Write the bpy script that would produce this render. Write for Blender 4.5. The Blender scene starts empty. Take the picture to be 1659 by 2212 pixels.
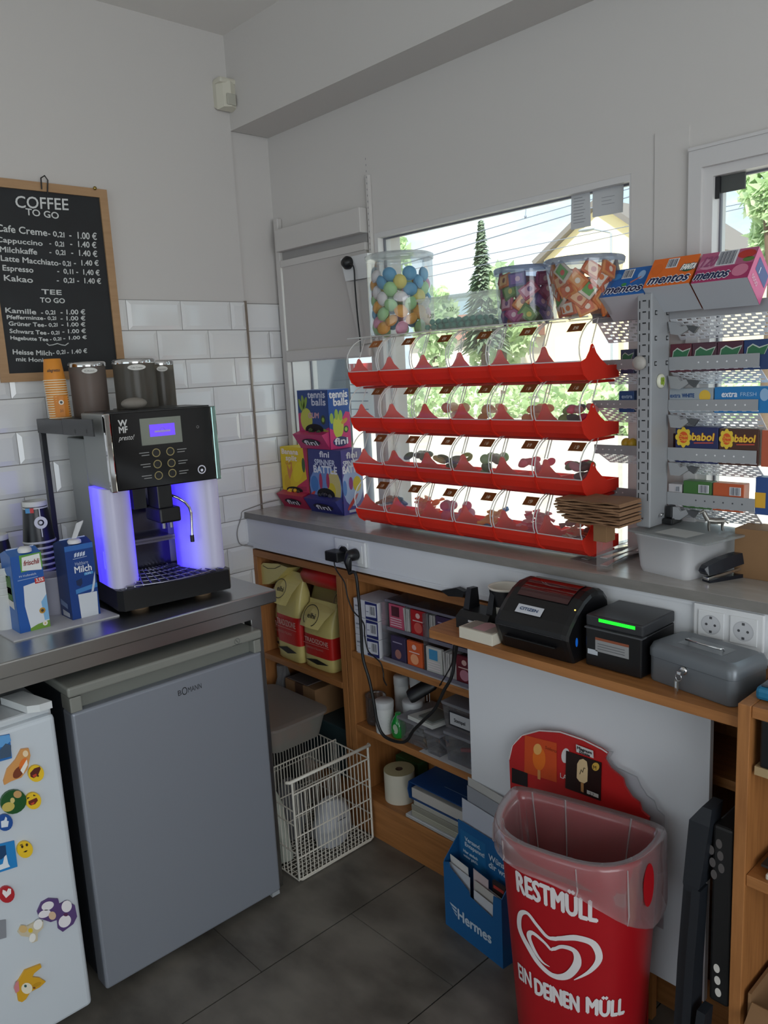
import bpy, bmesh, math, random
from mathutils import Vector, Matrix
random.seed(7)
PI = math.pi
SC = bpy.context.scene
COL = SC.collection

# ---------------------------------------------------------------- camera
FPX = 1719.7
RC = ((0.68129, 0.09679, -0.72558), (0.73028, -0.15811, 0.66460), (-0.05040, -0.98267, -0.17841))
RX, RY, RZ = [Vector((-r[0], -r[1], -r[2])) for r in ((-0.68129, -0.09679, 0.72558), (-0.73028, 0.15811, -0.66460), (0.05040, 0.98267, 0.17841))]
CAM = Vector((2.59, -1.885, 1.63))
right = Vector((RX[0], RY[0], RZ[0])); down = Vector((RX[1], RY[1], RZ[1])); fwd = Vector((RX[2], RY[2], RZ[2]))
cd = bpy.data.cameras.new('camera'); cam = bpy.data.objects.new('camera', cd); COL.objects.link(cam)
cd.lens = FPX / 2212 * 36; cd.sensor_width = 36; cd.clip_start = 0.05; cd.clip_end = 300
m = Matrix((right, -down, -fwd)).transposed().to_4x4(); m.translation = CAM
cam.matrix_world = m
SC.camera = cam

def P(px, py, ax, val):
    """world point where the sight line of photo pixel (px, py) meets the plane axis=val"""
    d = right * ((px - 829.5) / FPX) + down * ((py - 1106) / FPX) + fwd
    t = (val - CAM[ax]) / d[ax]
    return CAM + d * t
def PX(px, py, v): return P(px, py, 0, v)
def PY(px, py, v): return P(px, py, 1, v)
def PZ(px, py, v): return P(px, py, 2, v)

# ---------------------------------------------------------------- light and exposure
vs = SC.view_settings
vs.view_transform = 'Standard'; vs.look = 'None'; vs.gamma = 1.0; vs.use_curve_mapping = False; vs.exposure = 0.0
SC.cycles.max_bounces = 10; SC.cycles.transparent_max_bounces = 40; SC.cycles.diffuse_bounces = 4
SC.cycles.glossy_bounces = 4; SC.cycles.transmission_bounces = 6; SC.cycles.caustics_reflective = False; SC.cycles.caustics_refractive = False
SC.cycles.sample_clamp_indirect = 6.0; SC.cycles.use_denoising = True
W = bpy.data.worlds.new('sky'); SC.world = W; W.use_nodes = True
nt = W.node_tree; nt.nodes.clear()
def nn(t, typ, **kw):
    n = t.nodes.new(typ)
    for k, v in kw.items():
        if k.startswith('i_'): n.inputs[k[2:].replace('_', ' ')].default_value = v
        else: setattr(n, k, v)
    return n
wo = nn(nt, 'ShaderNodeOutputWorld'); bg = nn(nt, 'ShaderNodeBackground'); bg.inputs['Strength'].default_value = 1.45
tc = nn(nt, 'ShaderNodeTexCoord'); mp = nn(nt, 'ShaderNodeMapping'); mp.inputs['Scale'].default_value = (1, 1, 2.6)
no = nn(nt, 'ShaderNodeTexNoise'); no.inputs['Scale'].default_value = 3.2; no.inputs['Detail'].default_value = 7; no.inputs['Roughness'].default_value = .6
cr = nn(nt, 'ShaderNodeValToRGB'); cr.color_ramp.elements[0].position = .42; cr.color_ramp.elements[1].position = .62
cr.color_ramp.elements[0].color = (.58, .80, .95, 1); cr.color_ramp.elements[1].color = (.93, .96, 1.0, 1)
nt.links.new(tc.outputs['Generated'], mp.inputs['Vector']); nt.links.new(mp.outputs['Vector'], no.inputs['Vector'])
nt.links.new(no.outputs['Fac'], cr.inputs['Fac']); nt.links.new(cr.outputs['Color'], bg.inputs['Color']); nt.links.new(bg.outputs['Background'], wo.inputs['Surface'])
sl = bpy.data.lights.new('sun', 'SUN'); so = bpy.data.objects.new('sun', sl); COL.objects.link(so)
sl.energy = 9.0; sl.angle = math.radians(1.5); sl.color = (1, .96, .88)
so.rotation_euler = Vector((-.35, .62, -.78)).to_track_quat('-Z', 'Y').to_euler()
def area(name, loc, direction, sx, sy, energy, color=(1, 1, 1)):
    l = bpy.data.lights.new(name, 'AREA'); o = bpy.data.objects.new(name, l); COL.objects.link(o)
    l.shape = 'RECTANGLE'; l.size = sx; l.size_y = sy; l.energy = energy; l.color = color
    o.location = loc; o.rotation_euler = Vector(direction).to_track_quat('-Z', 'Y').to_euler()
    return o
area('side_fill_light', (5.15, -2.4, 1.5), (-1, 0, .06), 2.6, 2.2, 56, (.95, .98, 1.0))  # added fill light out of view, stands in for assumed shop windows
area('rear_fill_light', (2.6, -5.35, 1.5), (0, 1, .1), 3.2, 2.2, 7, (.95, .98, 1.0))  # weaker added fill from behind the camera, no such source in view

# ---------------------------------------------------------------- materials
def lin(c):
    if isinstance(c, str):
        c = c.lstrip('#'); c = tuple(int(c[i:i + 2], 16) / 255 for i in (0, 2, 4))
    return tuple(x / 12.92 if x <= .04045 else ((x + .055) / 1.055) ** 2.4 for x in c)
MC = {}
def mat(name, col, rough=.5, metal=0., emit=None, estr=0., alpha=None, noise=None, bump=None, spec=.5, transl=0., coat=0., aniso=None):
    if name in MC: return MC[name]
    M = bpy.data.materials.new(name); M.use_nodes = True; t = M.node_tree; b = t.nodes['Principled BSDF']
    c = (*lin(col), 1)
    b.inputs['Base Color'].default_value = c; b.inputs['Roughness'].default_value = rough; b.inputs['Metallic'].default_value = metal
    b.inputs['Specular IOR Level'].default_value = spec; b.inputs['Coat Weight'].default_value = coat
    if emit: b.inputs['Emission Color'].default_value = (*lin(emit), 1); b.inputs['Emission Strength'].default_value = estr
    tcn = nn(t, 'ShaderNodeTexCoord')
    if noise:      # (scale, amount, second colour, stretch)
        sc_, fac, col2, st = noise
        mpn = nn(t, 'ShaderNodeMapping'); mpn.inputs['Scale'].default_value = st
        nz = nn(t, 'ShaderNodeTexNoise'); nz.inputs['Scale'].default_value = sc_; nz.inputs['Detail'].default_value = 5
        rp = nn(t, 'ShaderNodeValToRGB'); rp.color_ramp.elements[0].position = .35; rp.color_ramp.elements[1].position = .68
        c2 = (*lin(col2), 1); rp.color_ramp.elements[0].color = c
        rp.color_ramp.elements[1].color = tuple(c[i] * (1 - fac) + c2[i] * fac for i in range(4))
        t.links.new(tcn.outputs['Object'], mpn.inputs['Vector']); t.links.new(mpn.outputs['Vector'], nz.inputs['Vector'])
        t.links.new(nz.outputs['Fac'], rp.inputs['Fac']); t.links.new(rp.outputs['Color'], b.inputs['Base Color'])
    if bump:       # (scale, strength, stretch)
        mpn = nn(t, 'ShaderNodeMapping'); mpn.inputs['Scale'].default_value = bump[2] if len(bump) > 2 else (1, 1, 1)
        nz = nn(t, 'ShaderNodeTexNoise'); nz.inputs['Scale'].default_value = bump[0]; nz.inputs['Detail'].default_value = 4
        bp = nn(t, 'ShaderNodeBump'); bp.inputs['Strength'].default_value = bump[1]; bp.inputs['Distance'].default_value = .01
        t.links.new(tcn.outputs['Object'], mpn.inputs['Vector']); t.links.new(mpn.outputs['Vector'], nz.inputs['Vector'])
        t.links.new(nz.outputs['Fac'], bp.inputs['Height']); t.links.new(bp.outputs['Normal'], b.inputs['Normal'])
    if transl:
        tr = nn(t, 'ShaderNodeBsdfTranslucent'); tr.inputs['Color'].default_value = c
        mx = nn(t, 'ShaderNodeMixShader'); mx.inputs['Fac'].default_value = transl
        t.links.new(b.outputs['BSDF'], mx.inputs[1]); t.links.new(tr.outputs['BSDF'], mx.inputs[2]); t.links.new(mx.outputs['Shader'], t.nodes['Material Output'].inputs['Surface'])
    MC[name] = M
    return M
def clear(name, tint=(1, 1, 1), gloss=.12, milky=0., milk=(1, 1, 1), rough=.05):
    """thin clear plastic or glass: see-through, with a mirror sheen that grows towards grazing view and an optional milky share"""
    if name in MC: return MC[name]
    M = bpy.data.materials.new(name); M.use_nodes = True; t = M.node_tree; t.nodes.remove(t.nodes['Principled BSDF'])
    tr = nn(t, 'ShaderNodeBsdfTransparent'); tr.inputs['Color'].default_value = (*tint, 1)
    gl = nn(t, 'ShaderNodeBsdfGlossy'); gl.inputs['Roughness'].default_value = rough
    lw = nn(t, 'ShaderNodeLayerWeight'); lw.inputs['Blend'].default_value = .3
    mul = nn(t, 'ShaderNodeMath', operation='MULTIPLY_ADD'); mul.inputs[1].default_value = gloss * 2; mul.inputs[2].default_value = gloss * .3
    mx = nn(t, 'ShaderNodeMixShader')
    t.links.new(lw.outputs['Fresnel'], mul.inputs[0]); t.links.new(mul.outputs[0], mx.inputs['Fac'])
    t.links.new(tr.outputs[0], mx.inputs[1]); t.links.new(gl.outputs[0], mx.inputs[2]); last = mx
    if milky:
        df = nn(t, 'ShaderNodeBsdfDiffuse'); df.inputs['Color'].default_value = (*milk, 1)
        tl = nn(t, 'ShaderNodeBsdfTranslucent'); tl.inputs['Color'].default_value = (*milk, 1)
        m1 = nn(t, 'ShaderNodeMixShader'); m1.inputs['Fac'].default_value = .5
        t.links.new(df.outputs[0], m1.inputs[1]); t.links.new(tl.outputs[0], m1.inputs[2])
        m2 = nn(t, 'ShaderNodeMixShader'); m2.inputs['Fac'].default_value = milky
        t.links.new(mx.outputs[0], m2.inputs[1]); t.links.new(m1.outputs[0], m2.inputs[2]); last = m2
    t.links.new(last.outputs[0], t.nodes['Material Output'].inputs['Surface'])
    MC[name] = M
    return M
def C(hexcol, rough=.5, **k):            # plain plastic / print colour
    return mat('paint_%s_%d%s' % (hexcol.lstrip('#'), int(rough * 100), ''.join(str(v) for v in k.values())[:8]), hexcol, rough, **k)

# ---------------------------------------------------------------- mesh building
MW = {}
def inv_of(parent):
    return MW[parent.name].inverted() if parent is not None and parent.name in MW else Matrix.Identity(4)
FONTS = {}
def glyphs(s):
    """flat triangles of a string: (verts 2d, faces, width, cap height)"""
    if s in FONTS: return FONTS[s]
    cu = bpy.data.curves.new('t', 'FONT'); cu.body = s; cu.size = 1; cu.resolution_u = 3
    o = bpy.data.objects.new('t', cu); me = o.to_mesh()
    v = [(p.co.x, p.co.y) for p in me.vertices]; f = [tuple(p.vertices) for p in me.polygons]
    o.to_mesh_clear(); bpy.data.objects.remove(o); bpy.data.curves.remove(cu)
    FONTS[s] = (v, f)
    return FONTS[s]
class MB:
    def __init__(s): s.v = []; s.f = []; s.mi = []; s.sm = []; s.mats = []; s.M = Matrix.Identity(4)
    def _m(s, m):
        if m not in s.mats: s.mats.append(m)
        return s.mats.index(m)
    def add(s, verts, faces, m, smooth=False):
        b = len(s.v); s.v += [tuple(s.M @ Vector(p)) for p in verts]; k = s._m(m)
        for f in faces: s.f.append([i + b for i in f]); s.mi.append(k); s.sm.append(smooth)
        return s
    def quad(s, a, b, c, d, m): return s.add([a, b, c, d], [(0, 1, 2, 3)], m)
    def poly(s, pts, m): return s.add(pts, [tuple(range(len(pts)))], m)
    def bm(s, bmx, m, smooth=False):
        bmx.verts.ensure_lookup_table(); bmx.verts.index_update()
        s.add([v.co[:] for v in bmx.verts], [[v.index for v in f.verts] for f in bmx.faces], m, smooth); bmx.free(); return s
    def box(s, lo, hi, m, bev=0., seg=2, rot=None):
        lo = Vector(lo); hi = Vector(hi); b = bmesh.new(); bmesh.ops.create_cube(b, size=1)
        d = hi - lo; c = (hi + lo) / 2
        for v in b.verts: v.co = Vector((v.co.x * d.x, v.co.y * d.y, v.co.z * d.z))
        if bev: bmesh.ops.bevel(b, geom=b.edges[:] , offset=bev, segments=seg, affect='EDGES', profile=.5)
        R = rot.to_4x4() if rot is not None else Matrix.Identity(4)
        for v in b.verts: v.co = R @ v.co + c
        return s.bm(b, m, False)
    def prism(s, pts, ext, m, caps=True, smooth=False, mcap=None):
        """pts: closed 3d outline, ext: extrusion vector"""
        n = len(pts); e = Vector(ext); A = [Vector(p) for p in pts]
        s.add([p[:] for p in A] + [(p + e)[:] for p in A], [(i, (i + 1) % n, n + (i + 1) % n, n + i) for i in range(n)], m, smooth)
        if caps: s.add([p[:] for p in A], [tuple(range(n))[::-1]], mcap or m); s.add([(p + e)[:] for p in A], [tuple(range(n))], mcap or m)
        return s
    def lathe(s, prof, c, m, n=28, axis=(0, 0, 1), smooth=True, cap0=True, cap1=True, sx=1., sy=1., ang=None):
        """prof: (radius, height) along axis from c"""
        q = Vector((0, 0, 1)).rotation_difference(Vector(axis).normalized()).to_matrix(); c = Vector(c)
        V = []; F = []; full = ang is None; a0, a1 = ang or (0, 2 * PI); k = n if full else n + 1
        for r, h in prof:
            for i in range(k):
                a = a0 + (a1 - a0) * i / n
                V.append((c + q @ Vector((r * math.cos(a) * sx, r * math.sin(a) * sy, h)))[:])
        for j in range(len(prof) - 1):
            for i in range(n):
                i2 = (i + 1) % k
                F.append((j * k + i, j * k + i2, (j + 1) * k + i2, (j + 1) * k + i))
        s.add(V, F, m, smooth)
        if full and cap0 and prof[0][0] > 1e-6: s.add(V[:k], [tuple(range(k))[::-1]], m)
        if full and cap1 and prof[-1][0] > 1e-6: s.add(V[-k:], [tuple(range(k))], m)
        return s
    def tube(s, pts, r, m, n=8, closed=False, smooth=True):
        A = [Vector(p) for p in pts]; N = len(A); V = []; F = []; prev = None
        rr = r if isinstance(r, (list, tuple)) else [r] * N
        for i, p in enumerate(A):
            if closed: t = (A[(i + 1) % N] - A[i - 1]).normalized()
            else: t = (A[min(i + 1, N - 1)] - A[max(i - 1, 0)]).normalized()
            if prev is None: u = t.orthogonal().normalized()
            else: u = (prev - t * prev.dot(t)); u = u.normalized() if u.length > 1e-6 else t.orthogonal().normalized()
            prev = u; w = t.cross(u)
            for k in range(n):
                a = 2 * PI * k / n; V.append((p + (u * math.cos(a) + w * math.sin(a)) * rr[i])[:])
        for i in range(N if closed else N - 1):
            j = (i + 1) % N
            for k in range(n): F.append((i * n + k, i * n + (k + 1) % n, j * n + (k + 1) % n, j * n + k))
        s.add(V, F, m, smooth)
        if not closed: s.add(V[:n], [tuple(range(n))[::-1]], m); s.add(V[-n:], [tuple(range(n))], m)
        return s
    def ell(s, c, r, m, n=16, k=10, R=None):
        V = []; F = []; c = Vector(c)
        for j in range(k + 1):
            for i in range(n):
                a = 2 * PI * i / n; b = PI * j / k
                p = Vector((r[0] * math.sin(b) * math.cos(a), r[1] * math.sin(b) * math.sin(a), r[2] * math.cos(b)))
                V.append((c + (R @ p if R is not None else p))[:])
        for j in range(k):
            for i in range(n): F.append((j * n + i, (j + 1) * n + i, (j + 1) * n + (i + 1) % n, j * n + (i + 1) % n))
        return s.add(V, F, m, True)
    def loft(s, rings, m, closed=True, cap=True, smooth=True):
        n = len(rings[0]); V = [tuple(p) for r in rings for p in r]; F = []
        for j in range(len(rings) - 1):
            for i in range(n if closed else n - 1):
                i2 = (i + 1) % n; F.append((j * n + i, j * n + i2, (j + 1) * n + i2, (j + 1) * n + i))
        s.add(V, F, m, smooth)
        if cap and closed: s.add(V[:n], [tuple(range(n))[::-1]], m); s.add(V[-n:], [tuple(range(n))], m)
        return s
    def disk(s, c, r, u, v, m, n=20, r2=None):
        c = Vector(c); u = Vector(u); v = Vector(v)
        out = [(c + u * (r * math.cos(2 * PI * i / n)) + v * ((r2 or r) * math.sin(2 * PI * i / n)))[:] for i in range(n)]
        return s.poly(out, m)
    def ring(s, c, r0, r1, u, v, m, n=28):
        c = Vector(c); u = Vector(u); v = Vector(v); V = []
        for r in (r0, r1): V += [(c + (u * math.cos(2 * PI * i / n) + v * math.sin(2 * PI * i / n)) * r)[:] for i in range(n)]
        return s.add(V, [(i, (i + 1) % n, n + (i + 1) % n, n + i) for i in range(n)], m)
    def text(s, txt, o, u, v, m, h=None, w=None, align='l', shear=0., bold=0., lift=0.0006):
        """print txt on a surface: o lower left (or centre/right by align), u to the right, v up, cap height h and width w"""
        V, F = glyphs(txt)
        if not V: return s
        u = Vector(u).normalized(); v = Vector(v).normalized(); nrm = u.cross(v).normalized()
        x0 = min(p[0] for p in V); x1 = max(p[0] for p in V); cap = .73
        if h is None: sx = sy = w / (x1 - x0)
        else: sy = h / cap; sx = w / (x1 - x0) if w else sy
        W_ = (x1 - x0) * sx; off = {'l': 0, 'c': -W_ / 2, 'r': -W_}[align]
        o = Vector(o)
        offs = [(0, 0)] if not bold else [(-bold, 0), (bold, 0), (0, bold), (0, -bold)]
        for k, (bx, by) in enumerate(offs):
            s.add([(o + u * ((p[0] - x0) * sx + off + p[1] * sy * shear + bx) + v * (p[1] * sy + by) + nrm * (lift + k * .00005))[:] for p in V], F, m)
        return s
    def build(s, name, parent=None, world=True, smooth_all=False):
        """link as ONE mesh object; vertices were given in world coordinates unless world=False (then in the parent's)"""
        me = bpy.data.meshes.new(name); I = inv_of(parent) if world else Matrix.Identity(4)
        me.from_pydata([tuple(I @ Vector(p)) for p in s.v], [], s.f)
        for mm in s.mats: me.materials.append(mm)
        for i, p in enumerate(me.polygons): p.material_index = s.mi[i]; p.use_smooth = s.sm[i] or smooth_all
        me.update()
        o = bpy.data.objects.new(name, me); COL.objects.link(o)
        if parent is not None:
            o.parent = parent; MW[o.name] = MW.get(parent.name, Matrix.Identity(4)).copy()
        return o
def tag(o, label, cat, group=None, kind=None):
    o['label'] = label; o['category'] = cat
    if group: o['group'] = group
    if kind: o['kind'] = kind
    return o
def thing(name, label, cat, loc=(0, 0, 0), rotz=0., group=None):
    o = bpy.data.objects.new(name, None); COL.objects.link(o); o.empty_display_size = .05
    o.location = loc; o.rotation_euler = (0, 0, rotz)
    MW[o.name] = Matrix.Translation(Vector(loc)) @ Matrix.Rotation(rotz, 4, 'Z')
    return tag(o, label, cat, group)
def struct(mb, name, parent=None):
    o = mb.build(name, parent); o['kind'] = 'structure'; return o
def solo(mb, name, label, cat, group=None, loc=None):
    """a one-mesh thing whose origin sits at its base"""
    vs_ = mb.v
    if loc is None: loc = (sum(p[0] for p in vs_) / len(vs_), sum(p[1] for p in vs_) / len(vs_), min(p[2] for p in vs_))
    o = mb.build(name); me = o.data; me.transform(Matrix.Translation(-Vector(loc))); o.location = loc
    return tag(o, label, cat, group)
def dup(root, loc, label=None, group=None, rot=None):
    r = root.copy(); COL.objects.link(r); r.location = loc
    if rot is not None: r.rotation_euler = rot
    if label: r['label'] = label
    if group: r['group'] = group
    for ch in list(root.children):
        c = ch.copy(); COL.objects.link(c); c.parent = r
        for g in list(ch.children):
            d = g.copy(); COL.objects.link(d); d.parent = c
    return r
V3 = Vector
def arc(c, r, a0, a1, n, u, v):
    c = V3(c); u = V3(u); v = V3(v)
    return [c + u * (r * math.cos(a0 + (a1 - a0) * i / n)) + v * (r * math.sin(a0 + (a1 - a0) * i / n)) for i in range(n + 1)]
UX, UY, UZ = V3((1, 0, 0)), V3((0, 1, 0)), V3((0, 0, 1))

WHITE = mat('wall_paint', '#cbc7c3', .75, bump=(60, .03))
FASC = mat('white_laminate', '#d8dadd', .35)
WOOD = mat('oiled_wood', '#a9713f', .5, noise=(6, .55, '#7d4d26', (1, 14, 14)), bump=(20, .05, (1, 12, 12)))
WOODV = mat('oiled_wood_upright', '#a9713f', .5, noise=(6, .55, '#7d4d26', (14, 14, 1)), bump=(20, .05, (12, 12, 1)))
STEEL = mat('brushed_steel', '#b4b4b2', .28, 1., bump=(30, .02, (60, 1, 60)))
CHROME = mat('chrome', '#d8d8d8', .1, 1.)
BLACK = mat('black_plastic', '#101113', .4)
BLACKG = mat('black_gloss', '#08080a', .08)
GREYM = mat('grey_lacquered_metal', '#9a9c98', .4)
# ================================================================ setting
CEIL = 2.81
tile = mat('floor_tile', '#77726a', .42, noise=(4.5, .95, '#4c4842', (1, 1.6, 1)), bump=(9, .04))
joint = mat('floor_joint', '#141312', .8)
fl = MB(); fl.box((-.3, -6, -.05), (5.4, .3, -.003), joint)
for i in range(-3, 12):
    x0 = .8805 + i * .4185
    off = -.541 if i % 2 == 0 else -.868
    for k in range(-2, 8):
        y0 = off - k * .84
        a = (max(x0 + .002, -.25), max(y0 - .838, -5.9), -.003); b = (min(x0 + .4160, 5.3), min(y0, .1), 0)
        if b[0] - a[0] > .01 and b[1] - a[1] > .01: fl.box(a, b, tile)
struct(fl, 'floor')

# left wall with bevelled tile dado
wl = MB(); wl.box((-.2, -6, 0), (0, -.165, CEIL), WHITE); wl.box((-.2, -.165, 0), (-.008, .1, CEIL), WHITE)
wall_left = struct(wl, 'wall_left')
TILE = mat('glazed_tile', '#e3e3e2', .12, coat=.3); GROUT = mat('tile_grout', '#8d8a86', .8)
def bev_tile(mb, x, y0, y1, z0, z1, d=.007, e=.014):
    o = [(x, y0, z0), (x, y1, z0), (x, y1, z1), (x, y0, z1)]; xb = x + d * .45
    p = [(xb, y0, z0), (xb, y1, z0), (xb, y1, z1), (xb, y0, z1)]
    e = min(e, (y1 - y0) * .3); i = [(x + d, y0 + e, z0 + e), (x + d, y1 - e, z0 + e), (x + d, y1 - e, z1 - e), (x + d, y0 + e, z1 - e)]
    F = []
    for k in range(4): k2 = (k + 1) % 4; F += [(k, k2, 4 + k2, 4 + k), (4 + k, 4 + k2, 8 + k2, 8 + k)]
    mb.add(o + p + i, F + [(8, 9, 10, 11)], TILE)
td = MB(); td.box((0, -3.2, .2), (.0035, -.165, 1.897), GROUT)
yv = PX(390, 680, 0).y
for r in range(17):
    z1 = 1.895 - r * .1015; z0 = z1 - .0985; sh = 0 if r % 2 == 0 else .10125
    k = 0; y = yv + sh + .2025 * 3
    while y > -3.2:
        a = max(y - .2005, -3.2); b = min(y, -.168)
        if b - a > .012: bev_tile(td, .001, a, b, z0, z1)
        y -= .2025
struct(td, 'tile_panel', wall_left)
ts = MB(); ts.box((-.008, -.163, .2), (-.0045, 0, 1.893), GROUT)
for r in range(17):
    z1 = 1.89 - r * .1015; z0 = z1 - .0985
    sp = [(-.161, -.002)] if r % 2 == 0 else [(-.161, -.062), (-.059, -.002)]
    for a, b in sp: bev_tile(ts, -.007, a, b, z0, z1, e=.012)
struct(ts, 'tile_strip', wall_left)
tr = MB(); tr.box((-.004, -.168, 1.0), (.0105, -.1615, 1.9), mat('tile_edge_profile', '#9a8d80', .35, .6))
struct(tr, 'trim_1')

# window wall: holes for window_1 (left bay), window_2 (big pane) and window_3 (right)
WT = 2.07
B0, B1 = (.03, .515), (1.135, 2.135)       # left bay x, z
ww = MB(); TH = .12
def wall_rect(x0, x1, z0, z1, m=WHITE): ww.box((x0, 0, z0), (x1, TH, z1), m)
BX = [(.03, .515, 1.10, 2.15), (.553, 1.498, 1.10, WT), (1.683, 2.75, 1.10, 2.045), ]
wall_rect(-.2, .03, 0, CEIL); wall_rect(.515, .553, 0, CEIL); wall_rect(1.498, 1.683, 0, CEIL); wall_rect(2.75, 5.4, 0, CEIL)
for x0, x1, z0, z1 in BX: wall_rect(x0, x1, 0, z0); wall_rect(x0, x1, z1, CEIL)
wall_win = struct(ww, 'wall_window')
bm_ = MB(); bm_.box((0, -.165, 2.495), (5.4, 0, CEIL), WHITE)
struct(bm_, 'trim_2')
# unseen other walls, with openings made to hold the two added fill lights
wr = MB()
wr.box((5.2, -6, 0), (5.4, .12, .38), WHITE); wr.box((5.2, -6, 2.65), (5.4, .12, CEIL), WHITE); wr.box((5.2, -1.05, .38), (5.4, .12, 2.65), WHITE); wr.box((5.2, -6, .38), (5.4, -3.75, 2.65), WHITE)
struct(wr, 'wall_right')
wb = MB()
wb.box((-.2, -5.6, 0), (5.4, -5.4, .38), WHITE); wb.box((-.2, -5.6, 2.65), (5.4, -5.4, CEIL), WHITE); wb.box((-.2, -5.6, .38), (.95, -5.4, 2.65), WHITE); wb.box((4.25, -5.6, .38), (5.4, -5.4, 2.65), WHITE)
struct(wb, 'wall_back')
ce = MB(); ce.box((-.4, -6, CEIL), (5.6, .5, CEIL + .25), mat('ceiling_paint', '#e4e1dd', .8))
struct(ce, 'ceiling')

# windows
PANE = clear('window_glass', (.97, .99, .98), .06)
FR = mat('window_frame_white', '#cfcdcc', .4); FRD = mat('window_gasket', '#6d6e76', .5)
def window(n, x0, x1, z0, z1, fw, yd, mull=None):
    w = MB()
    xa, xb = x0 + fw, x1 - fw * .35
    for a, b in (((x0, .001, z0), (xa, yd + .03, z1)), ((xb, .001, z0), (x1, yd + .03, z1)), ((xa, .001, z1 - fw), (xb, yd + .03, z1)), ((xa, .001, z0), (xb, yd + .03, z0 + fw))): w.box(a, b, FR)
    if mull: 
        for mx in mull: w.box((mx, yd + .01, z0 + fw), (mx + .05, yd + .05, z1 - fw), FR)
    g = .0045
    w.box((x0 + fw, yd - .004, z1 - fw - g), (x1 - fw * .35, yd + .004, z1 - fw), FRD)
    w.box((x0 + fw, yd - .004, z0 + fw), (x0 + fw + g, yd + .004, z1 - fw - g), FRD)
    o = struct(w, 'window_%d' % n)
    p = MB(); p.box((x0 + fw, yd, z0 + fw), (x1 - fw * .35, yd + .004, z1 - fw), PANE); struct(p, 'pane', o)
    return o
window(2, .553, 1.498, 1.10, WT, .016, .03)
window(3, 1.683, 2.75, 1.10, 2.045, .022, .04)
window(1, .03, .515, 1.10, 2.15, .02, .09)

# casing boards on the window wall
cas = MB()
CW = mat('casing_white', '#cccac9', .5)
cas.box((1.562, -.003, 1.10), (1.648, 0, PY(1408, 292, 0).z), WHITE)
struct(cas, 'trim_3')
cas = MB()
for a, b in (((1.652, -.012, 1.10), (1.683, 0, 2.045)), ((1.652, -.012, 2.045), (2.8, 0, 2.085)), ((1.652, -.016, 2.085), (2.8, 0, 2.092))): cas.box(a, b, CW)
struct(cas, 'trim_4')

# ---------------------------------------------------------------- outside
GND = mat('street_concrete', '#c9c3b8', .9, noise=(2, .5, '#aaa498', (1, 1, 1)))
g = MB(); g.box((-60, .2, -.15), (30, 60, -.1), GND); struct(g, 'ground')
LEAF = [mat('leaf_%d' % i, c, .6, transl=.6) for i, c in enumerate(('#c2d8ac', '#d2e3bd', '#b2cb9c', '#dbe8ca'))]
BARK = mat('bark', '#5a4a3a', .8)
def leaf_cloud(mb, c, r, n, s, rnd, mats=LEAF, flat=1.):
    for k in range(n):
        while True:
            d = V3((rnd.uniform(-1, 1), rnd.uniform(-1, 1), rnd.uniform(-1, 1)))
            if .15 < d.length < 1: break
        d = d.normalized() * (d.length ** .4)
        p = V3(c) + V3((d.x * r[0], d.y * r[1], d.z * r[2]))
        a = V3((rnd.uniform(-1, 1), rnd.uniform(-1, 1), rnd.uniform(-1, 1))).normalized(); b = a.orthogonal().normalized()
        q = s * rnd.uniform(.6, 1.3)
        mb.add([p - a * q, p + b * q * .45, p + a * q, p - b * q * .45], [(0, 1, 2, 3)], mats[rnd.randrange(len(mats))])
def tree(px, py_top, py_mid, Y, wpx, label, n=700, s=.16, seed=1, trunk=True):
    rnd = random.Random(seed); top = PY(px, py_top, Y); mid = PY(px, py_mid, Y); rx = abs(PY(px + wpx, py_mid, Y).x - mid.x)
    rz = top.z - mid.z; t = thing('broadleaf_tree', label, 'tree', (mid.x, Y, -.1), group=None)
    f = MB(); 
    for k in range(7):
        c = mid + V3((rnd.uniform(-.55, .55) * rx, rnd.uniform(-.5, .5) * rx, rnd.uniform(-.55, .5) * rz))
        leaf_cloud(f, c, (rx * .55, rx * .5, rz * .5), n // 7, s, rnd)
    f.build('foliage', t)
    b = MB(); b.tube([(mid.x, Y, -.1), (mid.x + .05, Y, mid.z * .6), (mid.x, Y, mid.z + rz * .3)], [.16, .12, .04], BARK)
    for k in range(5):
        a = rnd.uniform(0, 6.28); b.tube([(mid.x, Y, mid.z * .7), (mid.x + math.cos(a) * rx * .6, Y + math.sin(a) * rx * .6, mid.z + rz * rnd.uniform(-.2, .5))], [.07, .02], BARK, 6)
    b.build('trunk', t)
tree(840, 480, 560, 16, 38, 'leafy green tree top at the upper left corner of the big window', 900, .16, 3)
tree(1672, 330, 450, 11, 66, 'tall pale green tree outside the right-hand window', 1700, .15, 5)
tree(1085, 560, 690, 26, 55, 'bushy tree with a yellowish crown beside the cream house', 900, .3, 8)
tree(935, 575, 700, 24, 40, 'loose green tree behind the jar of coloured wafers', 700, .26, 9)
tree(1345, 815, 880, 14, 40, 'small bush outside behind the grey display post', 600, .12, 11)
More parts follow.
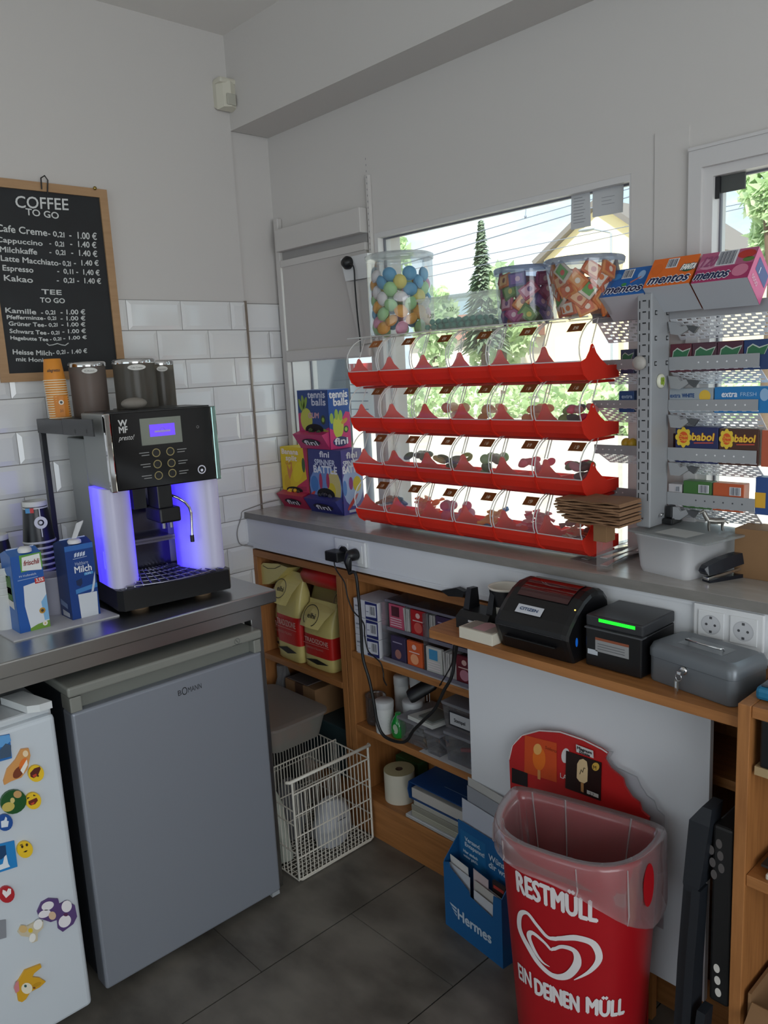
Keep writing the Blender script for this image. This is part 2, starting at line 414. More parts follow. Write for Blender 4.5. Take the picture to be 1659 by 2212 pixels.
# spruce
Y = 25; b0 = PY(1045, 700, Y); tp = PY(1044, 474, Y)
t = thing('spruce_tree', 'slender dark spruce rising against the sky through the big window', 'tree', (b0.x, Y, -.1))
NEED = [mat('needle_%d' % i, c, .7) for i, c in enumerate(('#6d7f68', '#84957c', '#5c6c5a'))]
f = MB(); rnd = random.Random(4); H = tp.z - 2.2
for k in range(900):
    h = rnd.random() ** .8; z = 2.2 + h * H; R = (.14 + 1.25 * (1 - h) ** 1.15) * rnd.uniform(.55, 1.1); a = rnd.uniform(0, 6.28)
    d = V3((math.cos(a), math.sin(a), 0)); e = V3((-d.y, d.x, 0)); c = V3((b0.x, Y, z))
    f.add([c + d * R * .2, c + d * R * .6 + e * .12 - UZ * .05, c + d * R - UZ * .28 * R - UZ * .05, c + d * R * .6 - e * .12 - UZ * .12], [(0, 1, 2, 3)], NEED[k % 3])
f.build('foliage', t)
b = MB(); b.tube([(b0.x, Y, -.1), (b0.x, Y, tp.z)], [.2, .015], BARK); b.build('trunk', t)
# hedge
rnd = random.Random(21); h = MB()
a = PY(1120, 800, 18); b = PY(1420, 800, 18)
for k in range(14): leaf_cloud(h, (a.x - 9 + (b.x - a.x + 11) * k / 13, 18, .45), (1.1, .6, .6), 170, .16, rnd)
tag(h.build('hedge'), 'long low green hedge across the street', 'hedge', kind='thing')
# cream house
Y = 24; HW = mat('cream_render', '#efdcae', .9); RF = mat('house_roof', '#6b6663', .8)
e0 = PY(1175, 562, Y); ap = PY(1298, 440, Y); e1 = PY(1420, 540, Y); zb = -.1
t = thing('house', 'cream rendered house with a gable behind the big window', 'house', ((e0.x + e1.x) / 2, Y, -.1))
w = MB(); w.prism([(e0.x, Y, zb), (e1.x, Y, zb), (e1.x, Y, e0.z), (ap.x, Y, ap.z), (e0.x, Y, e0.z)], (0, 9, 0), HW); w.build('wall', t)
r = MB()
for A, B in ((e0, ap), (ap, e1)):
    A = V3((A.x, Y, A.z)); B = V3((B.x, Y, e0.z if B is e1 else B.z))
    d = (B - A).normalized(); nrm = V3((-d.z, 0, d.x))
    A2 = A - d * (.3 if A.z < B.z else 0); B2 = B + d * (.3 if B.z < A.z else 0)
    r.prism([A2 - UY * .3, B2 - UY * .3, B2 - UY * .3 + nrm * .18, A2 - UY * .3 + nrm * .18], (0, 9.6, 0), RF)
r.build('roof', t)
for px, py in ((1225, 770), (1310, 770)):
    p = PY(px, py, Y - .02); fr = MB(); fr.box((p.x - .5, Y - .06, p.z - .7), (p.x + .5, Y + .01, p.z + .7), FR); fo = fr.build('window', t)
    q = MB(); q.box((p.x - .42, Y - .07, p.z - .62), (p.x + .42, Y - .05, p.z + .62), mat('dark_glass', '#b9c4cc', .1)); q.build('pane', fo)
# long pale house further left behind the trees
Y = 30; a = PY(880, 640, Y); b = PY(1130, 640, Y)
t = thing('house', 'long pale low house far behind the spruce', 'house', ((a.x + b.x) / 2, Y, -.1))
w = MB(); w.box((a.x, Y, -.1), (b.x, Y + 8, PY(1000, 735, Y).z), mat('pale_render', '#e4ddcf', .9)); w.build('wall', t)
r = MB(); z0 = PY(1000, 735, Y).z; r.prism([(a.x - .4, Y - .4, z0), (a.x - .4, Y + 4, z0 + 1.6), (a.x - .4, Y + 8.4, z0)], (b.x - a.x + .8, 0, 0), mat('red_roof', '#9a6a58', .8)); r.build('roof', t)
# overhead wires
WIRE = mat('wire', '#6d7380', .5)
def wire(p0, p1, Y, label, r=.012):
    a = PY(*p0, Y); b = PY(*p1, Y); d = b - a
    mb = MB(); mb.tube([a - d * 3, b + d * 4], r, WIRE, 5); o = solo(mb, 'overhead_wire', label, 'wire', 'wires outside over the street'); return o
wire((930, 530), (1235, 443), 14, 'topmost wire crossing the sky in the big window', .011)
wire((930, 553), (1235, 462), 14, 'second wire from the top crossing the sky in the big window', .014)
wire((930, 574), (1200, 520), 14, 'third wire from the top crossing the sky in the big window', .009)
wire((925, 598), (1363, 502), 14, 'lowest wire crossing the sky in the big window', .009)
mb = MB(); a = PY(1137, 440, 14); b = PY(1135, 468, 14); mb.tube([a, b], .008, WIRE, 5); mb.ell(b, (.03, .03, .04), WIRE)
solo(mb, 'wire_hanger', 'short hanger with a knob on the topmost wire', 'wire')
# street lamp
Y = 20; p0 = PY(1322, 560, Y); p1 = PY(1320, 502, Y); p2 = PY(1280, 494, Y)
t = thing('street_lamp', 'grey street lamp with a bent arm in front of the cream house', 'lamp', (p0.x, Y, -.1))
LM = mat('lamp_post_grey', '#8f949a', .5)
mb = MB(); mb.tube([(p0.x, Y, -.1), (p1.x, Y, p1.z - .05), p1, p2], .035, LM); mb.build('pole', t)
mb = MB(); mb.ell(p2 + V3((-.2, 0, 0)), (.3, .12, .06), LM); mb.build('lamp_head', t)
# outside by the left bay: grey wall block and red sign
Y = 1.1; a = PY(662, 790, Y); b = PY(745, 790, Y)
mb = MB(); mb.box((a.x, Y, -.1), (b.x, Y + .03, 2.2), mat('grey_render', '#4c5157', .9, bump=(25, .15))); struct(mb, 'exterior_wall')
Y = 1.35; a = PY(742, 787, Y); b = PY(812, 812, Y)
t = thing('shop_sign', 'red and white advertising sign on a post outside the left window', 'sign', ((a.x + b.x) / 2, Y + .01, -.1))
mb = MB(); mb.box((a.x, Y, b.z - .26), (b.x, Y + .02, a.z), mat('sign_white', '#e8e8e6', .5)); mb.box((a.x, Y - .002, b.z), (b.x, Y, a.z), C('#c8322e', .5))
mb.text('SU', (a.x + .02, Y - .002, b.z + .02), UX, UZ, C('#ffffff'), h=(a.z - b.z) * .75)
mb.text('Ü', (a.x + .02, Y, b.z - .12), UX, UZ, C('#30363c'), h=.04) if 0 else None
for k in range(4): mb.box((a.x + .02, Y - .001, b.z - .05 - k * .05), (b.x - .08, Y, b.z - .045 - k * .05), C('#5a6a78'))
mb.build('board', t)
mb = MB(); mb.tube([((a.x + b.x) / 2, Y + .035, -.1), ((a.x + b.x) / 2, Y + .035, a.z)], .025, LM); mb.build('post', t)
# ================================================================ left side
# motion detector
t = thing('motion_detector', 'small cream motion detector high in the corner by the ceiling', 'detector', (0, -.19, 2.55))
DET = mat('detector_cream', '#cfcbbb', .45)
y0, y1, z0, z1 = -.226, -.15, 2.552, 2.655
mb = MB(); mb.prism([(0, y0, z0 + .012), (.02, y0, z0), (.045, y0 + .012, z0 + .006), (.055, (y0 + y1) / 2, z0 + .008), (.045, y1 - .012, z0 + .006), (.02, y1, z0), (0, y1, z0 + .012)], (0, 0, z1 - z0 - .02), DET)
mb.box((0, y0 - .002, z1 - .02), (.052, y1 + .002, z1), DET, .008); mb.build('body', t)
mb = MB(); mb.box((.05, y0 + .02, z0 + .012), (.058, y1 - .02, z0 + .05), mat('lens_grey', '#b3b1a4', .3), .003); mb.build('lens', t)

# chalkboard
bx = .002; R0, L0, zt, zb = -.668, -1.068, 2.238, 1.643
t = thing('chalkboard', 'black chalkboard coffee and tea price list in a light wooden frame on the left wall', 'chalkboard', (0, (R0 + L0) / 2, zb))
CHW = mat('frame_beech', '#b08c66', .55, noise=(8, .4, '#9a7550', (1, 1, 12)))
fwd_ = .026; mb = MB()
for a, b in (((bx, L0, zb), (.018, L0 + fwd_, zt)), ((bx, R0 - fwd_, zb), (.018, R0, zt)), ((bx, L0 + fwd_, zb), (.018, R0 - fwd_, zb + fwd_)), ((bx, L0 + fwd_, zt - fwd_), (.018, R0 - fwd_, zt))): mb.box(a, b, CHW)
mb.build('frame', t)
mb = MB(); mb.box((bx, L0 + fwd_ - .002, zb + fwd_ - .002), (.012, R0 - fwd_ + .002, zt - fwd_ + .002), mat('slate_black', '#15171a', .6, noise=(9, .5, '#24272a', (1, 1, 1))))
CHALK = mat('chalk', '#d4d6d4', .9)
def chalk(s, l, r, cap, sh=.06):
    o = PX(l[0], l[1], .0135); e = PX(r[0], r[1], .0135); d = e - o
    if r[0] < l[0] + 3: return
    mb.text(s, o, d, UZ, CHALK, h=cap * .84, w=d.length, shear=sh, bold=.0005, lift=.0006)
for s, l, r, c in (('COFFEE', (34, 448), (148, 454), .042), ('TO GO', (56, 464), (127, 473), .024),
    ('Cafe Creme', (-8, 499), (102, 510), .025), ('- 0,2l', (104, 509), (139, 513), .019), ('-  1.00 €', (150, 514), (209, 518), .025),
    ('Cappuccino', (-8, 522), (92, 531), .018), ('-  0,2l', (107, 530), (138, 533), .018), ('-  1.40 €', (152, 532), (208, 536), .022),
    ('Milchkaffe', (0, 544), (80, 550), .02), ('-  0,2l', (107, 549), (141, 551), .018), ('-  1.40 €', (154, 551), (210, 555), .022),
    ('Latte Macchiato', (2, 563), (126, 574), .02), ('- 0,2l', (128, 573), (153, 575), .018), ('-  1.40 €', (160, 573), (213, 574), .02),
    ('Espresso', (6, 584), (72, 589), .02), ('-  0,1l', (124, 590), (158, 592), .018), ('-  1,40 €', (165, 592), (215, 595), .02),
    ('Kakao', (9, 606), (71, 611), .021), ('-  0,2l', (123, 610), (160, 611), .018), ('-  1.40 €', (167, 611), (218, 613), .02),
    ('TEE', (90, 635), (133, 637), .018), ('TO GO', (87, 653), (140, 655), .018),
    ('Kamille', (12, 675), (78, 679), .018), ('- 0,2l', (89, 679), (119, 679), .015), ('- 1.00 €', (131, 679), (184, 679), .018),
    ('Pfefferminze', (15, 689), (93, 691), .014), ('- 0,2l', (95, 691), (121, 691), .013), ('- 1.00 €', (131, 692), (184, 692), .016),
    ('Grüner Tee', (19, 703), (95, 706), .015), ('- 0,2l', (97, 706), (124, 705), .013), ('- 1.00 €', (133, 705), (184, 705), .015),
    ('Schwarz Tee', (21, 719), (100, 723), .015), ('- 0,2l', (103, 723), (128, 722), .013), ('- 1.00 €', (135, 720), (185, 719), .015),
    ('Hagebutte Tee', (23, 733), (104, 737), .013), ('- 0,2l', (108, 736), (132, 735), .012), ('- 1.00 €', (137, 734), (187, 732), .013),
    ('Heisse Milch', (28, 765), (112, 768), .018), ('- 0,2l', (114, 766), (141, 764), .015), ('- 1.40 €', (145, 765), (188, 762), .016), ('mit Honig', (35, 780), (101, 782), .015)):
    chalk(s, l, r, c)
pts = [PX(*q, .0142) for q in ((101, 742), (106, 746), (114, 745), (124, 742), (133, 745), (141, 746), (148, 741))]
mb.tube(pts, .0016, CHALK, 5)
mb.build('board', t)
mb = MB(); c = PX(97, 395, .02); mb.tube([c + V3((0, -.012, -.02)), c + V3((.004, -.012, .012)), c + V3((.004, 0, .02)), c + V3((.004, .008, .008)), c + V3((0, .004, -.03))], .0022, BLACK, 6); mb.build('hook', t)
mb = MB(); c = PX(204, 407, .018); mb.ell(c + V3((.004, 0, 0)), (.005, .006, .006), mat('brass', '#a08a50', .3, 1)); mb.build('pin', t)

# ---------------------------------------------------------------- steel table
TZ = .99
t = thing('steel_table', 'brushed steel work table carrying the coffee machine', 'table', (.33, -1.5, 0))
mb = MB(); mb.box((.012, -2.7, TZ - .04), (.65, -.565, TZ), STEEL, .004); mb.build('tabletop', t)
mb = MB(); mb.box((.60, -2.66, TZ - .078), (.634, -.64, TZ - .04), STEEL); mb.box((.05, -.615, TZ - .078), (.56, -.585, TZ - .04), STEEL); mb.build('apron', t)
for x, y in ((.595, -.62), (.06, -.62), (.06, -2.62), (.595, -2.62)):
    mb = MB(); mb.box((x - .02, y - .02, .0), (x + .02, y + .02, TZ - .04), STEEL, .003); mb.build('leg', t)

# ---------------------------------------------------------------- grey fridge
FY0, FY1, FXF = -1.215, -.645, .668
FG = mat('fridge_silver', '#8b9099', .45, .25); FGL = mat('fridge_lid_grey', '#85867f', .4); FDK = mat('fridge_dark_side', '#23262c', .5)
t = thing('refrigerator', 'grey under-counter refrigerator with a recessed grip beneath the steel table', 'refrigerator', (.36, (FY0 + FY1) / 2, 0))
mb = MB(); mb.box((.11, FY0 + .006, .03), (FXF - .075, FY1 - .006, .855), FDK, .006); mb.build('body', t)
mb = MB(); mb.box((FXF - .06, FY0, .032), (FXF, FY1, .82), FG, .008, 3)
mb.box((FXF - .07, FY0 + .01, .04), (FXF - .06, FY1 - .01, .815), mat('door_seal', '#4a4c50', .6))
for k, (s, w) in enumerate((('B', .0105), ('O', .0165), ('MANN', .042))):
    y = (-.925, -.913, -.894)[k]
    mb.text(s, (FXF, y, .772 - (.003 if k == 1 else 0)), UY, UZ, C('#2c2e33'), h=(.016, .024, .016)[k], w=w)
mb.build('door', t)
mb = MB(); y = FY0 + .03
mb.box((FXF - .06, FY0, .82), (FXF, y, .86), FGL, .003); mb.box((FXF - .06, FY1 - .025, .82), (FXF, FY1, .86), FGL, .003)
mb.box((FXF - .06, y, .82), (FXF - .028, FY1 - .025, .86), mat('grip_grey', '#74766f', .5)); mb.build('handle', t)
mb = MB(); mb.box((.10, FY0 - .004, .862), (FXF + .004, FY1 + .003, .889), FGL, .006, 3)
c = V3((FXF + .004, -.728, .8755)); mb.ring(c + UX * .0006, .008, .0092, UY, UZ, C('#50524f')); mb.tube([c + V3((.0008, -.004, .004)), c + V3((.0008, .003, -.004))], .0009, C('#50524f'), 4)
mb.quad(c + V3((.0008, -.016, -.0105)), c + V3((.0008, .016, -.0105)), c + V3((.0008, .016, -.0092)), c + V3((.0008, -.016, -.0092)), C('#50524f'))
mb.build('lid', t)
for y in (FY0 + .04, FY1 - .04):
    mb = MB(); mb.lathe([(.018, 0), (.018, .012), (.012, .03)], (FXF - .1, y, 0), BLACK); mb.build('foot', t)
mb = MB(); mb.box((FXF - .04, FY1 - .03, .018), (FXF - .006, FY1 - .002, .031), mat('hinge_grey', '#9fa3a6', .4)); mb.build('hinge', t)

# ---------------------------------------------------------------- white fridge
WX, WY = .69, -1.262
FW = mat('fridge_white', '#ced5db', .35)
t = thing('refrigerator', 'white refrigerator covered in magnets, cut off by the left edge', 'refrigerator', (.36, -1.56, 0))
mb = MB(); mb.box((.10, -1.86, .03), (WX - .06, WY - .004, .83), FW, .006); mb.box((.10, -1.86, .83), (WX - .02, WY, .86), mat('fridge_top_white', '#c3c7ca', .4), .006); mb.build('body', t)
mb = MB(); mb.box((WX - .052, -1.86, .035), (WX, WY, .845), FW, .012, 3); mb.build('door', t)
hp = PX(100, 1515, WX - .03)
mb = MB(); mb.prism([(WX - .12, -1.345, .862), (WX - .01, -1.32, .862), (WX + .004, -1.295, .862), (WX + .004, WY - .004, .862), (WX - .12, WY - .03, .862)], (0, 0, .018), mat('hinge_cap_white', '#d5d8d8', .35)); mb.build('hinge_cap', t)
for y in (WY - .05, -1.8):
    mb = MB(); mb.lathe([(.018, 0), (.018, .02), (.012, .035)], (WX - .1, y, 0), BLACK); mb.build('foot', t)
# magnets on the white fridge
def onf(px, py, d=.0): return PX(px, py, WX + d)
def mag_poly(name, label, cat, pxs, mats, th=.005, extra=None, group=None):
    pts = [onf(*q, .0005) for q in pxs]; mb = MB(); mb.prism([p[:] for p in pts], (th, 0, 0), mats)
    if extra: extra(mb, th)
    return solo(mb, name, label, cat, group, loc=(WX, sum(p.y for p in pts) / len(pts), sum(p.z for p in pts) / len(pts)))
def blob(cx, cy, rx, ry, rot=0, n=18):
    return [(cx + rx * math.cos(a) * math.cos(rot) - ry * math.sin(a) * math.sin(rot), cy + rx * math.cos(a) * math.sin(rot) + ry * math.sin(a) * math.cos(rot)) for a in [2 * PI * k / n for k in range(n)]]
def pp(mb, th, pxs, col, k=.0006): mb.poly([onf(*q, th + .0005 + k)[:] for q in pxs], C(col))
YEL = '#f0c62c'
def smile(cx, cy, kind):
    def ex(mb, th):
        if kind == 'laugh':
            pp(mb, th, [(cx + x, cy + y) for x, y in ((-11, 1), (-2, -9), (10, -13), (12, -8), (6, 6), (-3, 12), (-10, 9))], '#5a1f14'); pp(mb, th, [(cx + x, cy + y) for x, y in ((-6, 6), (2, 2), (4, 6), (-3, 11))], '#c8442c', .0009)
            pp(mb, th, blob(cx + 6, cy + 7, 2.2, 2.2), '#3a2414', .0009)
        elif kind == 'grin':
            pp(mb, th, [(cx + x, cy + y) for x, y in ((-9, 3), (9, -5), (12, 1), (6, 9), (-3, 12), (-8, 9))], '#6a2216'); pp(mb, th, [(cx + x, cy + y) for x, y in ((-4, 8), (4, 4), (4, 8), (-1, 11))], '#d0492c', .0009)
            pp(mb, th, [(cx - 12, cy - 5), (cx - 5, cy - 6), (cx - 11, cy - 1)], '#3a2414', .0009); pp(mb, th, [(cx + 2, cy - 12), (cx + 8, cy - 9), (cx + 2, cy - 8)], '#3a2414', .0009)
        else:
            pp(mb, th, blob(cx - 4, cy - 4, 2.6, 3.2), '#3a2414'); pp(mb, th, blob(cx + 6, cy - 8, 2.6, 3.2), '#3a2414'); pp(mb, th, [(cx - 2, cy + 8), (cx + 4, cy + 4), (cx + 8, cy + 4), (cx + 4, cy + 8)], '#3a2414')
            pp(mb, th, [(cx - 9, cy - 8), (cx - 3, cy - 10), (cx - 3, cy - 8.5), (cx - 9, cy - 6)], '#3a2414')
    return ex
for cx, cy, k, lb in ((76, 1669, 'laugh', 'round yellow laughing face magnet with its mouth wide open, topmost'), (70, 1728, 'grin', 'round yellow face magnet with squinting eyes and a grin beside the green magnet'), (52, 1833, 'sad', 'round yellow frowning face magnet beside the blue sail magnet')):
    mag_poly('face_magnet', lb, 'magnet', blob(cx, cy, 17, 18), C(YEL, .4), .007, smile(cx, cy, k), 'round face magnets on the white fridge')
def ex(mb, th):
    pp(mb, th, [(-30, 1590), (0, 1590), (20, 1587), (24, 1600), (10, 1612), (-30, 1624)], '#5fa0d8'); pp(mb, th, [(0, 1620), (12, 1606), (24, 1610), (24, 1634), (0, 1640)], '#40566e', .0009)
mag_poly('postcard_magnet', 'blue picture magnet of a town at the left edge of the white fridge', 'magnet', [(-40, 1596), (20, 1585), (25, 1637), (-40, 1655)], C('#2f6fb4', .3), .003, ex)
def ex(mb, th):
    pp(mb, th, blob(40, 1668, 16, 9, -.9), '#7b3a1c'); pp(mb, th, blob(50, 1650, 7, 14, .5), '#e8762c'); pp(mb, th, blob(55, 1628, 6, 7), '#f2d8b0'); pp(mb, th, [(44, 1664), (58, 1640), (60, 1652), (50, 1672)], '#f4efe4', .0009)
mag_poly('food_magnet', 'orange and brown sausage roll shaped magnet on the white fridge', 'magnet', [(6, 1686), (14, 1660), (32, 1640), (44, 1617), (60, 1615), (64, 1630), (58, 1660), (44, 1678), (22, 1686), (8, 1694)], C('#d89a58', .4), .006, ex)
def ex(mb, th):
    pp(mb, th, blob(18, 1743, 14, 10, -.3), '#c9b45a'); pp(mb, th, blob(38, 1716, 9, 8), '#c79b62'); pp(mb, th, blob(27, 1729, 5, 6), '#d6c27a', .0009)
mag_poly('green_magnet', 'dark green oval magnet with yellow shapes on the white fridge', 'magnet', blob(27, 1730, 29, 25, -.5), C('#24552b', .3), .008, ex)
def ex(mb, th):
    pp(mb, th, [(2, 1774), (9, 1772), (12, 1764), (15, 1767), (15, 1773), (19, 1774), (17, 1786), (3, 1788)], '#dfe6ef')
mag_poly('thumb_magnet', 'round blue thumbs-up magnet at the left edge of the white fridge', 'magnet', blob(9, 1775, 17, 18), C('#27539c', .3), .006, ex)
def ex(mb, th):
    pp(mb, th, [(-30, 1880), (6, 1866), (12, 1838), (18, 1866), (22, 1872), (-30, 1890)], '#e6ecf2'); pp(mb, th, [(0, 1828), (12, 1826), (14, 1846), (4, 1856), (-6, 1858), (-30, 1850)], '#16406a', .0009)
mag_poly('sail_magnet', 'square blue seaside picture magnet on the white fridge', 'magnet', [(-40, 1832), (30, 1815), (37, 1871), (-40, 1896)], C('#2a85c8', .3), .003, ex)
def ex(mb, th):
    pp(mb, th, [(13, 1940), (5, 1930), (6, 1922), (12, 1924), (14, 1927), (18, 1919), (24, 1920), (24, 1930)], '#f2e9e8')
mag_poly('heart_magnet', 'round red magnet with a white heart on the white fridge', 'magnet', blob(13, 1930, 17, 18), C('#b52a32', .3), .006, ex)
mag_poly('grey_magnet', 'plain grey square magnet low on the white fridge', 'magnet', [(-30, 1992), (12, 1986), (13, 2024), (-30, 2036)], C('#8b8d93', .4), .003)
def ex(mb, th):
    for b_ in (blob(103, 1957, 14, 9, -.4), blob(96, 1974, 14, 8, -.4), blob(144, 1958, 11, 13, .3), blob(140, 1990, 15, 12, -.8)): pp(mb, th, b_, '#ece8ea')
    pp(mb, th, blob(142, 1976, 5, 3.5), '#5a2c50', .0009); pp(mb, th, blob(113, 1978, 8, 9), '#d8b89a', .0009)
mag_poly('cartoon_shoe_magnet', 'white and purple cut-out magnet of two shoes on the white fridge', 'magnet', [(79, 1968), (88, 1948), (104, 1939), (124, 1940), (127, 1952), (142, 1944), (160, 1954), (165, 1978), (157, 1994), (134, 2011), (124, 2004), (122, 1985), (108, 1990), (84, 1982)], C('#5b4478', .4), .005, ex)
def ex(mb, th):
    pp(mb, th, blob(66, 2010, 5, 5), '#e7c534'); pp(mb, th, blob(50, 2007, 9, 8), '#d6b57c'); pp(mb, th, blob(82, 1997, 9, 12, .5), '#f0eee8'); pp(mb, th, blob(70, 2026, 7, 10, .3), '#f0eee8')
mag_poly('flower_magnet', 'small cream flower-shaped magnet with a yellow middle on the white fridge', 'magnet', [(37, 2012), (44, 1997), (58, 1999), (74, 1990), (92, 1988), (92, 2002), (80, 2014), (80, 2030), (68, 2035), (61, 2022), (44, 2020)], C('#cfc3a8', .4), .005, ex)
def ex(mb, th):
    pp(mb, th, blob(58, 2135, 12, 12, -.3), '#ece6cf'); pp(mb, th, blob(80, 2127, 10, 4, -.4), '#c8941c'); pp(mb, th, [(34, 2122), (40, 2118), (42, 2140), (34, 2146), (30, 2134)], '#d5868a'); pp(mb, th, blob(55, 2130, 3, 3), '#2d5a56', .0009); pp(mb, th, blob(74, 2134, 3, 2), '#7a4418', .0009)
mag_poly('banana_magnet', 'peeled yellow banana magnet near the foot of the white fridge', 'magnet', [(36, 2120), (52, 2094), (86, 2081), (88, 2087), (72, 2100), (68, 2108), (84, 2110), (97, 2118), (84, 2130), (64, 2140), (54, 2156), (46, 2162), (38, 2160), (36, 2145), (30, 2135)], C('#dba52a', .4), .006, ex)
# ================================================================ on the steel table
# ---- coffee machine
MO = V3((.531, -1.0, TZ)); MROT = -.105; MWD = .343
t = thing('coffee_machine', 'black and silver bean-to-cup coffee machine with blue lit side columns', 'coffee machine', MO, MROT)
MI = MW[t.name].inverted()
def ML(px, py, X):
    """point in the machine's own frame on its plane x = X"""
    d = MI.to_3x3() @ (right * ((px - 829.5) / FPX) + down * ((py - 1106) / FPX) + fwd); o = MI @ CAM
    return o + d * ((X - o.x) / d.x)
MBK = mat('machine_black', '#0e0e10', .35)
mb = MB(); mb.prism([(-.45, 0, .012), (-.02, 0, .012), (0, .012, .012), (0, MWD - .012, .012), (-.02, MWD, .012), (-.45, MWD, .012)], (0, 0, .058), MBK); mb.build('base', t, world=False)
for x, y in ((-.05, .07), (-.05, MWD - .08), (-.4, .07), (-.4, MWD - .08)):
    mb = MB(); mb.lathe([(.025, 0), (.025, .012)], (x, y, 0), mat('cork_foot', '#7a6248', .7)); mb.build('foot', t, world=False)
GRT = mat('grate_steel', '#a9aab8', .25, .9)
mb = MB(); mb.box((-.20, .012, .066), (-.006, MWD - .012, .071), mat('tray_dark', '#15161c', .3))
for k in range(13):
    y = .03 + k * (MWD - .06) / 12; d = (k - 6) / 6
    mb.tube([(-.195, .17 + (y - .17) * .45, .0745), (-.12, .17 + (y - .17) * .7, .0745), (-.06, .17 + (y - .17) * .9, .0745), (-.008, .17 + (y - .17) * 1.04, .0745)], .0022, GRT, 5)
for k in range(5):
    R = .045 + k * .043; pts = [(-.21 + R * math.sin(a), .1715 + R * 1.15 * math.cos(a), .0745) for a in [PI * i / 16 for i in range(17)]]
    mb.tube([p for p in pts if .015 < p[1] < MWD - .015], .002, GRT, 5)
mb.build('drip_grate', t, world=False)
# lit columns
def column_mat(name, p0, p1, pw_):
    M = bpy.data.materials.new(name); M.use_nodes = True; nt_ = M.node_tree; b = nt_.nodes['Principled BSDF']
    b.inputs['Base Color'].default_value = (*lin('#b9b8c6'), 1); b.inputs['Roughness'].default_value = .35
    tcn = nn(nt_, 'ShaderNodeTexCoord'); sp = nn(nt_, 'ShaderNodeSeparateXYZ'); mr = nn(nt_, 'ShaderNodeMapRange')
    mr.inputs['From Min'].default_value = p0; mr.inputs['From Max'].default_value = p1
    pw = nn(nt_, 'ShaderNodeMath', operation='POWER'); pw.inputs[1].default_value = pw_
    cr_ = nn(nt_, 'ShaderNodeValToRGB'); cr_.color_ramp.elements[0].color = (.30, .27, .6, 1); cr_.color_ramp.elements[1].color = (.06, .03, 1, 1)
    mlt = nn(nt_, 'ShaderNodeMath', operation='MULTIPLY_ADD'); mlt.inputs[1].default_value = .85; mlt.inputs[2].default_value = .16
    L = nt_.links
    L.new(tcn.outputs['Object'], sp.inputs[0]); L.new(sp.outputs['X'], mr.inputs['Value']); L.new(mr.outputs[0], pw.inputs[0]); L.new(pw.outputs[0], cr_.inputs['Fac']); L.new(pw.outputs[0], mlt.inputs[0])
    L.new(cr_.outputs['Color'], b.inputs['Emission Color']); L.new(mlt.outputs[0], b.inputs['Emission Strength'])
    return M
LED = mat('blue_led', '#2a20ff', .4, emit='#4a48ff', estr=2.2)
def colpts(s):
    pts = [(-.165, 0), (-.13, 0), (-.10, 0), (-.07, 0), (-.045, .003), (-.032, .012), (-.029, .025), (-.034, .042), (-.047, .06), (-.066, .077), (-.092, .091), (-.125, .101), (-.165, .104)]
    return [(x, y if s > 0 else MWD - y) for x, y in pts]
for s in (1, -1):
    cmt = column_mat('column_glow_%s' % ('a' if s > 0 else 'b'), -.037, -.092 if s > 0 else -.088, 1. if s > 0 else .75)
    pts = colpts(s); rings = [[(x, y, z) for x, y in (pts if s > 0 else pts[::-1])] for z in (.0702, .35)]
    mb = MB(); mb.loft(rings, cmt, smooth=True); o = mb.build('side_column', t, world=False)
    o['label'] = 'milky column glowing blue at its edges'
    mb = MB(); yy = -.0012 if s > 0 else MWD + .0012
    mb.box((-.098, min(yy, yy + .001), .12), (-.093, max(yy, yy + .001), .17), LED); mb.build('light_strip', o, world=False)
mb = MB(); mb.box((-.40, .02, .07), (-.235, MWD, .48), mat('machine_grey', '#8f9290', .45), .004); mb.build('rear_body', t, world=False)
mb = MB(); mb.box((-.23, .104, .07), (-.215, MWD - .104, .35), mat('splash_steel', '#55555c', .18, .9)); mb.build('back_plate', t, world=False)
mb = MB(); mb.box((-.215, .108, .165), (-.15, MWD - .108, .170), clear('smoked_clear', (.75, .75, .8), .2)); mb.box((-.16, .108, .160), (-.15, MWD - .108, .175), mat('cup_rest', '#8d8d97', .2, .8)); mb.build('cup_shelf', t, world=False)
# spout
a = ML(335, 1050, -.06); b = ML(378, 1130, -.06)
mb = MB(); mb.box((-.13, a.y, b.z + .045), (-.05, a.y + .045, .352), MBK, .004); mb.box((-.15, a.y - .004, b.z + .008), (-.035, a.y + .06, b.z + .052), MBK, .006)
for k in (0, 1): mb.tube([(-.07, a.y + .018 + k * .022, b.z + .01), (-.07, a.y + .018 + k * .022, b.z - .012)], .006, mat('nozzle', '#8a8a92', .3, .6))
mb.box((-.2, .112, .27), (-.13, a.y - .005, .35), MBK); mb.build('spout', t, world=False)
mb = MB(); pts = [ML(*q, -.045) for q in ((366, 1066), (384, 1075), (400, 1085), (409, 1096), (413, 1108), (415, 1160))]
pts[0].x -= .05; mb.tube(pts, .0042, CHROME); mb.lathe([(.006, 0), (.006, -.02)], pts[-1] + V3((0, 0, .006)), BLACK); mb.build('steam_wand', t, world=False)
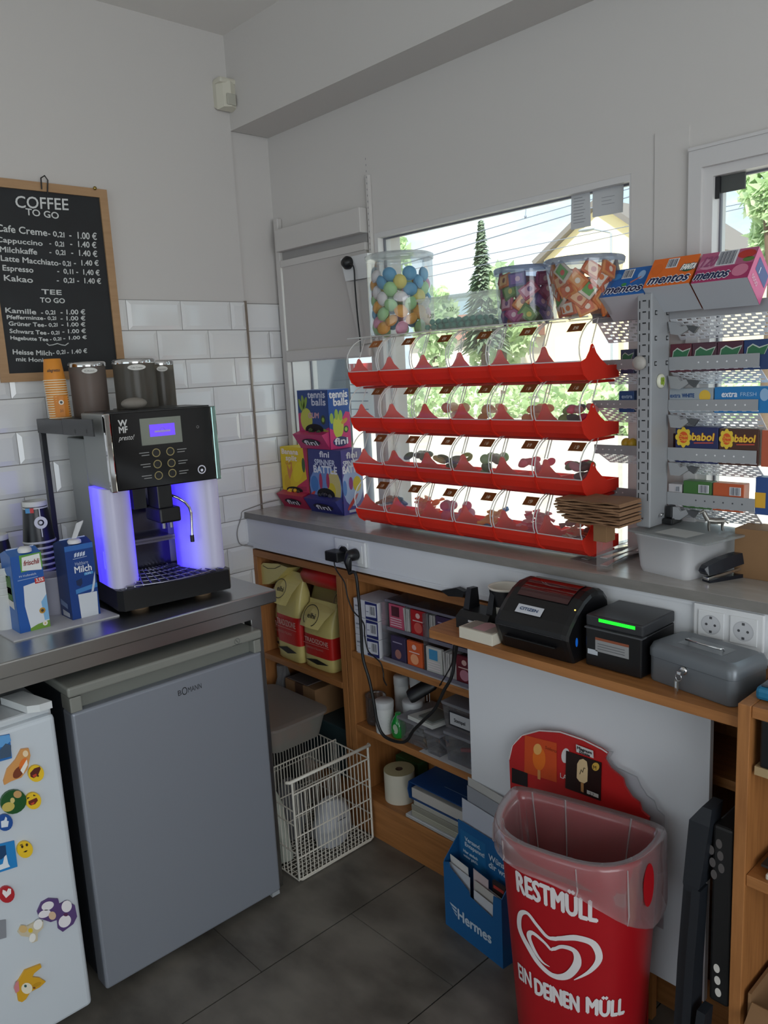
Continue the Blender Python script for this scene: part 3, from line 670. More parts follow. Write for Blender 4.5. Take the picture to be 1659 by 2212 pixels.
# head
HB, HT = .35, .556
mb = MB(); mb.box((-.2, .012, HB), (-.014, .333, HT), mat('machine_grey', '#8f9290', .45), .004); mb.box((-.40, .17, .48), (-.2, .333, HT), mat('machine_grey', '#8f9290', .45), .004); mb.box((-.19, .02, HT), (-.02, MWD - .02, HT + .003), MBK)
mb.build('head', t, world=False)
mb = MB(); mb.box((-.014, .029, HB - .004), (.003, .317, HT), BLACKG, .003)
F0 = .003
def fp(px, py): p = ML(px, py, F0 + .0006); return p
def ftext(s, l, r, h=None, mm=None, **k):
    a = fp(*l); b = fp(*r); mb.text(s, a, (0, 1, 0), UZ, mm or C('#c9c9c6'), h=h, w=(b - a).length, lift=.0002, **k)
ftext('W', (256, 921), (275, 921), .017, bold=.0008); ftext('MF', (258, 936), (276, 935), .018, bold=.0006)
ftext('presto!', (257, 952), (288, 946), .014, shear=.3)
for k, (px, py) in enumerate(((337.5, 978), (368, 975), (340.5, 1002.5), (370.5, 1000), (343, 1027), (372.5, 1022))):
    c = fp(px, py); mb.ring(c, .0095, .0118, (0, 1, 0), UZ, mat('button_gold', '#a99a6a', .3, .7)); mb.disk(c, .0095, (0, 1, 0), UZ, C('#181817', .3))
    for j in range(2):
        w_ = (.028, .022)[j]; o = c + V3((.0002, (-.02 - w_) if k % 2 == 0 else .02, .002 - j * .007))
        mb.quad(o, o + V3((0, w_, 0)), o + V3((0, w_, .0022)), o + V3((0, 0, .0022)), C('#8e8e8c'))
c = fp(436, 1014); mb.ring(c, .0095, .0125, (0, 1, 0), UZ, C('#d7d7e2')); mb.disk(c + V3((.0002, 0, -.002)), .004, (0, 1, 0), UZ, C('#e4e4f0'))
c = fp(427, 922); mb.ring(c, .003, .0038, (0, 1, 0), UZ, C('#8e8e8c'))
fpn = mb.build('front_panel', t, world=False)
a = fp(307, 963); b = fp(389, 898)
mb = MB(); mb.box((F0, a.y, a.z), (F0 + .0015, b.y, b.z), mat('display_glass', '#8f958c', .06, .9)); 
mb.build('display', fpn, world=False)
a = fp(324, 944); b = fp(376, 913); x = F0 + .0022
mb = MB(); mb.quad((x, a.y, a.z), (x, b.y, a.z), (x, b.y, b.z), (x, a.y, b.z), mat('lcd', '#5a3fd0', .3, emit='#6a48e0', estr=.9)); mb.ring(V3((x, (a.y + b.y) / 2, a.z + .016)), .006, .008, (0, 1, 0), UZ, C('#b9a8e8')); mb.box((x - .0002, a.y + .014, a.z + .011), (x + .0003, b.y - .014, a.z + .016), C('#b9a8e8')); mb.build('screen', fpn, world=False)
for y0, y1, mm in ((.012, .0285, mat('trim_mirror', '#d4d4d4', .05, 1.)), (.3175, .333, mat('trim_glass_green', '#7f9a94', .08, .6))):
    mb = MB(); mb.box((-.014, y0, HB - .006), (.003, y1, HT), mm, .003); mb.build('side_trim', t, world=False)
# hoppers
SMK = clear('hopper_brown', (.5, .42, .36), .05, .5, (.50, .44, .40), .3); SMK2 = clear('hopper_smoke', (.45, .40, .34), .07, .4, (.38, .35, .30), .2); CHR2 = CHROME
def hopper(x, pxl, pxr, pyt, pyb, col, lab, SMK=SMK2):
    a = PX(pxl, pyt, x); b = PX(pxr, pyt, x); c0 = PX((pxl + pxr) / 2 + 3, pyb, x); cy_ = (a.y + b.y) / 2; r = (b.y - a.y) / 2 * .93; c = V3((x - r * .2, cy_ + .004, 0)); z0, z1 = c0.z, (a.z + b.z) / 2
    h = MB(); h.lathe([(r, z0), (r, z1 - .012)], (c.x, c.y, 0), SMK, 36, cap0=False, cap1=False); o = h.build('hopper', t)
    h = MB(); zf = z0 + (z1 - z0) * .8; h.lathe([(r * .93, z0 + .002), (r * .97, zf), (r * .5, zf + .006), (0.0001, zf + .008)], (c.x, c.y, 0), mat('beans' + col, col, .7, bump=(90, .6)), 30); h.build('beans', o)
    h = MB(); h.lathe([(r * 1.03, z1 - .014), (r * 1.04, z1 - .004), (r * .98, z1), (r * .8, z1 + .001), (.0001, z1 + .001)], (c.x, c.y, 0), CHR2, 36); h.build('lid', o)
    d = V3((CAM.x - c.x, CAM.y - c.y, 0)).normalized(); e = V3((-d.y, d.x, 0)); h = MB()
    q = c + d * (r + .0015) + e * r * .12 + UZ * (z1 - .026); h.disk(q, r * .42, e, UZ, C('#cfcdc6'), 20, .0085); h.text(lab, q - UZ * .003 + d * .0004, e, UZ, C('#55524e'), h=.005, w=r * .55, align='c'); h.build('badge', o)
hopper(.22, 146, 226, 782, 905, '#8f6d5c', 'Choc', SMK)
hopper(.30, 243, 333, 775, 887, '#2e241d', 'Cafe Crema')
hopper(.22, 318, 372, 779, 887, '#2a211b', 'Espresso')
# pebble on the machine
c = PX(290, 876, .45); mb = MB(); mb.ell((c.x, c.y, HT + TZ + .020), (.028, .037, .0165), mat('pebble', '#8a837a', .8, noise=(30, .4, '#6c665f', (1, 1, 1))), 20, 12)
solo(mb, 'pebble', 'smooth grey pebble lying on top of the coffee machine', 'stone')
# ---- black side shelf with cups
t = thing('side_shelf', 'black metal shelf on a thin leg beside the coffee machine', 'shelf', (.25, -.97, TZ))
SBK = mat('satin_black', '#1c1d1f', .35)
mb = MB(); mb.box((.12, -1.0165, 1.489), (.318, -.84, 1.531), SBK, .002); mb.box((.318, -1.0165, 1.489), (.523, -1.0125, 1.534), SBK)
for px, py in ((162, 932), (187, 932)):
    c = PY(px, py, -1.017); mb.disk(c, .0035, UX, UZ, C('#000000'), 14, .0065)
mb.build('top', t)
for x, y in ((.131, -1.007), (.131, -.86)):
    mb = MB(); mb.box((x - .009, y - .008, TZ), (x + .009, y + .008, 1.489), SBK, .001); mb.build('leg', t)
# orange cup tower
OR = C('#d98a2b', .5); ORD = C('#f2dcb8', .5)
c0 = V3((.222, -.981, 0)); nst = 17
def espresso_cup(full, z, cx, cy):
    mb = MB(); mb.lathe([(.0308, .0008), (.0325, .0022), (.0308, .0038)], (cx, cy, z), ORD, 24, cap0=False)
    mb.lathe([(.0300, .004), (.0235, .062), (.0225, .063), (.0001, .060)], (cx, cy, z), OR, 24)
    return mb
zt0 = 1.531; step = .0068
first = None
for k in range(nst):
    cx, cy = c0.x, c0.y - .0003 * k
    if first is None:
        first = solo(espresso_cup(True, zt0, cx, cy), 'paper_cup', 'upturned orange paper espresso cup, one of the tower on the black side shelf', 'cup', 'orange espresso cups stacked upside down', loc=(cx, cy, zt0))
    elif k < nst - 1: dup(first, (cx, cy, zt0 + step * k))
z = zt0 + step * (nst - 1); mb = espresso_cup(True, z, c0.x, c0.y - .005)
d = V3((CAM.x - c0.x, CAM.y - c0.y, 0)).normalized(); e = V3((-d.y, d.x, 0)); q = V3((c0.x, c0.y - .005, z)) + d * .0275 + UZ * .026; vv = (UZ - d * .11).normalized()
mb.text('alegretto', q, e, vv, C('#4a2c10'), h=.009, w=.034, align='c', shear=.2, bold=.0003); solo(mb, 'paper_cup', 'topmost orange espresso cup with dark script, crowning the tower on the side shelf', 'cup', 'orange espresso cups stacked upside down', loc=(c0.x, c0.y, z))
q = V3((c0.x, c0.y, 1.566)) + d * .0335; t = thing('cup_label', 'orange paper label stuck to the front of the orange cup tower', 'label', (q.x, q.y, 1.548))
mb = MB(); e2 = e; aa = [q + e2 * (.024 * s) + UZ * (.03 * r) - d * (abs(s) ** 2 * .006) for r in (-1, 1) for s in (-.55, 0, .55, 1)]
mb.add(aa, [(0, 1, 5, 4), (1, 2, 6, 5), (2, 3, 7, 6)], C('#d07f22')); mb.build('paper', t)
mb = MB(); mb.disk(q + e2 * .006 + UZ * .012 + d * .0012, .007, e2, UZ, C('#e6dccb')); mb.disk(q + e2 * .006 + UZ * .012 + d * .0016, .004, e2, UZ, C('#3c3a36'), 8); mb.text('31', q + e2 * .0 - UZ * .016 + d * .001, e2, UZ, C('#5a3510'), h=.008); mb.build('print', t)
# ---- tray mat, cartons, cups, tub
t = None
mb = MB(); mb.box((.22, -1.62, TZ), (.515, -1.29, TZ + .003), C('#c9c8c9', .5)) if 0 else None
o = [PZ(31, 1387, TZ + .002), PZ(258, 1329, TZ + .002)]
mb.prism([(o[0].x - .005, o[0].y, TZ), (o[1].x, o[1].y, TZ), (.25, o[1].y - .01, TZ), (.18, o[0].y - .01, TZ)], (0, 0, .0035), C('#c4c3c5', .5))
solo(mb, 'tray_mat', 'white rectangular mat under the milk cartons', 'mat')
MZ = TZ + .0036
def carton(name, label, c, rot, w, d, h, main, side, deco, cap):
    t = thing(name, label, 'milk carton', (c[0], c[1], MZ), rot)
    mb = MB(); mb.box((-d, 0, 0), (0, w, h), main)
    mb.add([(-.001, 0, h), (-.001, w, h), (-d + .001, w, h), (-d + .001, 0, h), (-d * .5, w, h + .012), (-d * .5, 0, h + .012)], [(0, 1, 4, 5), (3, 5, 4, 2), (0, 5, 3), (1, 2, 4)], side)
    mb.quad((-d, -.0004, 0), (0, -.0004, 0), (0, -.0004, h), (-d, -.0004, h), side)
    mb.box((-d * .5 - .001, .004, h + .010), (-d * .5 + .001, w - .004, h + .0145), C('#b9c4d8'))
    deco(mb, w, d, h); mb.build('box', t, world=False)
    mb = MB(); cap(mb, w, d, h); mb.build('cap', t, world=False)
    return t
def q2(mb, pts, col, x=.0005): mb.poly([(x, y, z) for y, z in pts], C(col))
B1, B2 = '#1f56a4', '#173f85'
def deco1(mb, w, d, h):
    q2(mb, [(w * .28, h * .78), (w, h * .8), (w, h), (w * .28, h)], '#5d9a3e'); q2(mb, [(w * .32, h * .80), (w * .96, h * .77), (w * .94, h * .985), (w * .36, h * .97)], '#e8e9e6', .0008)
    mb.text('frischli', (.0011, w * .38, h * .86), UY, UZ, C('#8f2f2c'), h=.014, w=w * .5, shear=.2, bold=.0004)
    mb.text('H-Vollmilch', (.0008, w * .2, h * .72), UY, UZ, C('#cfd9e8'), h=.006, w=w * .55); mb.quad((.0008, w * .14, h * .68), (.0008, w * .8, h * .685), (.0008, w * .8, h * .692), (.0008, w * .14, h * .687), C('#9fb6d8'))
    q2(mb, [(w * .3, h * .6), (w, h * .64), (w, h * .02), (w * .36, h * .02), (w * .26, h * .34)], '#d9dde3'); q2(mb, [(w * .8, h * .35), (w, h * .44), (w, h * .1), (w * .84, h * .1)], '#7fb3dc', .0008)
    q2(mb, [(w * .34, 0), (w, 0), (w, h * .09), (w * .6, h * .07), (w * .34, h * .035)], '#6f9a35', .0009)
    q2(mb, [(w * .68, h * .60), (w * 1.0, h * .605), (w * 1.0, h * .675), (w * .68, h * .67)], '#c0332f', .0009); mb.text('3,5%', (.0012, w * .72, h * .622), UY, UZ, C('#f0e6e4'), h=.010, w=w * .24, bold=.0003)
    mb.disk((.0012, w * .8, h * .235), .008, UY, UZ, C('#b8862a')); mb.disk((.0016, w * .8, h * .235), .004, UY, UZ, C('#3c3424')); mb.disk((.0012, w * .84, h * .06), .0065, UY, UZ, C('#ece6d8')); mb.disk((.0016, w * .84, h * .06), .002, UY, UZ, C('#c9a32c'))
    q = lambda pts, col: mb.poly([(-d * (1 - s), -.0009, z) for s, z in pts], C(col))
    q([(.1, h * .42), (.75, h * .40), (.75, h * .74), (.1, h * .72)], '#3e6a2a'); q([(.2, h * .50), (.7, h * .49), (.7, h * .58), (.2, h * .58)], '#26336a'); q([(.1, h * .33), (.8, h * .30), (.8, h * .41), (.1, h * .42)], '#dad7d2'); q([(.15, h * .74), (.55, h * .7), (.3, h * .8)], '#dfe3df')
def cap1(mb, w, d, h): mb.lathe([(.017, h + .004), (.0175, h + .012), (.012, h + .018), (.0001, h + .019)], (-d * .22, w * .56, 0), C('#d9d9d7', .4), 20)
carton('milk_carton', 'pale blue and white milk carton with a red 3.5 percent mark', (.462, -1.246), .0, .078, .078, .205, C(B1, .35), C('#2f6ab4', .35), deco1, cap1)
def deco2(mb, w, d, h):
    q2(mb, [(0, h * .93), (w, h * .93), (w, h), (0, h)], '#2b66b0'); mb.text('MILSANI', (.0009, w * .3, h * .86), UY, UZ, C('#c6cfdf'), h=.012, w=w * .45, bold=.0008) if 0 else None
    for k in range(4): q2(mb, [(w * (.3 + k * .1), h * .835), (w * (.38 + k * .1), h * .845), (w * (.4 + k * .1), h * .9), (w * (.32 + k * .1), h * .885)], '#c9d2e2', .0008)
    q2(mb, [(w * .25, h * .812), (w * .75, h * .82), (w * .75, h * .827), (w * .25, h * .819)], '#aebcd6', .0008)
    mb.text('Haltbare', (.0009, w * .3, h * .725), UY, UZ, C('#aebad2'), h=.010, w=w * .46); mb.text('Milch', (.0009, w * .26, h * .625), UY, UZ, C('#e6e8ec'), h=.019, w=w * .6, bold=.0005)
    q2(mb, [(w * .58, h * .57), (w * .9, h * .575), (w * .9, h * .61), (w * .58, h * .605)], '#4a93c8', .0008); mb.text('1,5%', (.0012, w * .64, h * .58), UY, UZ, C('#dbe8f4'), h=.006)
    q2(mb, [(w * .27, h * .52), (w * .48, h * .54), (w * .48, h * .47), (w * .4, h * .43), (w * .28, h * .46)], '#10244e', .0008)
    q2(mb, [(w * .22, h * .34), (w, h * .38), (w, h * .44), (w * .22, h * .4)], '#3f7fbe', .0006)
    q2(mb, [(w * .3, 0), (w * .92, 0), (w * .96, h * .32), (w * .28, h * .33)], '#d3d7dc', .0008); q2(mb, [(w * .66, h * .32), (w * .76, h * .33), (w * .96, h * .6), (w * .94, h * .46), (w * .84, h * .33)], '#c5ced8', .0010)
    q = lambda pts, col: mb.poly([(-d * (1 - s), -.0009, z) for s, z in pts], C(col))
    q([(.2, h * .02), (.8, 0.004), (.8, h * .08), (.2, h * .1)], '#c9cdd6'); q([(.1, h * .16), (.7, h * .13), (.7, h * .2), (.1, h * .24)], '#7f93ba')
def cap2(mb, w, d, h):
    mb.lathe([(.018, h + .003), (.018, h + .010), (.014, h + .014), (.0001, h + .014)], (-d * .2, w * .45, 0), C('#d6d6d8', .4), 20)
    mb.prism([(-d * .3, w * .4, h + .014), (-d * .12, w * .5, h + .016), (-d * .2, w * .8, h + .052), (-d * .32, w * .86, h + .056), (-d * .42, w * .66, h + .05)], (0.003, .002, .004), C('#d0d0d3', .4))
carton('milk_carton', 'dark blue milk carton reading Milch with its white cap flipped open', (.46, -1.106), .0, .078, .078, .205, C(B2, .35), C('#143670', .35), deco2, cap2)
# black cup towers
BKC = C('#17181c', .35); RIM = C('#c9c9cc', .4)
def big_cup(cx, cy, z, deco=False):
    mb = MB(); mb.lathe([(.0455, 0), (.0475, .003), (.0455, .0065)], (cx, cy, z), RIM, 28, cap0=False)
    mb.lathe([(.0448, .005), (.0335, .108)], (cx, cy, z), BKC, 28, cap0=False, cap1=False); mb.lathe([(.0335, .108), (.0342, .110), (.0342, .122), (.031, .124), (.0300, .117), (.0001, .117)], (cx, cy, z), C('#cfcfcc', .5), 28, cap0=False)
    if deco:
        d = V3((CAM.x - cx, CAM.y - cy, 0)).normalized(); e = V3((-d.y, d.x, 0)); vv = (UZ - d * .11).normalized(); q = V3((cx, cy, z + .062)) + d * .0405 + e * .010
        mb.ring(q, .009, .018, e, vv, C('#c9c9cc')); mb.disk(q, .005, e, vv, C('#c9c9cc'), 12); 
        for s in (1, -1): mb.quad(q + vv * s * .018 - e * .0014, q + vv * s * .018 + e * .0014, q + vv * s * .042 + e * .0014 - d * .001 * s, q + vv * s * .042 - e * .0014 - d * .001 * s, C('#c9c9cc'))
        q2_ = V3((cx, cy, z + .092)) + d * .031 - e * .019
        mb.quad(q2_ - e * .008, q2_ + e * .004 + d * .005, q2_ + e * .004 + UZ * .014 + d * .004, q2_ - e * .008 + UZ * .014 - d * .001, C('#4a8fc0')); mb.quad(q2_ + e * .004 + d * .005, q2_ + e * .014 + d * .008, q2_ + e * .014 + UZ * .014 + d * .007, q2_ + e * .004 + UZ * .014 + d * .004, C('#c23a3a'))
    return mb
bc = PX(98, 1262, .19); bx_, by_ = .19, -1.076
first = None; nb = 11; st = (1.174 - TZ - .0) / nb
for k in range(nb):
    z = TZ + .0005 + st * k
    if first is None: first = solo(big_cup(bx_, by_, z), 'paper_cup', 'upturned black paper coffee cup with a white rim, one of the tower behind the cartons', 'cup', 'black coffee cups stacked upside down', loc=(bx_, by_, z))
    else: dup(first, (bx_, by_ , z))
solo(big_cup(bx_, by_, TZ + .0005 + st * nb, True), 'paper_cup', 'topmost black coffee cup with a white ring emblem, crowning the tower behind the cartons', 'cup', 'black coffee cups stacked upside down', loc=(bx_, by_, TZ + .0005 + st * nb))
ex_, ey_ = .20, -1.199
first = None; nb = 6
for k in range(nb):
    z = TZ + .0005 + .021 * k
    if first is None: first = solo(big_cup(ex_, ey_, z), 'paper_cup', 'upturned black paper cup in the shorter tower at the left edge', 'cup', 'shorter tower of black coffee cups', loc=(ex_, ey_, z))
    else: dup(first, (ex_, ey_, z))
# white cups at the left edge and tub behind the cartons
def white_cup(cx, cy, z):
    mb = MB(); mb.lathe([(.030, 0), (.038, .092), (.0395, .095), (.038, .097), (.036, .095), (.029, .004), (.0001, .004)], (cx, cy, z), C('#cfd0ce', .5), 28); return mb
w = None
for k in range(5):
    loc = (.37, -1.247, MZ + k * .018)
    if w is None: w = solo(white_cup(*loc), 'paper_cup', 'plain white paper cup in the stack at the left edge of the mat', 'cup', 'white paper cups at the left edge', loc=loc)
    else: dup(w, loc)
mb = MB(); mb.lathe([(.036, 0), (.045, .105), (.047, .108), (.045, .110), (.043, .106), (.034, .003), (.0001, .003)], (.335, -1.11, MZ), mat('milky_tub', '#bdbcc8', .4, transl=.4), 30)
solo(mb, 'plastic_tub', 'milky plastic tub standing between the two milk cartons', 'tub')
# ================================================================ window counter
KZ = 1.112; KF = -.235
CT = mat('counter_laminate', '#a29d98', .2, noise=(14, .6, '#b3aea9', (1, 3, 1)), spec=.7)
t = thing('window_counter', 'long grey laminate counter with a white front below the windows', 'counter', (2.4, -.12, .97))
mb = MB(); mb.box((.004, KF - .010, KZ - .024), (5.1, -.001, KZ), CT, .002); mb.build('worktop', t)
mb = MB(); mb.box((.004, KF - .0125, KZ - .0238), (5.1, KF - .0102, KZ - .0006), mat('edge_band', '#7b7873', .4, noise=(20, .5, '#8b8782', (1, 1, 4)))); mb.build('edge_band', t)
mb = MB(); mb.box((.002, KF, .975), (5.1, KF + .018, KZ - .024), FASC); mb.box((.002, KF - .006, .975), (5.1, KF, .992), FASC, .002); mb.box((.01, KF - .003, KZ - .036), (5.1, KF, KZ - .0245), FASC)
mb.build('front_panel', t)
# ---- sockets
SK = mat('socket_white', '#dadbdc', .3); SKD = mat('socket_hole', '#4a4b4e', .5)
def socket_frame(x0, zc, lab, n=2, y=KF, w=.153):
    t = thing('wall_socket', lab, 'socket', (x0 + w / 2, y, zc - .042))
    mb = MB(); mb.box((x0, y - .010, zc - .042), (x0 + w, y, zc + .042), SK, .003); mb.build('frame', t)
    for k in range(n):
        xc = x0 + .0415 + .0705 * k; mb = MB(); mb.box((xc - .029, y - .013, zc - .03), (xc + .029, y - .010, zc + .03), SK, .0015)
        q = V3((xc, y - .0131, zc)); mb.ring(q, .0195, .022, UX, UZ, mat('socket_edge', '#b9babd', .4)); mb.disk(q, .0195, UX, UZ, mat('socket_well', '#c3c4c7', .4))
        for s in (-1, 1): mb.disk(q + V3((s * .0095, -.0004, 0)), .003, UX, UZ, SKD, 10); mb.quad(q + V3((-.003, -.0004, s * .0185)), q + V3((.003, -.0004, s * .0185)), q + V3((.003, -.0004, s * .013)), q + V3((-.003, -.0004, s * .013)), SKD)
        mb.build('outlet', t)
    return t
socket_frame(.545, 1.036, 'white double socket with two black plugs under the candy boxes')
socket_frame(1.797, 1.042, 'white double socket with both outlets free beside the cash box')
# adapter and its thin cable
t = thing('power_adapter', 'square black power adapter plugged into the left outlet of the double socket', 'power adapter', (.60, -.27, 1.0))
mb = MB(); mb.box((.548, KF - .058, 1.008), (.612, KF - .013, 1.042), BLACK, .004); mb.lathe([(.019, 0), (.019, .02)], (.598, KF - .02, 1.036), BLACK, 20, axis=(0, 1, 0)); mb.build('body', t)
def spl(pts, n=8):
    A = [V3(p) for p in pts]; out = []
    for i in range(len(A) - 1):
        p0, p1, p2, p3 = A[max(i - 1, 0)], A[i], A[i + 1], A[min(i + 2, len(A) - 1)]
        for k in range(n):
            s = k / n; out.append(.5 * ((2 * p1) + (p2 - p0) * s + (2 * p0 - 5 * p1 + 4 * p2 - p3) * s * s + (3 * p1 - p0 - 3 * p2 + p3) * s ** 3))
    return out + [A[-1]]
CB = mat('cable_black', '#131314', .5)
pts = [V3((.585, KF - .04, 1.008))] + [PY(*q, -.275) for q in ((722, 1215), (727, 1232), (744, 1258), (751, 1290), (762, 1318), (780, 1338), (787, 1352))] + [PY(*q, -.262) for q in ((788, 1375), (795, 1405), (810, 1420), (822, 1432))] + [PY(*q, -.255) for q in ((828, 1452), (829, 1468))] + [PY(835, 1480, -.2)]
mb = MB(); mb.tube(spl(pts), .0024, CB, 6); mb.build('cable', t)
# plug with the thick cable that hangs in a loop and rises to the desk
t = thing('power_cable', 'thick black power cable hanging in a loop from the right outlet', 'cable', (.66, -.27, .8))
mb = MB(); xc = .545 + .0415 + .0705; mb.lathe([(.019, 0), (.02, -.012), (.018, -.03), (.010, -.04), (.0001, -.041)], (xc, KF - .013, 1.036), BLACK, 20, axis=(0, 1, 0))
mb.tube([(xc, KF - .04, 1.038), (xc, KF - .05, 1.02), (xc, KF - .046, .995), (xc, KF - .044, .975)], [.014, .014, .009, .005], BLACK, 10); mb.build('plug', t)
pts = [V3((xc, KF - .044, .978))] + [PY(*q, -.29) for q in ((768, 1240), (775, 1295), (780, 1360), (784, 1420), (798, 1470), (808, 1520), (815, 1560), (830, 1590), (862, 1603), (880, 1598), (893, 1578), (915, 1556), (940, 1530), (960, 1490), (976, 1460), (984, 1410))] + [PY(988, 1383, -.33)] + [PY(988, 1374, -.36)]
mb = MB(); mb.tube(spl(pts), .0052, CB, 8); mb.build('cable', t)
# white cable at the left end of the counter
pts = [PX(602, 1080, .02), PX(575, 1086, .015), PX(540, 1098, .012), V3((.008, KF - .02, KZ + .003)), PX(521, 1118, .012), PX(513, 1145, .012), PX(514, 1165, .015), PX(522, 1177, .02), PX(545, 1180, .04), V3((.06, KF + .03, .968))]
mb = MB(); mb.tube(spl(pts), .002, C('#8d8a86', .5), 6); solo(mb, 'thin_cable', 'thin grey cable looping round the left end of the counter', 'cable')

# ---- left bay: roller blind and socket board
t = thing('roller_blind', 'white roller blind pulled half down over the narrow left window', 'blind', (.27, -.02, 1.66))
BL = mat('blind_cloth', '#bfbab6', .85); BLX = mat('blind_box_white', '#c6c2be', .55)
z0 = 1.668
mb = MB(); mb.box((.056, -.020, z0 + .03), (.528, -.016, 2.02), BL); mb.build('cloth', t)
mb = MB(); mb.box((.05, -.032, z0), (.532, -.010, z0 + .044), BLX, .008, 3); mb.build('hem_bar', t)
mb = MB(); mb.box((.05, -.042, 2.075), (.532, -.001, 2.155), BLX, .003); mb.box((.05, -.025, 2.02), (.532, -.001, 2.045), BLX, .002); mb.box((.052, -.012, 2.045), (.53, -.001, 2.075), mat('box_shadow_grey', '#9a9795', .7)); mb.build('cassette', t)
mb = MB(); mb.box((.018, -.022, 1.15), (.046, -.001, 2.2), BLX, .003); mb.build('side_rail', t)
t = thing('shelf_upright', 'white slotted metal upright left of the big window', 'upright', (.545, -.012, 1.12))
mb = MB(); mb.box((.539, -.014, 1.113), (.552, -.001, 2.255), WHITE, .001)
for k in range(30): z = 1.75 + k * .019; mb.quad((.5445, -.0143, z), (.5470, -.0143, z), (.5470, -.0143, z + .006), (.5445, -.0143, z + .006), C('#77757a'))
mb.build('rail', t)
a = PY(746, 562, -.03); b = PY(803, 548, -.03)
t = thing('socket_board', 'tilted white surface socket with a black plug hanging beside the blind', 'socket', (.42, -.03, 1.9))
mb = MB(); q = [PY(*p, -.035) for p in ((745, 560), (803, 547), (803, 600), (756, 608))][::-1]; mb.prism([p[:] for p in q], (0, -.02, 0), SK); mb.disk(PY(796, 558, -.0554), .003, UX, UZ, SKD, 8); mb.build('board', t)
mb = MB(); q = [PY(*p, -.034) for p in ((750, 610), (803, 601), (803, 740), (780, 745))][::-1]; mb.prism([p[:] for p in q], (0, -.006, 0), BLX); mb.build('back_strip', t)
mb = MB(); c = PY(754, 568, -.056); mb.lathe([(.021, 0), (.022, -.012), (.012, -.026), (.0001, -.027)], c, BLACK, 18, axis=(0, 1, 0)); mb.build('plug', t)
mb = MB(); mb.tube(spl([c + V3((.004, -.022, -.004))] + [PY(*p, -.066) for p in ((763, 575), (767, 620), (772, 680), (778, 735))] + [PY(779, 760, -.03)]), .0028, CB, 6); mb.build('cable', t)

# ---- three candy display boxes
def printbox(name, label, x0, yf, z0, w, d, h, front, side, fdeco, sdeco, hole, traycol, cat='candy box'):
    t = thing(name, label, cat, (x0 + w / 2, yf + d / 2, z0))
    mb = MB(); mb.box((x0, yf, z0), (x0 + w, yf + d, z0 + h), front); mb.quad((x0 + w + .0005, yf, z0), (x0 + w + .0005, yf + d, z0), (x0 + w + .0005, yf + d, z0 + h), (x0 + w + .0005, yf, z0 + h), side)
    fdeco(lambda u, v: V3((x0 + u * w, yf - .0006, z0 + v * h)), mb); sdeco(lambda u, v: V3((x0 + w + .001, yf + u * d, z0 + v * h)), mb)
    mb.build('carton', t)
    mb = MB(); mb.disk((x0 + hole[0] * w, yf - .0018, z0 + hole[1] * h), hole[2] * w, UX, UZ, C('#131012', .8), 22, hole[3] * h)
    rnd = random.Random(int(x0 * 1000))
    for k in range(8):
        a = rnd.uniform(0, 6.28); q = V3((x0 + hole[0] * w + math.cos(a) * hole[2] * w * .6, yf - .006, z0 + (hole[1] - .3 * hole[3]) * h + math.sin(a) * hole[3] * h * .3)); mb.ell(q, (.011, .007, .008), C(hole[4][k % len(hole[4])], .4), 8, 6)
    mb.build('opening', t)
    mb = MB(); zt = z0 + .055; zb_ = z0 + .002
    mb.prism([(x0 + .002, yf - .001, zb_), (x0 + .002, yf - .001, zt + .01), (x0 + .002, yf - .036, zt)], (w - .004, 0, 0), traycol)
    n = V3((0, -(zt - zb_), -.036)).normalized(); u = UX; v = V3((0, -.036, zt - zb_)).normalized()
    o = V3((x0 + w * .5, yf - .001, zb_)) + v * .018
    mb.disk(o + v * .012 + V3((0, -.0012, -.0008)), w * .3, u, v, C('#221d2c'), 20, .016); mb.text('fini', o + V3((0, -.002, -.0012)), u, v, C('#f2f0f2'), h=.022, w=w * .42, align='c', bold=.0012)
    mb.build('dispenser_tray', t)
    return t
def P4(mb, f, pts, col, k=0.):
    q = [f(*p) for p in pts]; n = (q[1] - q[0]).cross(q[2] - q[1]).normalized(); mb.poly([(p + n * k)[:] for p in q], C(col))
def bl(cx, cy, rx, ry, n=16, rot=0): return blob(cx, cy, rx, ry, rot, n)
# spinner battle
BY = -.085
def fd(f, mb):
    P4(mb, f, [(0, 0), (1, 0), (1, 1), (0, 1)], '#343a78'); P4(mb, f, bl(.5, .42, .5, .33), '#6f8fc4', .0002); P4(mb, f, bl(.76, .42, .2, .27), '#cfc07a', .0004); P4(mb, f, bl(.68, .36, .12, .13), '#d8c22c', .0006); P4(mb, f, bl(.16, .45, .12, .13), '#3f78b8', .0006)
    P4(mb, f, [(.3, .2), (.44, .5), (.5, .62), (.56, .5), (.7, .2)], '#d9dde8', .0005); P4(mb, f, bl(.36, .5, .05, .13), '#b0335c', .0008); P4(mb, f, bl(.58, .52, .05, .12), '#b0335c', .0008)
    P4(mb, f, [(0, 0), (1, 0), (1, .16), (.0, .2)], '#27376e', .0006); P4(mb, f, bl(.86, .2, .14, .05), '#8e3a6c', .0008); P4(mb, f, bl(.08, .28, .1, .03, rot=.5), '#c8403a', .0009)
    mb.text('fini', f(.37, .885), UX, UZ, C('#e9e9f0'), h=.022, w=.055, bold=.0012); mb.text('SPINNER', f(.2, .755), UX, UZ, C('#cfd6e6'), h=.022, w=.118, bold=.001); mb.text('BATTLE', f(.16, .635), UX, UZ, C('#e6e9f0'), h=.027, w=.135, bold=.0014)
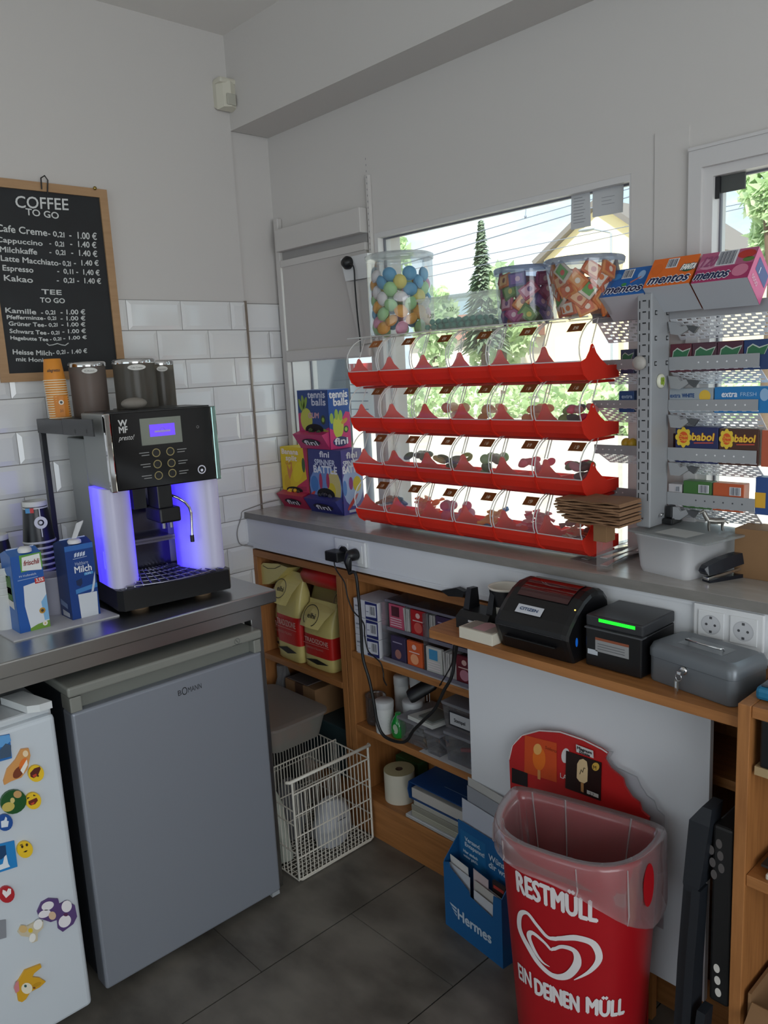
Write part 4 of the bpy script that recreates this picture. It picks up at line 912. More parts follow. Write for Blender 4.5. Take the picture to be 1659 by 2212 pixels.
def sd(f, mb):  # same print in lighter tints: window light put into the side's colours
    P4(mb, f, [(0, 0), (1, 0), (1, 1), (0, 1)], '#534c96'); P4(mb, f, bl(.5, .45, .5, .33), '#a9bde0', .0002); P4(mb, f, bl(.7, .46, .2, .12), '#d8c22c', .0004); P4(mb, f, [(.3, .2), (.45, .5), (.55, .5), (.8, .2)], '#e2e6ef', .0005); P4(mb, f, bl(.4, .48, .1, .1), '#9a3f86', .0006); P4(mb, f, bl(.1, .42, .1, .12), '#5a86c6', .0006); P4(mb, f, bl(.45, .19, .3, .04, rot=.4), '#c8403a', .0008); P4(mb, f, [(.25, .03), (.9, .03), (.9, .07), (.25, .07)], '#d5d6e2', .0006)
    u = UY; mb.text('fini', f(.25, .87), u, UZ, C('#e9e9f0'), h=.022, w=.05, bold=.0012); mb.text('SPINNER', f(.08, .755), u, UZ, C('#dfe4ee'), h=.02, w=.08, bold=.001); mb.text('BATTLE', f(.05, .645), u, UZ, C('#eceef4'), h=.026, w=.088, bold=.0014)
printbox('candy_box', 'dark violet candy box with a planet print, lower right of the three', .222, BY, KZ, .19, .098, .235, C('#3a3f80', .4), C('#4c4690', .4), fd, sd, (.5, .30, .27, .10, ('#23232c', '#3c3c48')), C('#2b2f7a', .4))
# banana split
def fd(f, mb):
    P4(mb, f, [(0, 0), (1, 0), (1, 1), (0, 1)], '#e3c421'); P4(mb, f, [(0, 0), (1, 0), (1, 1), (.85, 1), (.93, .5), (.6, .38), (.42, .3), (.3, .12), (0, .2)], '#c22a55', .0002)
    P4(mb, f, bl(.62, .6, .22, .14, rot=.6), '#e8d020', .0004); P4(mb, f, bl(.2, .42, .12, .12), '#d9b21c', .0004); P4(mb, f, bl(.84, .72, .06, .12), '#3a5a34', .0005); P4(mb, f, [(.3, .45), (.42, .62), (.4, .75), (.32, .62), (.22, .72), (.24, .55)], '#d8884c', .0005); P4(mb, f, bl(.86, .15, .07, .05), '#e6d8dc', .0005); P4(mb, f, [(.55, .28), (.9, .3), (.9, .37), (.55, .36)], '#a22448', .0005)
    mb.text('Banana', f(.06, .885), UX, UZ, C('#f0e2d2'), h=.02, w=.105, bold=.0014); mb.text('split', f(.2, .78), UX, UZ, C('#f0e2d2'), h=.02, w=.07, bold=.0014); mb.text('GUM', f(.18, .71), UX, UZ, C('#c05a3a'), h=.012, w=.04)
printbox('candy_box', 'yellow and pink candy box on the counter beside the tiled wall', .03, BY + .012, KZ, .172, .098, .235, C('#e3c421', .4), C('#c22a55', .4), fd, lambda f, mb: None, (.46, .29, .3, .06, ('#e0bb22', '#d8a81c', '#3c2a14')), C('#b92a50', .4))
# tennis balls
def fd(f, mb):
    P4(mb, f, [(0, 0), (1, 0), (1, 1), (0, 1)], '#1d3e7c'); P4(mb, f, [(0, 0), (1, 0), (1, .38), (.8, .32), (.5, .3), (.2, .4), (.08, .62), (0, .6)], '#b32a66', .0002)
    P4(mb, f, bl(.27, .5, .2, .2, rot=.2), '#b9bb4a', .0004); 
    for k, (u, v) in enumerate(((.18, .8), (.1, .75), (.26, .78))): P4(mb, f, bl(u, v, .05, .12, rot=(.1, .5, -.5)[k]), '#7f9a3c', .0005)
    P4(mb, f, bl(.82, .5, .08, .08), '#2a3c2c', .0004); P4(mb, f, bl(.82, .5, .04, .04), '#8fae34', .0006); P4(mb, f, bl(.82, .3, .1, .05), '#8aa238', .0004); P4(mb, f, bl(.94, .28, .05, .05), '#b9923a', .0006)
    mb.text('tennis', f(.36, .87), UX, UZ, C('#c6cad8'), h=.025, w=.1, bold=.0012); mb.text('balls', f(.48, .745), UX, UZ, C('#c6cad8'), h=.025, w=.08, bold=.0012); mb.text('GUM', f(.34, .53), UX, UZ, C('#c99aa0'), h=.02, w=.06, bold=.0012, shear=.1)
def sd(f, mb):  # right face coloured brighter than the front, as lit from the window
    P4(mb, f, [(0, 0), (1, 0), (1, 1), (0, 1)], '#2356a6'); P4(mb, f, [(0, 0), (1, 0), (1, .6), (.8, .62), (.3, .3), (0, .36)], '#d42d76', .0002); P4(mb, f, bl(.42, .38, .26, .2, rot=.1), '#ccd24a', .0004); P4(mb, f, bl(.72, .46, .16, .04, rot=.2), '#d69a34', .0006)
    for k, (u, v) in enumerate(((.35, .58), (.12, .52), (.55, .56))): P4(mb, f, bl(u, v, .09, .09, rot=(.1, .7, -.6)[k]), '#9fc04a', .0005)
    P4(mb, f, bl(.78, .32, .12, .06), '#2c4a30', .0006); P4(mb, f, bl(.78, .32, .07, .035), '#a3c840', .0008)
    mb.text('tennis', f(.06, .86), UY, UZ, C('#eef0f6'), h=.027, w=.085, bold=.0014); mb.text('balls', f(.25, .73), UY, UZ, C('#eef0f6'), h=.027, w=.066, bold=.0014); P4(mb, f, bl(.5, .12, .38, .085), '#2a2c66', .0006); mb.text('fini', f(.2, .075), UY, UZ, C('#f4f2f6'), h=.024, w=.062, bold=.0014, lift=.0012)
printbox('candy_box', 'blue and pink candy box standing on the two others', .178, BY + .002, KZ + .236, .178, .098, .214, C('#1d3e7c', .4), C('#2356a6', .4), fd, sd, (.52, .33, .3, .10, ('#1e2a16', '#33441e')), C('#c02868', .4))
# ================================================================ pick-and-mix rack in front of the big window
RED = mat('red_plastic', '#f6503c', .3, transl=.6)
REDD = mat('red_rail', '#cf2419', .35, transl=.5)
CLR = clear('hood_clear', (.97, .975, .97), .09, .10, (.94, .96, .94))
EDGE = clear('hood_edge', (.95, .96, .95), .35, .7, (.97, .98, .98))
BWN = mat('price_tag_brown', '#9a6338', .6, transl=.5)
NB, BW, X0 = 6, .1435, .639
YL = -.22; LIPS = [1.62, 1.477, 1.332, 1.183]
base = thing('bin_rack', 'clear and red rack frame that carries the four rows of candy bins', 'rack', (1.07, -.12, KZ))
mb = MB()
for z in LIPS: mb.box((X0 + .004, YL + .055, z - .054), (X0 + NB * BW - .004, YL + .15, z - .0475), REDD, .001)
mb.build('rail', base)
mb = MB()
for x in (X0 + .002, X0 + NB * BW - .006): mb = MB(); mb.box((x, YL + .168, KZ), (x + .004, YL + .19, LIPS[0] + .1), CLR); mb.build('rear_upright', base)
pass
mb = MB(); mb.box((X0 + .03, YL + .10, KZ), (X0 + NB * BW - .03, YL + .15, LIPS[3] - .0495), CLR); mb.build('plinth', base)
mb = MB(); mb.box((X0 - .06, YL + .055, LIPS[0] + .1055), (X0 + NB * BW - .02, YL + .21, LIPS[0] + .1085), CLR); mb.tube([(X0 - .06, YL + .055, LIPS[0] + .107), (X0 + NB * BW - .02, YL + .055, LIPS[0] + .107)], .0018, EDGE, 6); mb.build('top_shelf', base)
TOPZ = LIPS[0] + .1087
PROF = [(0, 0), (.002, -.012), (.012, -.031), (.034, -.045), (.165, -.041), (.165, -.012)]
ARC = [(0, .001), (-.006, .016), (-.0075, .034), (-.003, .053), (.009, .071), (.026, .086), (.048, .097), (.075, .103), (.15, .1045)]
FIN = [(.11, -.012), (.082, .004), (.062, .020), (.051, .037), (.046, .0415), (.040, .0385), (.033, .024), (.018, .007)]
def make_bin():
    t = thing('candy_bin', 'bin', 'candy bin', (0, 0, 0))
    w = BW - .0006; mb = MB(); th = .0022
    inn = [(.0025, 0), (.0045, -.011), (.014, -.0292), (.035, -.0425), (.1628, -.0385), (.1628, -.012)]
    mb.prism([(th, y, z) for y, z in PROF] + [(th, y, z) for y, z in inn[::-1]], (w - 2 * th, 0, 0), RED)
    rim = [(y - .0035 if y < .05 else y, z - (.002 if z < -.02 else 0)) for y, z in PROF]
    for x in (.0008, w - th - .0008): mb.prism([(x, y, z) for y, z in rim + FIN], (th, 0, 0), RED)
    for x in (th + .0003, ): mb.disk((x, .0455, .033), .0025, UY, UZ, C('#e8c8c0'), 10)
    mb.disk((w + .0004, .0455, .033), .0025, UY, UZ, C('#e8c8c0'), 10)
    mb.build('tray', t, world=False)
    mb = MB(); x0, x1 = .004, w - .004
    mb.loft([[(x0, y, z), (x1, y, z)] for y, z in ARC], CLR, closed=False, cap=False)
    for x in (x0, x1): mb.poly([(x, y, z) for y, z in ARC[:8]] + [(x, .047, .043), (x, .02, .012)], clear('hood_side', (.985, .99, .985), .03, .03, (.95, .96, .95)))
    h = mb.build('hood', t, world=False)
    mb = MB()
    for pts, r_ in [([(x, y, z) for y, z in ARC[:8]] + [(x, .047, .043)], .0017) for x in (x0, x1)] + [([(x0, 0, .0012), (x1, 0, .0012)], .0016), ([(x0, .15, .1045), (x1, .15, .1045)], .001)]:
        mb = MB(); mb.tube(pts, r_, EDGE, 5); mb.build('edge', h, world=False)
    return t
proto = make_bin()
ordn = ['leftmost', 'second from left', 'third from left', 'fourth from left', 'fifth from left', 'rightmost']
rown = ['top row', 'second row from top', 'third row from top', 'bottom row']
bins = {}
for r in range(4):
    for k in range(NB):
        loc = (X0 + k * BW, YL, LIPS[r])
        o = proto if (r, k) == (0, 0) else dup(proto, loc)
        o.location = loc; o['label'] = 'red candy bin with clear hood, %s, %s' % (ordn[k], rown[r]); o['group'] = 'candy bins of the pick-and-mix rack'
        MW[o.name] = Matrix.Translation(V3(loc)); bins[r, k] = o
        n = 24 - r * 6 - (5 - k)
        a = V3((.094, .0075, .0705)); d = V3((0, .017, .0155)); mb = MB(); off = V3((0, -.0012, .0012)); ww_ = .043
        mb.quad(a + off, a + off + V3((ww_, 0, 0)), a + off + d * 1.25 + V3((ww_, 0, 0)), a + off + d * 1.25, BWN)
        mb.text(str(n), a + off + d * .3 + V3((ww_ / 2, 0, 0)), UX, d, C('#d8c6ae'), h=.012, align='c'); mb.build('price_tag', o, world=False)
# sweets in the bins: one mesh per shape and colour, copied
SW = {}
def sweet(shape, col, loc, rnd, label, group, s=1.):
    key = (shape, col)
    if key not in SW:
        mb = MB(); hc = tuple(int(col[i_:i_ + 2], 16) for i_ in (1, 3, 5)); cm = mat('sweet_' + col, '#%02x%02x%02x' % tuple(int(v_ + (255 - v_) * .25 + (v_ - sum(hc) / 3) * .25) if v_ + (255 - v_) * .25 + (v_ - sum(hc) / 3) * .25 < 255 else 255 for v_ in hc), .3, transl=.7)
        if shape == 'ball': mb.ell((0, 0, .011), (.0115, .0115, .011), cm, 12, 8)
        elif shape == 'bean': mb.ell((0, 0, .008), (.016, .009, .008), cm, 12, 8)
        elif shape == 'ring': mb.tube([(.012 * math.cos(a), .012 * math.sin(a), .005) for a in [2 * PI * i / 14 for i in range(14)]], .005, cm, 7, closed=True)
        elif shape == 'strip': mb.box((-.024, -.006, 0), (.024, .006, .006), cm, .002)
        else:
            mb.ell((0, 0, .007), (.012, .009, .007), cm, 10, 6)
            for s_ in (-1, 1): mb.prism([(s_ * .010, -.002, .005), (s_ * .022, -.008, .004), (s_ * .022, .008, .004), (s_ * .010, .002, .005)][::s_], (0, 0, .004), cm)
        SW[key] = mb.build('sweet'); o = SW[key]; first = True
    else: o = SW[key].copy(); COL.objects.link(o)
    o.location = loc; o.rotation_euler = (rnd.uniform(-.5, .5), rnd.uniform(-.5, .5), rnd.uniform(0, 6.28)); o.scale = (s, s, s)
    tag(o, label, 'sweet', group); return o
FILL = {(1, 2): ('ball', ('#d9a090', '#d8c7a0'), 5, 'pale'), (1, 3): ('bean', ('#d8b88a', '#c9a468'), 6, 'amber'), (1, 4): ('bean', ('#dba66a', '#e3b87e'), 8, 'honey-coloured'), (1, 5): ('bean', ('#c92a60', '#2c2226', '#8fae5a', '#c79a9a'), 10, 'pink, black and green'),
        (2, 1): ('bean', ('#5a6a4a', '#3a4238'), 9, 'dark green'), (2, 2): ('ring', ('#9a9a52', '#6a6a40', '#c9b87a'), 9, 'olive ring'), (2, 3): ('ball', ('#8fae7a', '#a9c49a', '#6c7d5c'), 9, 'pale green'), (2, 4): ('bean', ('#d0486a', '#dc6f88'), 10, 'pink'), (2, 5): ('bean', ('#d05a72', '#7a8a62', '#5e3a3a', '#c98a98'), 12, 'pink and green'),
        (3, 0): ('strip', ('#7a3c22', '#4a6a86', '#8f5a34'), 9, 'brown'), (3, 1): ('wrap', ('#e0882c', '#e8a848', '#d86a2c'), 12, 'orange wrapped'), (3, 2): ('ball', ('#e08aa8', '#c9507a', '#d9b0c0'), 11, 'pink'), (3, 3): ('strip', ('#3f8fc0', '#e6b43c', '#e0a030'), 11, 'blue and yellow'), (3, 4): ('wrap', ('#c8285c', '#d85a80', '#e8b0b8'), 13, 'magenta wrapped'), (3, 5): ('wrap', ('#9a4a2c', '#c8743c', '#d8a878', '#8a3a34'), 13, 'brown wrapped')}
rnd = random.Random(12)
for (r, k), (sh, cols, n, word) in FILL.items():
    for i in range(n + 3):
        fr_ = i / n; x = X0 + k * BW + .034 + rnd.random() * (BW - .068); y = YL + .055 + rnd.random() * .08; z = LIPS[r] - .032 + (.024 if i > n * .35 else 0) + (.022 if i > n * .65 else 0)
        sweet(sh, cols[i % len(cols)], (x, y, z), rnd, '%s sweet in the candy bin %s, %s' % (word, ordn[k], rown[r]), 'sweets in the bin %s, %s' % (ordn[k], rown[r]), 1.3)

# ---- jars on the rack
JY = YL + .135
JAR = clear('jar_clear', (.95, .965, .97), .2, .05, (.9, .93, .95))
def jar_dims(pl_, pr_, py, y): a = PY(pl_, py, y); b = PY(pr_, py, y); return (a.x + b.x) / 2, (b.x - a.x) / 2
cx, r_ = jar_dims(819, 921, 700, JY); zt_ = PY(870, 548, JY).z
r_ *= .97
t = thing('candy_jar', 'tall clear jar of pastel wafer sweets on the rack, left end', 'jar', (cx, JY, TOPZ))
mb = MB(); mb.lathe([(r_ * .96, TOPZ + .001), (r_, TOPZ + .01), (r_, zt_ - .012), (r_ * .95, zt_ - .006)], (cx, JY, 0), JAR, 40, cap1=False); mb.build('body', t)
mb = MB(); mb.lathe([(r_ * 1.03, zt_ - .018), (r_ * 1.04, zt_ - .004), (r_ * .95, zt_), (r_ * .5, zt_ + .001), (r_ * .45, zt_ + .005), (.0001, zt_ + .005)], (cx, JY, 0), clear('lid_clear', (.9, .93, .95), .3, .25, (.88, .91, .94)), 40, cap0=False); mb.build('lid', t)
WCOL = ['#dd9ab2', '#5d9fc4', '#a3cf92', '#e6a447', '#dccb66', '#e9e2e2', '#5d9fc4', '#e6a447']
WM = []
for c in WCOL[:6]:
    mb = MB(); mb.ell((0, 0, 0), (.0205, .0205, .0135), C(c, .6), 18, 8); mb.tube([(.0208 * math.cos(a), .0208 * math.sin(a), 0) for a in [2 * PI * i / 18 for i in range(18)]], .0012, C(c, .6), 5, closed=True)
    WM.append(mb)
wob = {}
def wafer(ci, loc, nrm):
    if ci not in wob: o = WM[ci].build('wafer_sweet'); wob[ci] = o
    else: o = wob[ci].copy(); COL.objects.link(o)
    o.location = loc; o.rotation_euler = V3(nrm).to_track_quat('Z', 'Y').to_euler(); tag(o, 'pastel flying-saucer wafer sweet in the tall clear jar', 'sweet', 'wafer sweets in the tall jar')
rnd = random.Random(3); lay = 8
for L in range(lay):
    z = TOPZ + .020 + L * .0225
    for k in range(8):
        a = 2 * PI * (k + .5 * (L % 2)) / 8; rr = r_ - .0235; n_ = V3((math.cos(a) + rnd.uniform(-.5, .5), math.sin(a) + rnd.uniform(-.5, .5), rnd.uniform(-.5, .5)))
        if z > zt_ - .032: continue
        low = L < 3; ci = rnd.choice((3, 4, 0, 3, 2, 1)) if low else rnd.choice((1, 1, 2, 0, 3, 4, 5, 2))
        wafer(ci, (cx + rr * math.cos(a), JY + rr * math.sin(a), z + rnd.uniform(-.003, .003)), n_)
for k in range(3): a = 2 * PI * k / 3 + 4; wafer((2, 0, 2)[k], (cx + r_ * .4 * math.cos(a), JY + r_ * .4 * math.sin(a), TOPZ + .02 + .0225 * 4 + k * .0225), (.3, -.8, .5))
# frosted box of green sweets
x0 = PY(914, 718, YL + .07).x; x1 = PY(1066, 712, YL + .07).x; zt2 = PY(990, 640, YL + .13).z
y0, y1 = YL + .065, YL + .19; FROST = clear('frosted_box', (.95, .97, .96), .08, .24, (.9, .93, .92))
t = thing('plastic_box', 'frosted clear box holding dark green sweets on top of the candy rack', 'box', ((x0 + x1) / 2, (y0 + y1) / 2, TOPZ))
def taper_box(mb, x0, y0, x1, y1, z0, z1, e, m, bottom=True):
    rg = lambda d, z: [(x0 - d, y0 - d, z), (x1 + d, y0 - d, z), (x1 + d, y1 + d, z), (x0 - d, y1 + d, z)]
    mb.loft([rg(0, z0), rg(e, z1)], m, cap=False, smooth=False)
    if bottom: mb.poly(rg(0, z0)[::-1], m)
mb = MB(); taper_box(mb, x0, y0, x1, y1, TOPZ + .001, zt2 - .008, .006, FROST)
mb.text('1,20', (x0 + .03, y0 - .0045, TOPZ + .036), UX, UZ, C('#33413c'), h=.012, shear=.2); mb.text('0,20 -', (x0 + .105, y0 - .0055, TOPZ + .048), UX, UZ, C('#33413c'), h=.012, shear=.2); mb.build('tub', t)
mb = MB(); q = zt2 - .008; mb.box((x0 - .011, y0 - .011, q), (x1 + .011, y1 + .011, q + .007), FROST, .003); mb.box((x0 + .01, y0 + .01, q + .007), (x1 - .01, y1 - .01, q + .009), FROST); mb.build('lid', t)
GM = None; nx, ny = 10, 5
for L in range(2):
    for i in range(nx):
        for j in range(ny):
            if L == 1 and (j > 2 or i > 7): continue
            p = (x0 + .012 + (x1 - x0 - .024) * (i + .5 * L) / (nx - 1) * .97, y0 + .013 + (y1 - y0 - .026) * (j + .3 * L) / (ny - 1) * .95, TOPZ + .0105 + L * .0145)
            if GM is None: mb = MB(); mb.ell((0, 0, 0), (.0088, .0088, .0085), C('#2f7d66', .4), 12, 8); GM = mb.build('green_sweet'); o = GM
            else: o = GM.copy(); COL.objects.link(o)
            o.location = p; tag(o, 'dark green ball sweet inside the frosted box', 'sweet', 'green sweets in the frosted box')
# two tubs with blue lids
LID = clear('lid_bluish', (.55, .62, .78), .3, .45, (.42, .5, .66))
def tub(label, pl_, pr_, pbl, pbr, pyt, pyb, y, cols, n, seed, group, plabel):
    cx, rt = jar_dims(pl_, pr_, pyt, y); cb, rb = jar_dims(pbl, pbr, pyb, y); zt = PY((pl_ + pr_) / 2, pyt + 6, y).z; z0 = TOPZ + .001
    t = thing('candy_tub', label, 'tub', (cx, y, TOPZ)); rt *= .97; rb *= .97
    mb = MB(); mb.lathe([(rb * .97, z0), (rb, z0 + .006), (rt * .97, zt - .012)], (cx, y, 0), JAR, 40, cap1=False); mb.build('body', t)
    mb = MB(); mb.lathe([(rt, zt - .016), (rt * 1.02, zt - .004), (rt * .98, zt), (rt * .9, zt - .003), (.0001, zt - .003)], (cx, y, 0), LID, 40, cap0=False); mb.build('lid', t)
    rnd = random.Random(seed); pm = {}
    for i in range(n):
        per = 8; a = 2 * PI * ((i % per) + .5 * ((i // per) % 2) + rnd.uniform(-.2, .2)) / per; lv = (i // per) / max(1, (n - 1) // per); rr = (rb + (rt - rb) * lv * .8) - .0165; z = z0 + .021 + lv * (zt - z0 - .055)
        c = cols[i % len(cols)]
        if c not in pm:
            m_ = MB(); m_.box((-.024, -.004, -.018), (.024, .004, .018), C(c[0], .45), .003); m_.quad((-.017, -.0045, -.012), (.017, -.0045, -.012), (.017, -.0045, .012), (-.017, -.0045, .012), C(c[1], .45)); m_.disk((.003, -.0049, 0), .007, UX, UZ, C(c[2], .45), 10); o = m_.build('sweet_packet'); pm[c] = o
        else: o = pm[c].copy(); COL.objects.link(o)
        d = V3((math.cos(a), math.sin(a), rnd.uniform(-.3, .3))); o.location = (cx + rr * math.cos(a), y + rr * math.sin(a), z); o.rotation_euler = (rnd.uniform(-.25, .25), rnd.uniform(-.9, .9), math.atan2(d.y, d.x) + PI / 2)
        tag(o, plabel, 'sweet packet', group)
tub('smaller clear tub with a bluish lid and mixed purple packets on the rack', 1080, 1197, 1089, 1193, 572, 703, YL + .125, [('#4a3f7a', '#7a5a9a', '#c9a0b0'), ('#8a2f62', '#b05a86', '#e0c0c8'), ('#4f6f3c', '#7a9a5a', '#d0c060'), ('#a83c5c', '#d9a8b8', '#6a3c7a'), ('#c9702c', '#e0b070', '#7a3c2c')], 32, 5, 'packets in the smaller tub', 'small purple, pink or green sweet packet in the smaller tub')
tub('larger clear tub with a bluish lid and orange packets on the rack, right end', 1188, 1340, 1203, 1318, 552, 690, YL + .105, [('#d9722c', '#e8a060', '#f0e0d0'), ('#c85a24', '#e9d9c8', '#d9722c'), ('#e08a44', '#d0602c', '#f0d8c0'), ('#d8c8b8', '#5a9a44', '#c83c2c'), ('#c9602c', '#e6b48a', '#b04424')], 40, 6, 'packets in the larger tub', 'small orange sweet packet in the larger tub')

# ---- notices taped to the window
PAP = mat('paper_backlit', '#cfd0d2', .8, transl=.25)
for nm, q, lab in (('a', ((1234, 421), (1274, 413), (1276, 488), (1233, 497)), 'narrow printed notice taped to the big window, left of the wider one'), ('b', ((1280, 412), (1347, 399), (1345, 458), (1280, 470)), 'wider white notice taped high in the right corner of the big window')):
    mb = MB(); p = [PY(*a, .0255) for a in q]; mb.prism([a[:] for a in p[::-1]], (0, .0012, 0), PAP)
    A, B, D = p[0], p[1], p[3]; U = B - A; Vv = D - A
    rows = 9 if nm == 'a' else 3
    for k in range(rows):
        f0 = .12 + .78 * k / rows if nm == 'a' else .32 + .13 * k; w0, w1 = (.14, .62 + .2 * ((k * 37) % 10) / 10) if nm == 'a' else (.3, .72 - .1 * (k % 2))
        mb.quad(A + U * w0 + Vv * (f0 + .018) - UY * .0006, A + U * w1 + Vv * (f0 + .018) - UY * .0006, A + U * w1 + Vv * f0 - UY * .0006, A + U * w0 + Vv * f0 - UY * .0006, C('#8d9094'))
    solo(mb, 'paper_notice', lab, 'notice')
# gadget fixed high in the right-hand window: dark blind fabric
a = PY(1530, 378, .03); b = PY(1614, 362, .03); c = PY(1530, 424, .03)
t = thing('dark_blind', 'short dark grey blind in the upper corner of the right-hand window', 'blind', ((a.x + b.x) / 2, .03, c.z))
mb = MB(); mb.box((1.70, .020, c.z), (b.x, .026, 2.022), mat('dark_fabric', '#4d504e', .8)); mb.build('fabric', t)
mb = MB(); mb.box((1.6995, .012, c.z - .012), (1.716, .0195, 2.022), C('#1d1d20', .5)); mb.build('guide', t)
# ================================================================ grey display stand with chewing gum
STG = mat('stand_grey', '#9b9da0', .45, .1); STD = mat('stand_slot', '#1e1f22', .7)
PYF = -.145
a = PY(1373, 1130, PYF); b = PY(1404, 1139, PYF); pz0 = 1.2165; pz1 = PY(1388, 634, PYF).z; ys = PX(1443, 1000, b.x).y
px0, px1 = a.x, b.x
st = thing('display_stand', 'grey metal display stand of sloping perforated shelves for chewing gum', 'display stand', ((px0 + px1) / 2, (PYF + ys) / 2, pz0))
mb = MB(); mb.box((px0, PYF, pz0), (px1, ys, pz1), STG, .003)
n = 19
for k in range(n):
    z = pz0 + .075 + (pz1 - pz0 - .1) * k / (n - 1)
    for f in (.2, .82): x = px0 + (px1 - px0) * f; mb.quad((x - .0012, PYF - .0006, z - .009), (x + .0012, PYF - .0006, z - .009), (x + .0012, PYF - .0006, z + .009), (x - .0012, PYF - .0006, z + .009), STD)
    x = px0 + (px1 - px0) * .5; mb.quad((x - .0045, PYF - .0006, z + .0065), (x + .0045, PYF - .0006, z + .0065), (x + .0045, PYF - .0006, z + .0095), (x - .0045, PYF - .0006, z + .0095), STD)
for k in range(3):
    z = pz1 - .045 - k * .058
    for f in (.22, .85):
        y = PYF + (ys - PYF) * f; X_ = px1 + .0006
        for dy, dz, hw, hh in ((-.004, 0, .0014, .005), (0, .0042, .005, .0012), (0, -.0042, .005, .0012)): mb.quad((X_, y + dy - hw, z + dz - hh), (X_, y + dy + hw, z + dz - hh), (X_, y + dy + hw, z + dz + hh), (X_, y + dy - hw, z + dz + hh), STD)
mb.build('post', st)
for q, ax in ((PY(1385, 1122, PYF - .001), 1), (PX(1426, 1112, px1 + .001), 0)):
    mb = MB(); mb.lathe([(.004, 0), (.004, .004), (.002, .006)], q, CHROME, 12, axis=(0, -1, 0) if ax == 1 else (1, 0, 0)); mb.tube([q + V3((-.008, -.003, -.003)), q + V3((.008, -.003, .004))] if ax == 1 else [q + V3((.003, -.008, -.002)), q + V3((.003, .009, .002))], .0022, CHROME, 6); mb.build('wing_screw', st)
mb = MB(); q = PX(1445, 1110, px1 - .01); mb.box((px1 + .002, ys - .03, 1.2165), (px1 + .028, ys + .02, 1.232), BLACK, .003); mb.box((px1 + .006, ys - .02, 1.232), (px1 + .022, ys + .005, 1.262), BLACK, .003); mb.build('foot_clamp', st)
LY = ys - .004                                   # plane of the shelf lips
SHR = [((1446, 655), (1700, 628), 690), ((1446, 775), (1700, 745), 800), ((1446, 862), (1640, 868), 886), ((1446, 968), (1645, 985), 996), ((1446, 1066), (1640, 1104), 1096)]
SHL = [((1280, 686), 706), ((1283, 776), 790), ((1281, 866), 880), ((1284, 958), 972), ((1287, 1046), 1060)]
PERF = mat('perforated_plate', '#eceef2', .4); HOLE = mat('punched_hole', '#6f7378', .6); HOLEL = mat('hole_rim_light', '#e2e4e6', .4)
shelf_info = []
CUP = 0
def perforated(mb, xa, xb, y0, z0, y1, z1):
    """sloping plate with rows of real punched slots: built as strips with gaps"""
    nr = 7; d = V3((0, y1 - y0, z1 - z0)); pitch = .021; nx = max(2, int((xb - xa) / pitch)); p = (xb - xa) / nx
    n_ = V3((0, -(z1 - z0), (y1 - y0))).normalized() * .0012
    F = []; V = []
    def pt(x, s): return (V3((x, y0, z0)) + d * s)
    def q(xa_, xb_, s0, s1):
        a_, b_, c_, e_ = pt(xa_, s0), pt(xb_, s0), pt(xb_, s1), pt(xa_, s1); mb.add([a_[:], b_[:], c_[:], e_[:], (a_ + n_)[:], (b_ + n_)[:], (c_ + n_)[:], (e_ + n_)[:]], [(0, 1, 2, 3), (7, 6, 5, 4), (0, 4, 5, 1), (1, 5, 6, 2), (2, 6, 7, 3), (3, 7, 4, 0)], PERF)
    for r in range(nr):
        s0, s1 = r / nr, (r + 1) / nr; sm = (s0 + s1) / 2; hh = .30 / nr
        q(xa, xb, s0, sm - hh); q(xa, xb, sm + hh, s1)
        off = (r % 2) * p * .5; xs = xa
        for k in range(nx + 1):
            h0 = xa + k * p + off - p * .5 + p * .22; h1 = h0 + p * .56
            if h0 <= xs or h1 >= xb - .002: continue
            q(xs, h0, sm - hh, sm + hh); xs = h1
        q(xs, xb, sm - hh, sm + hh)
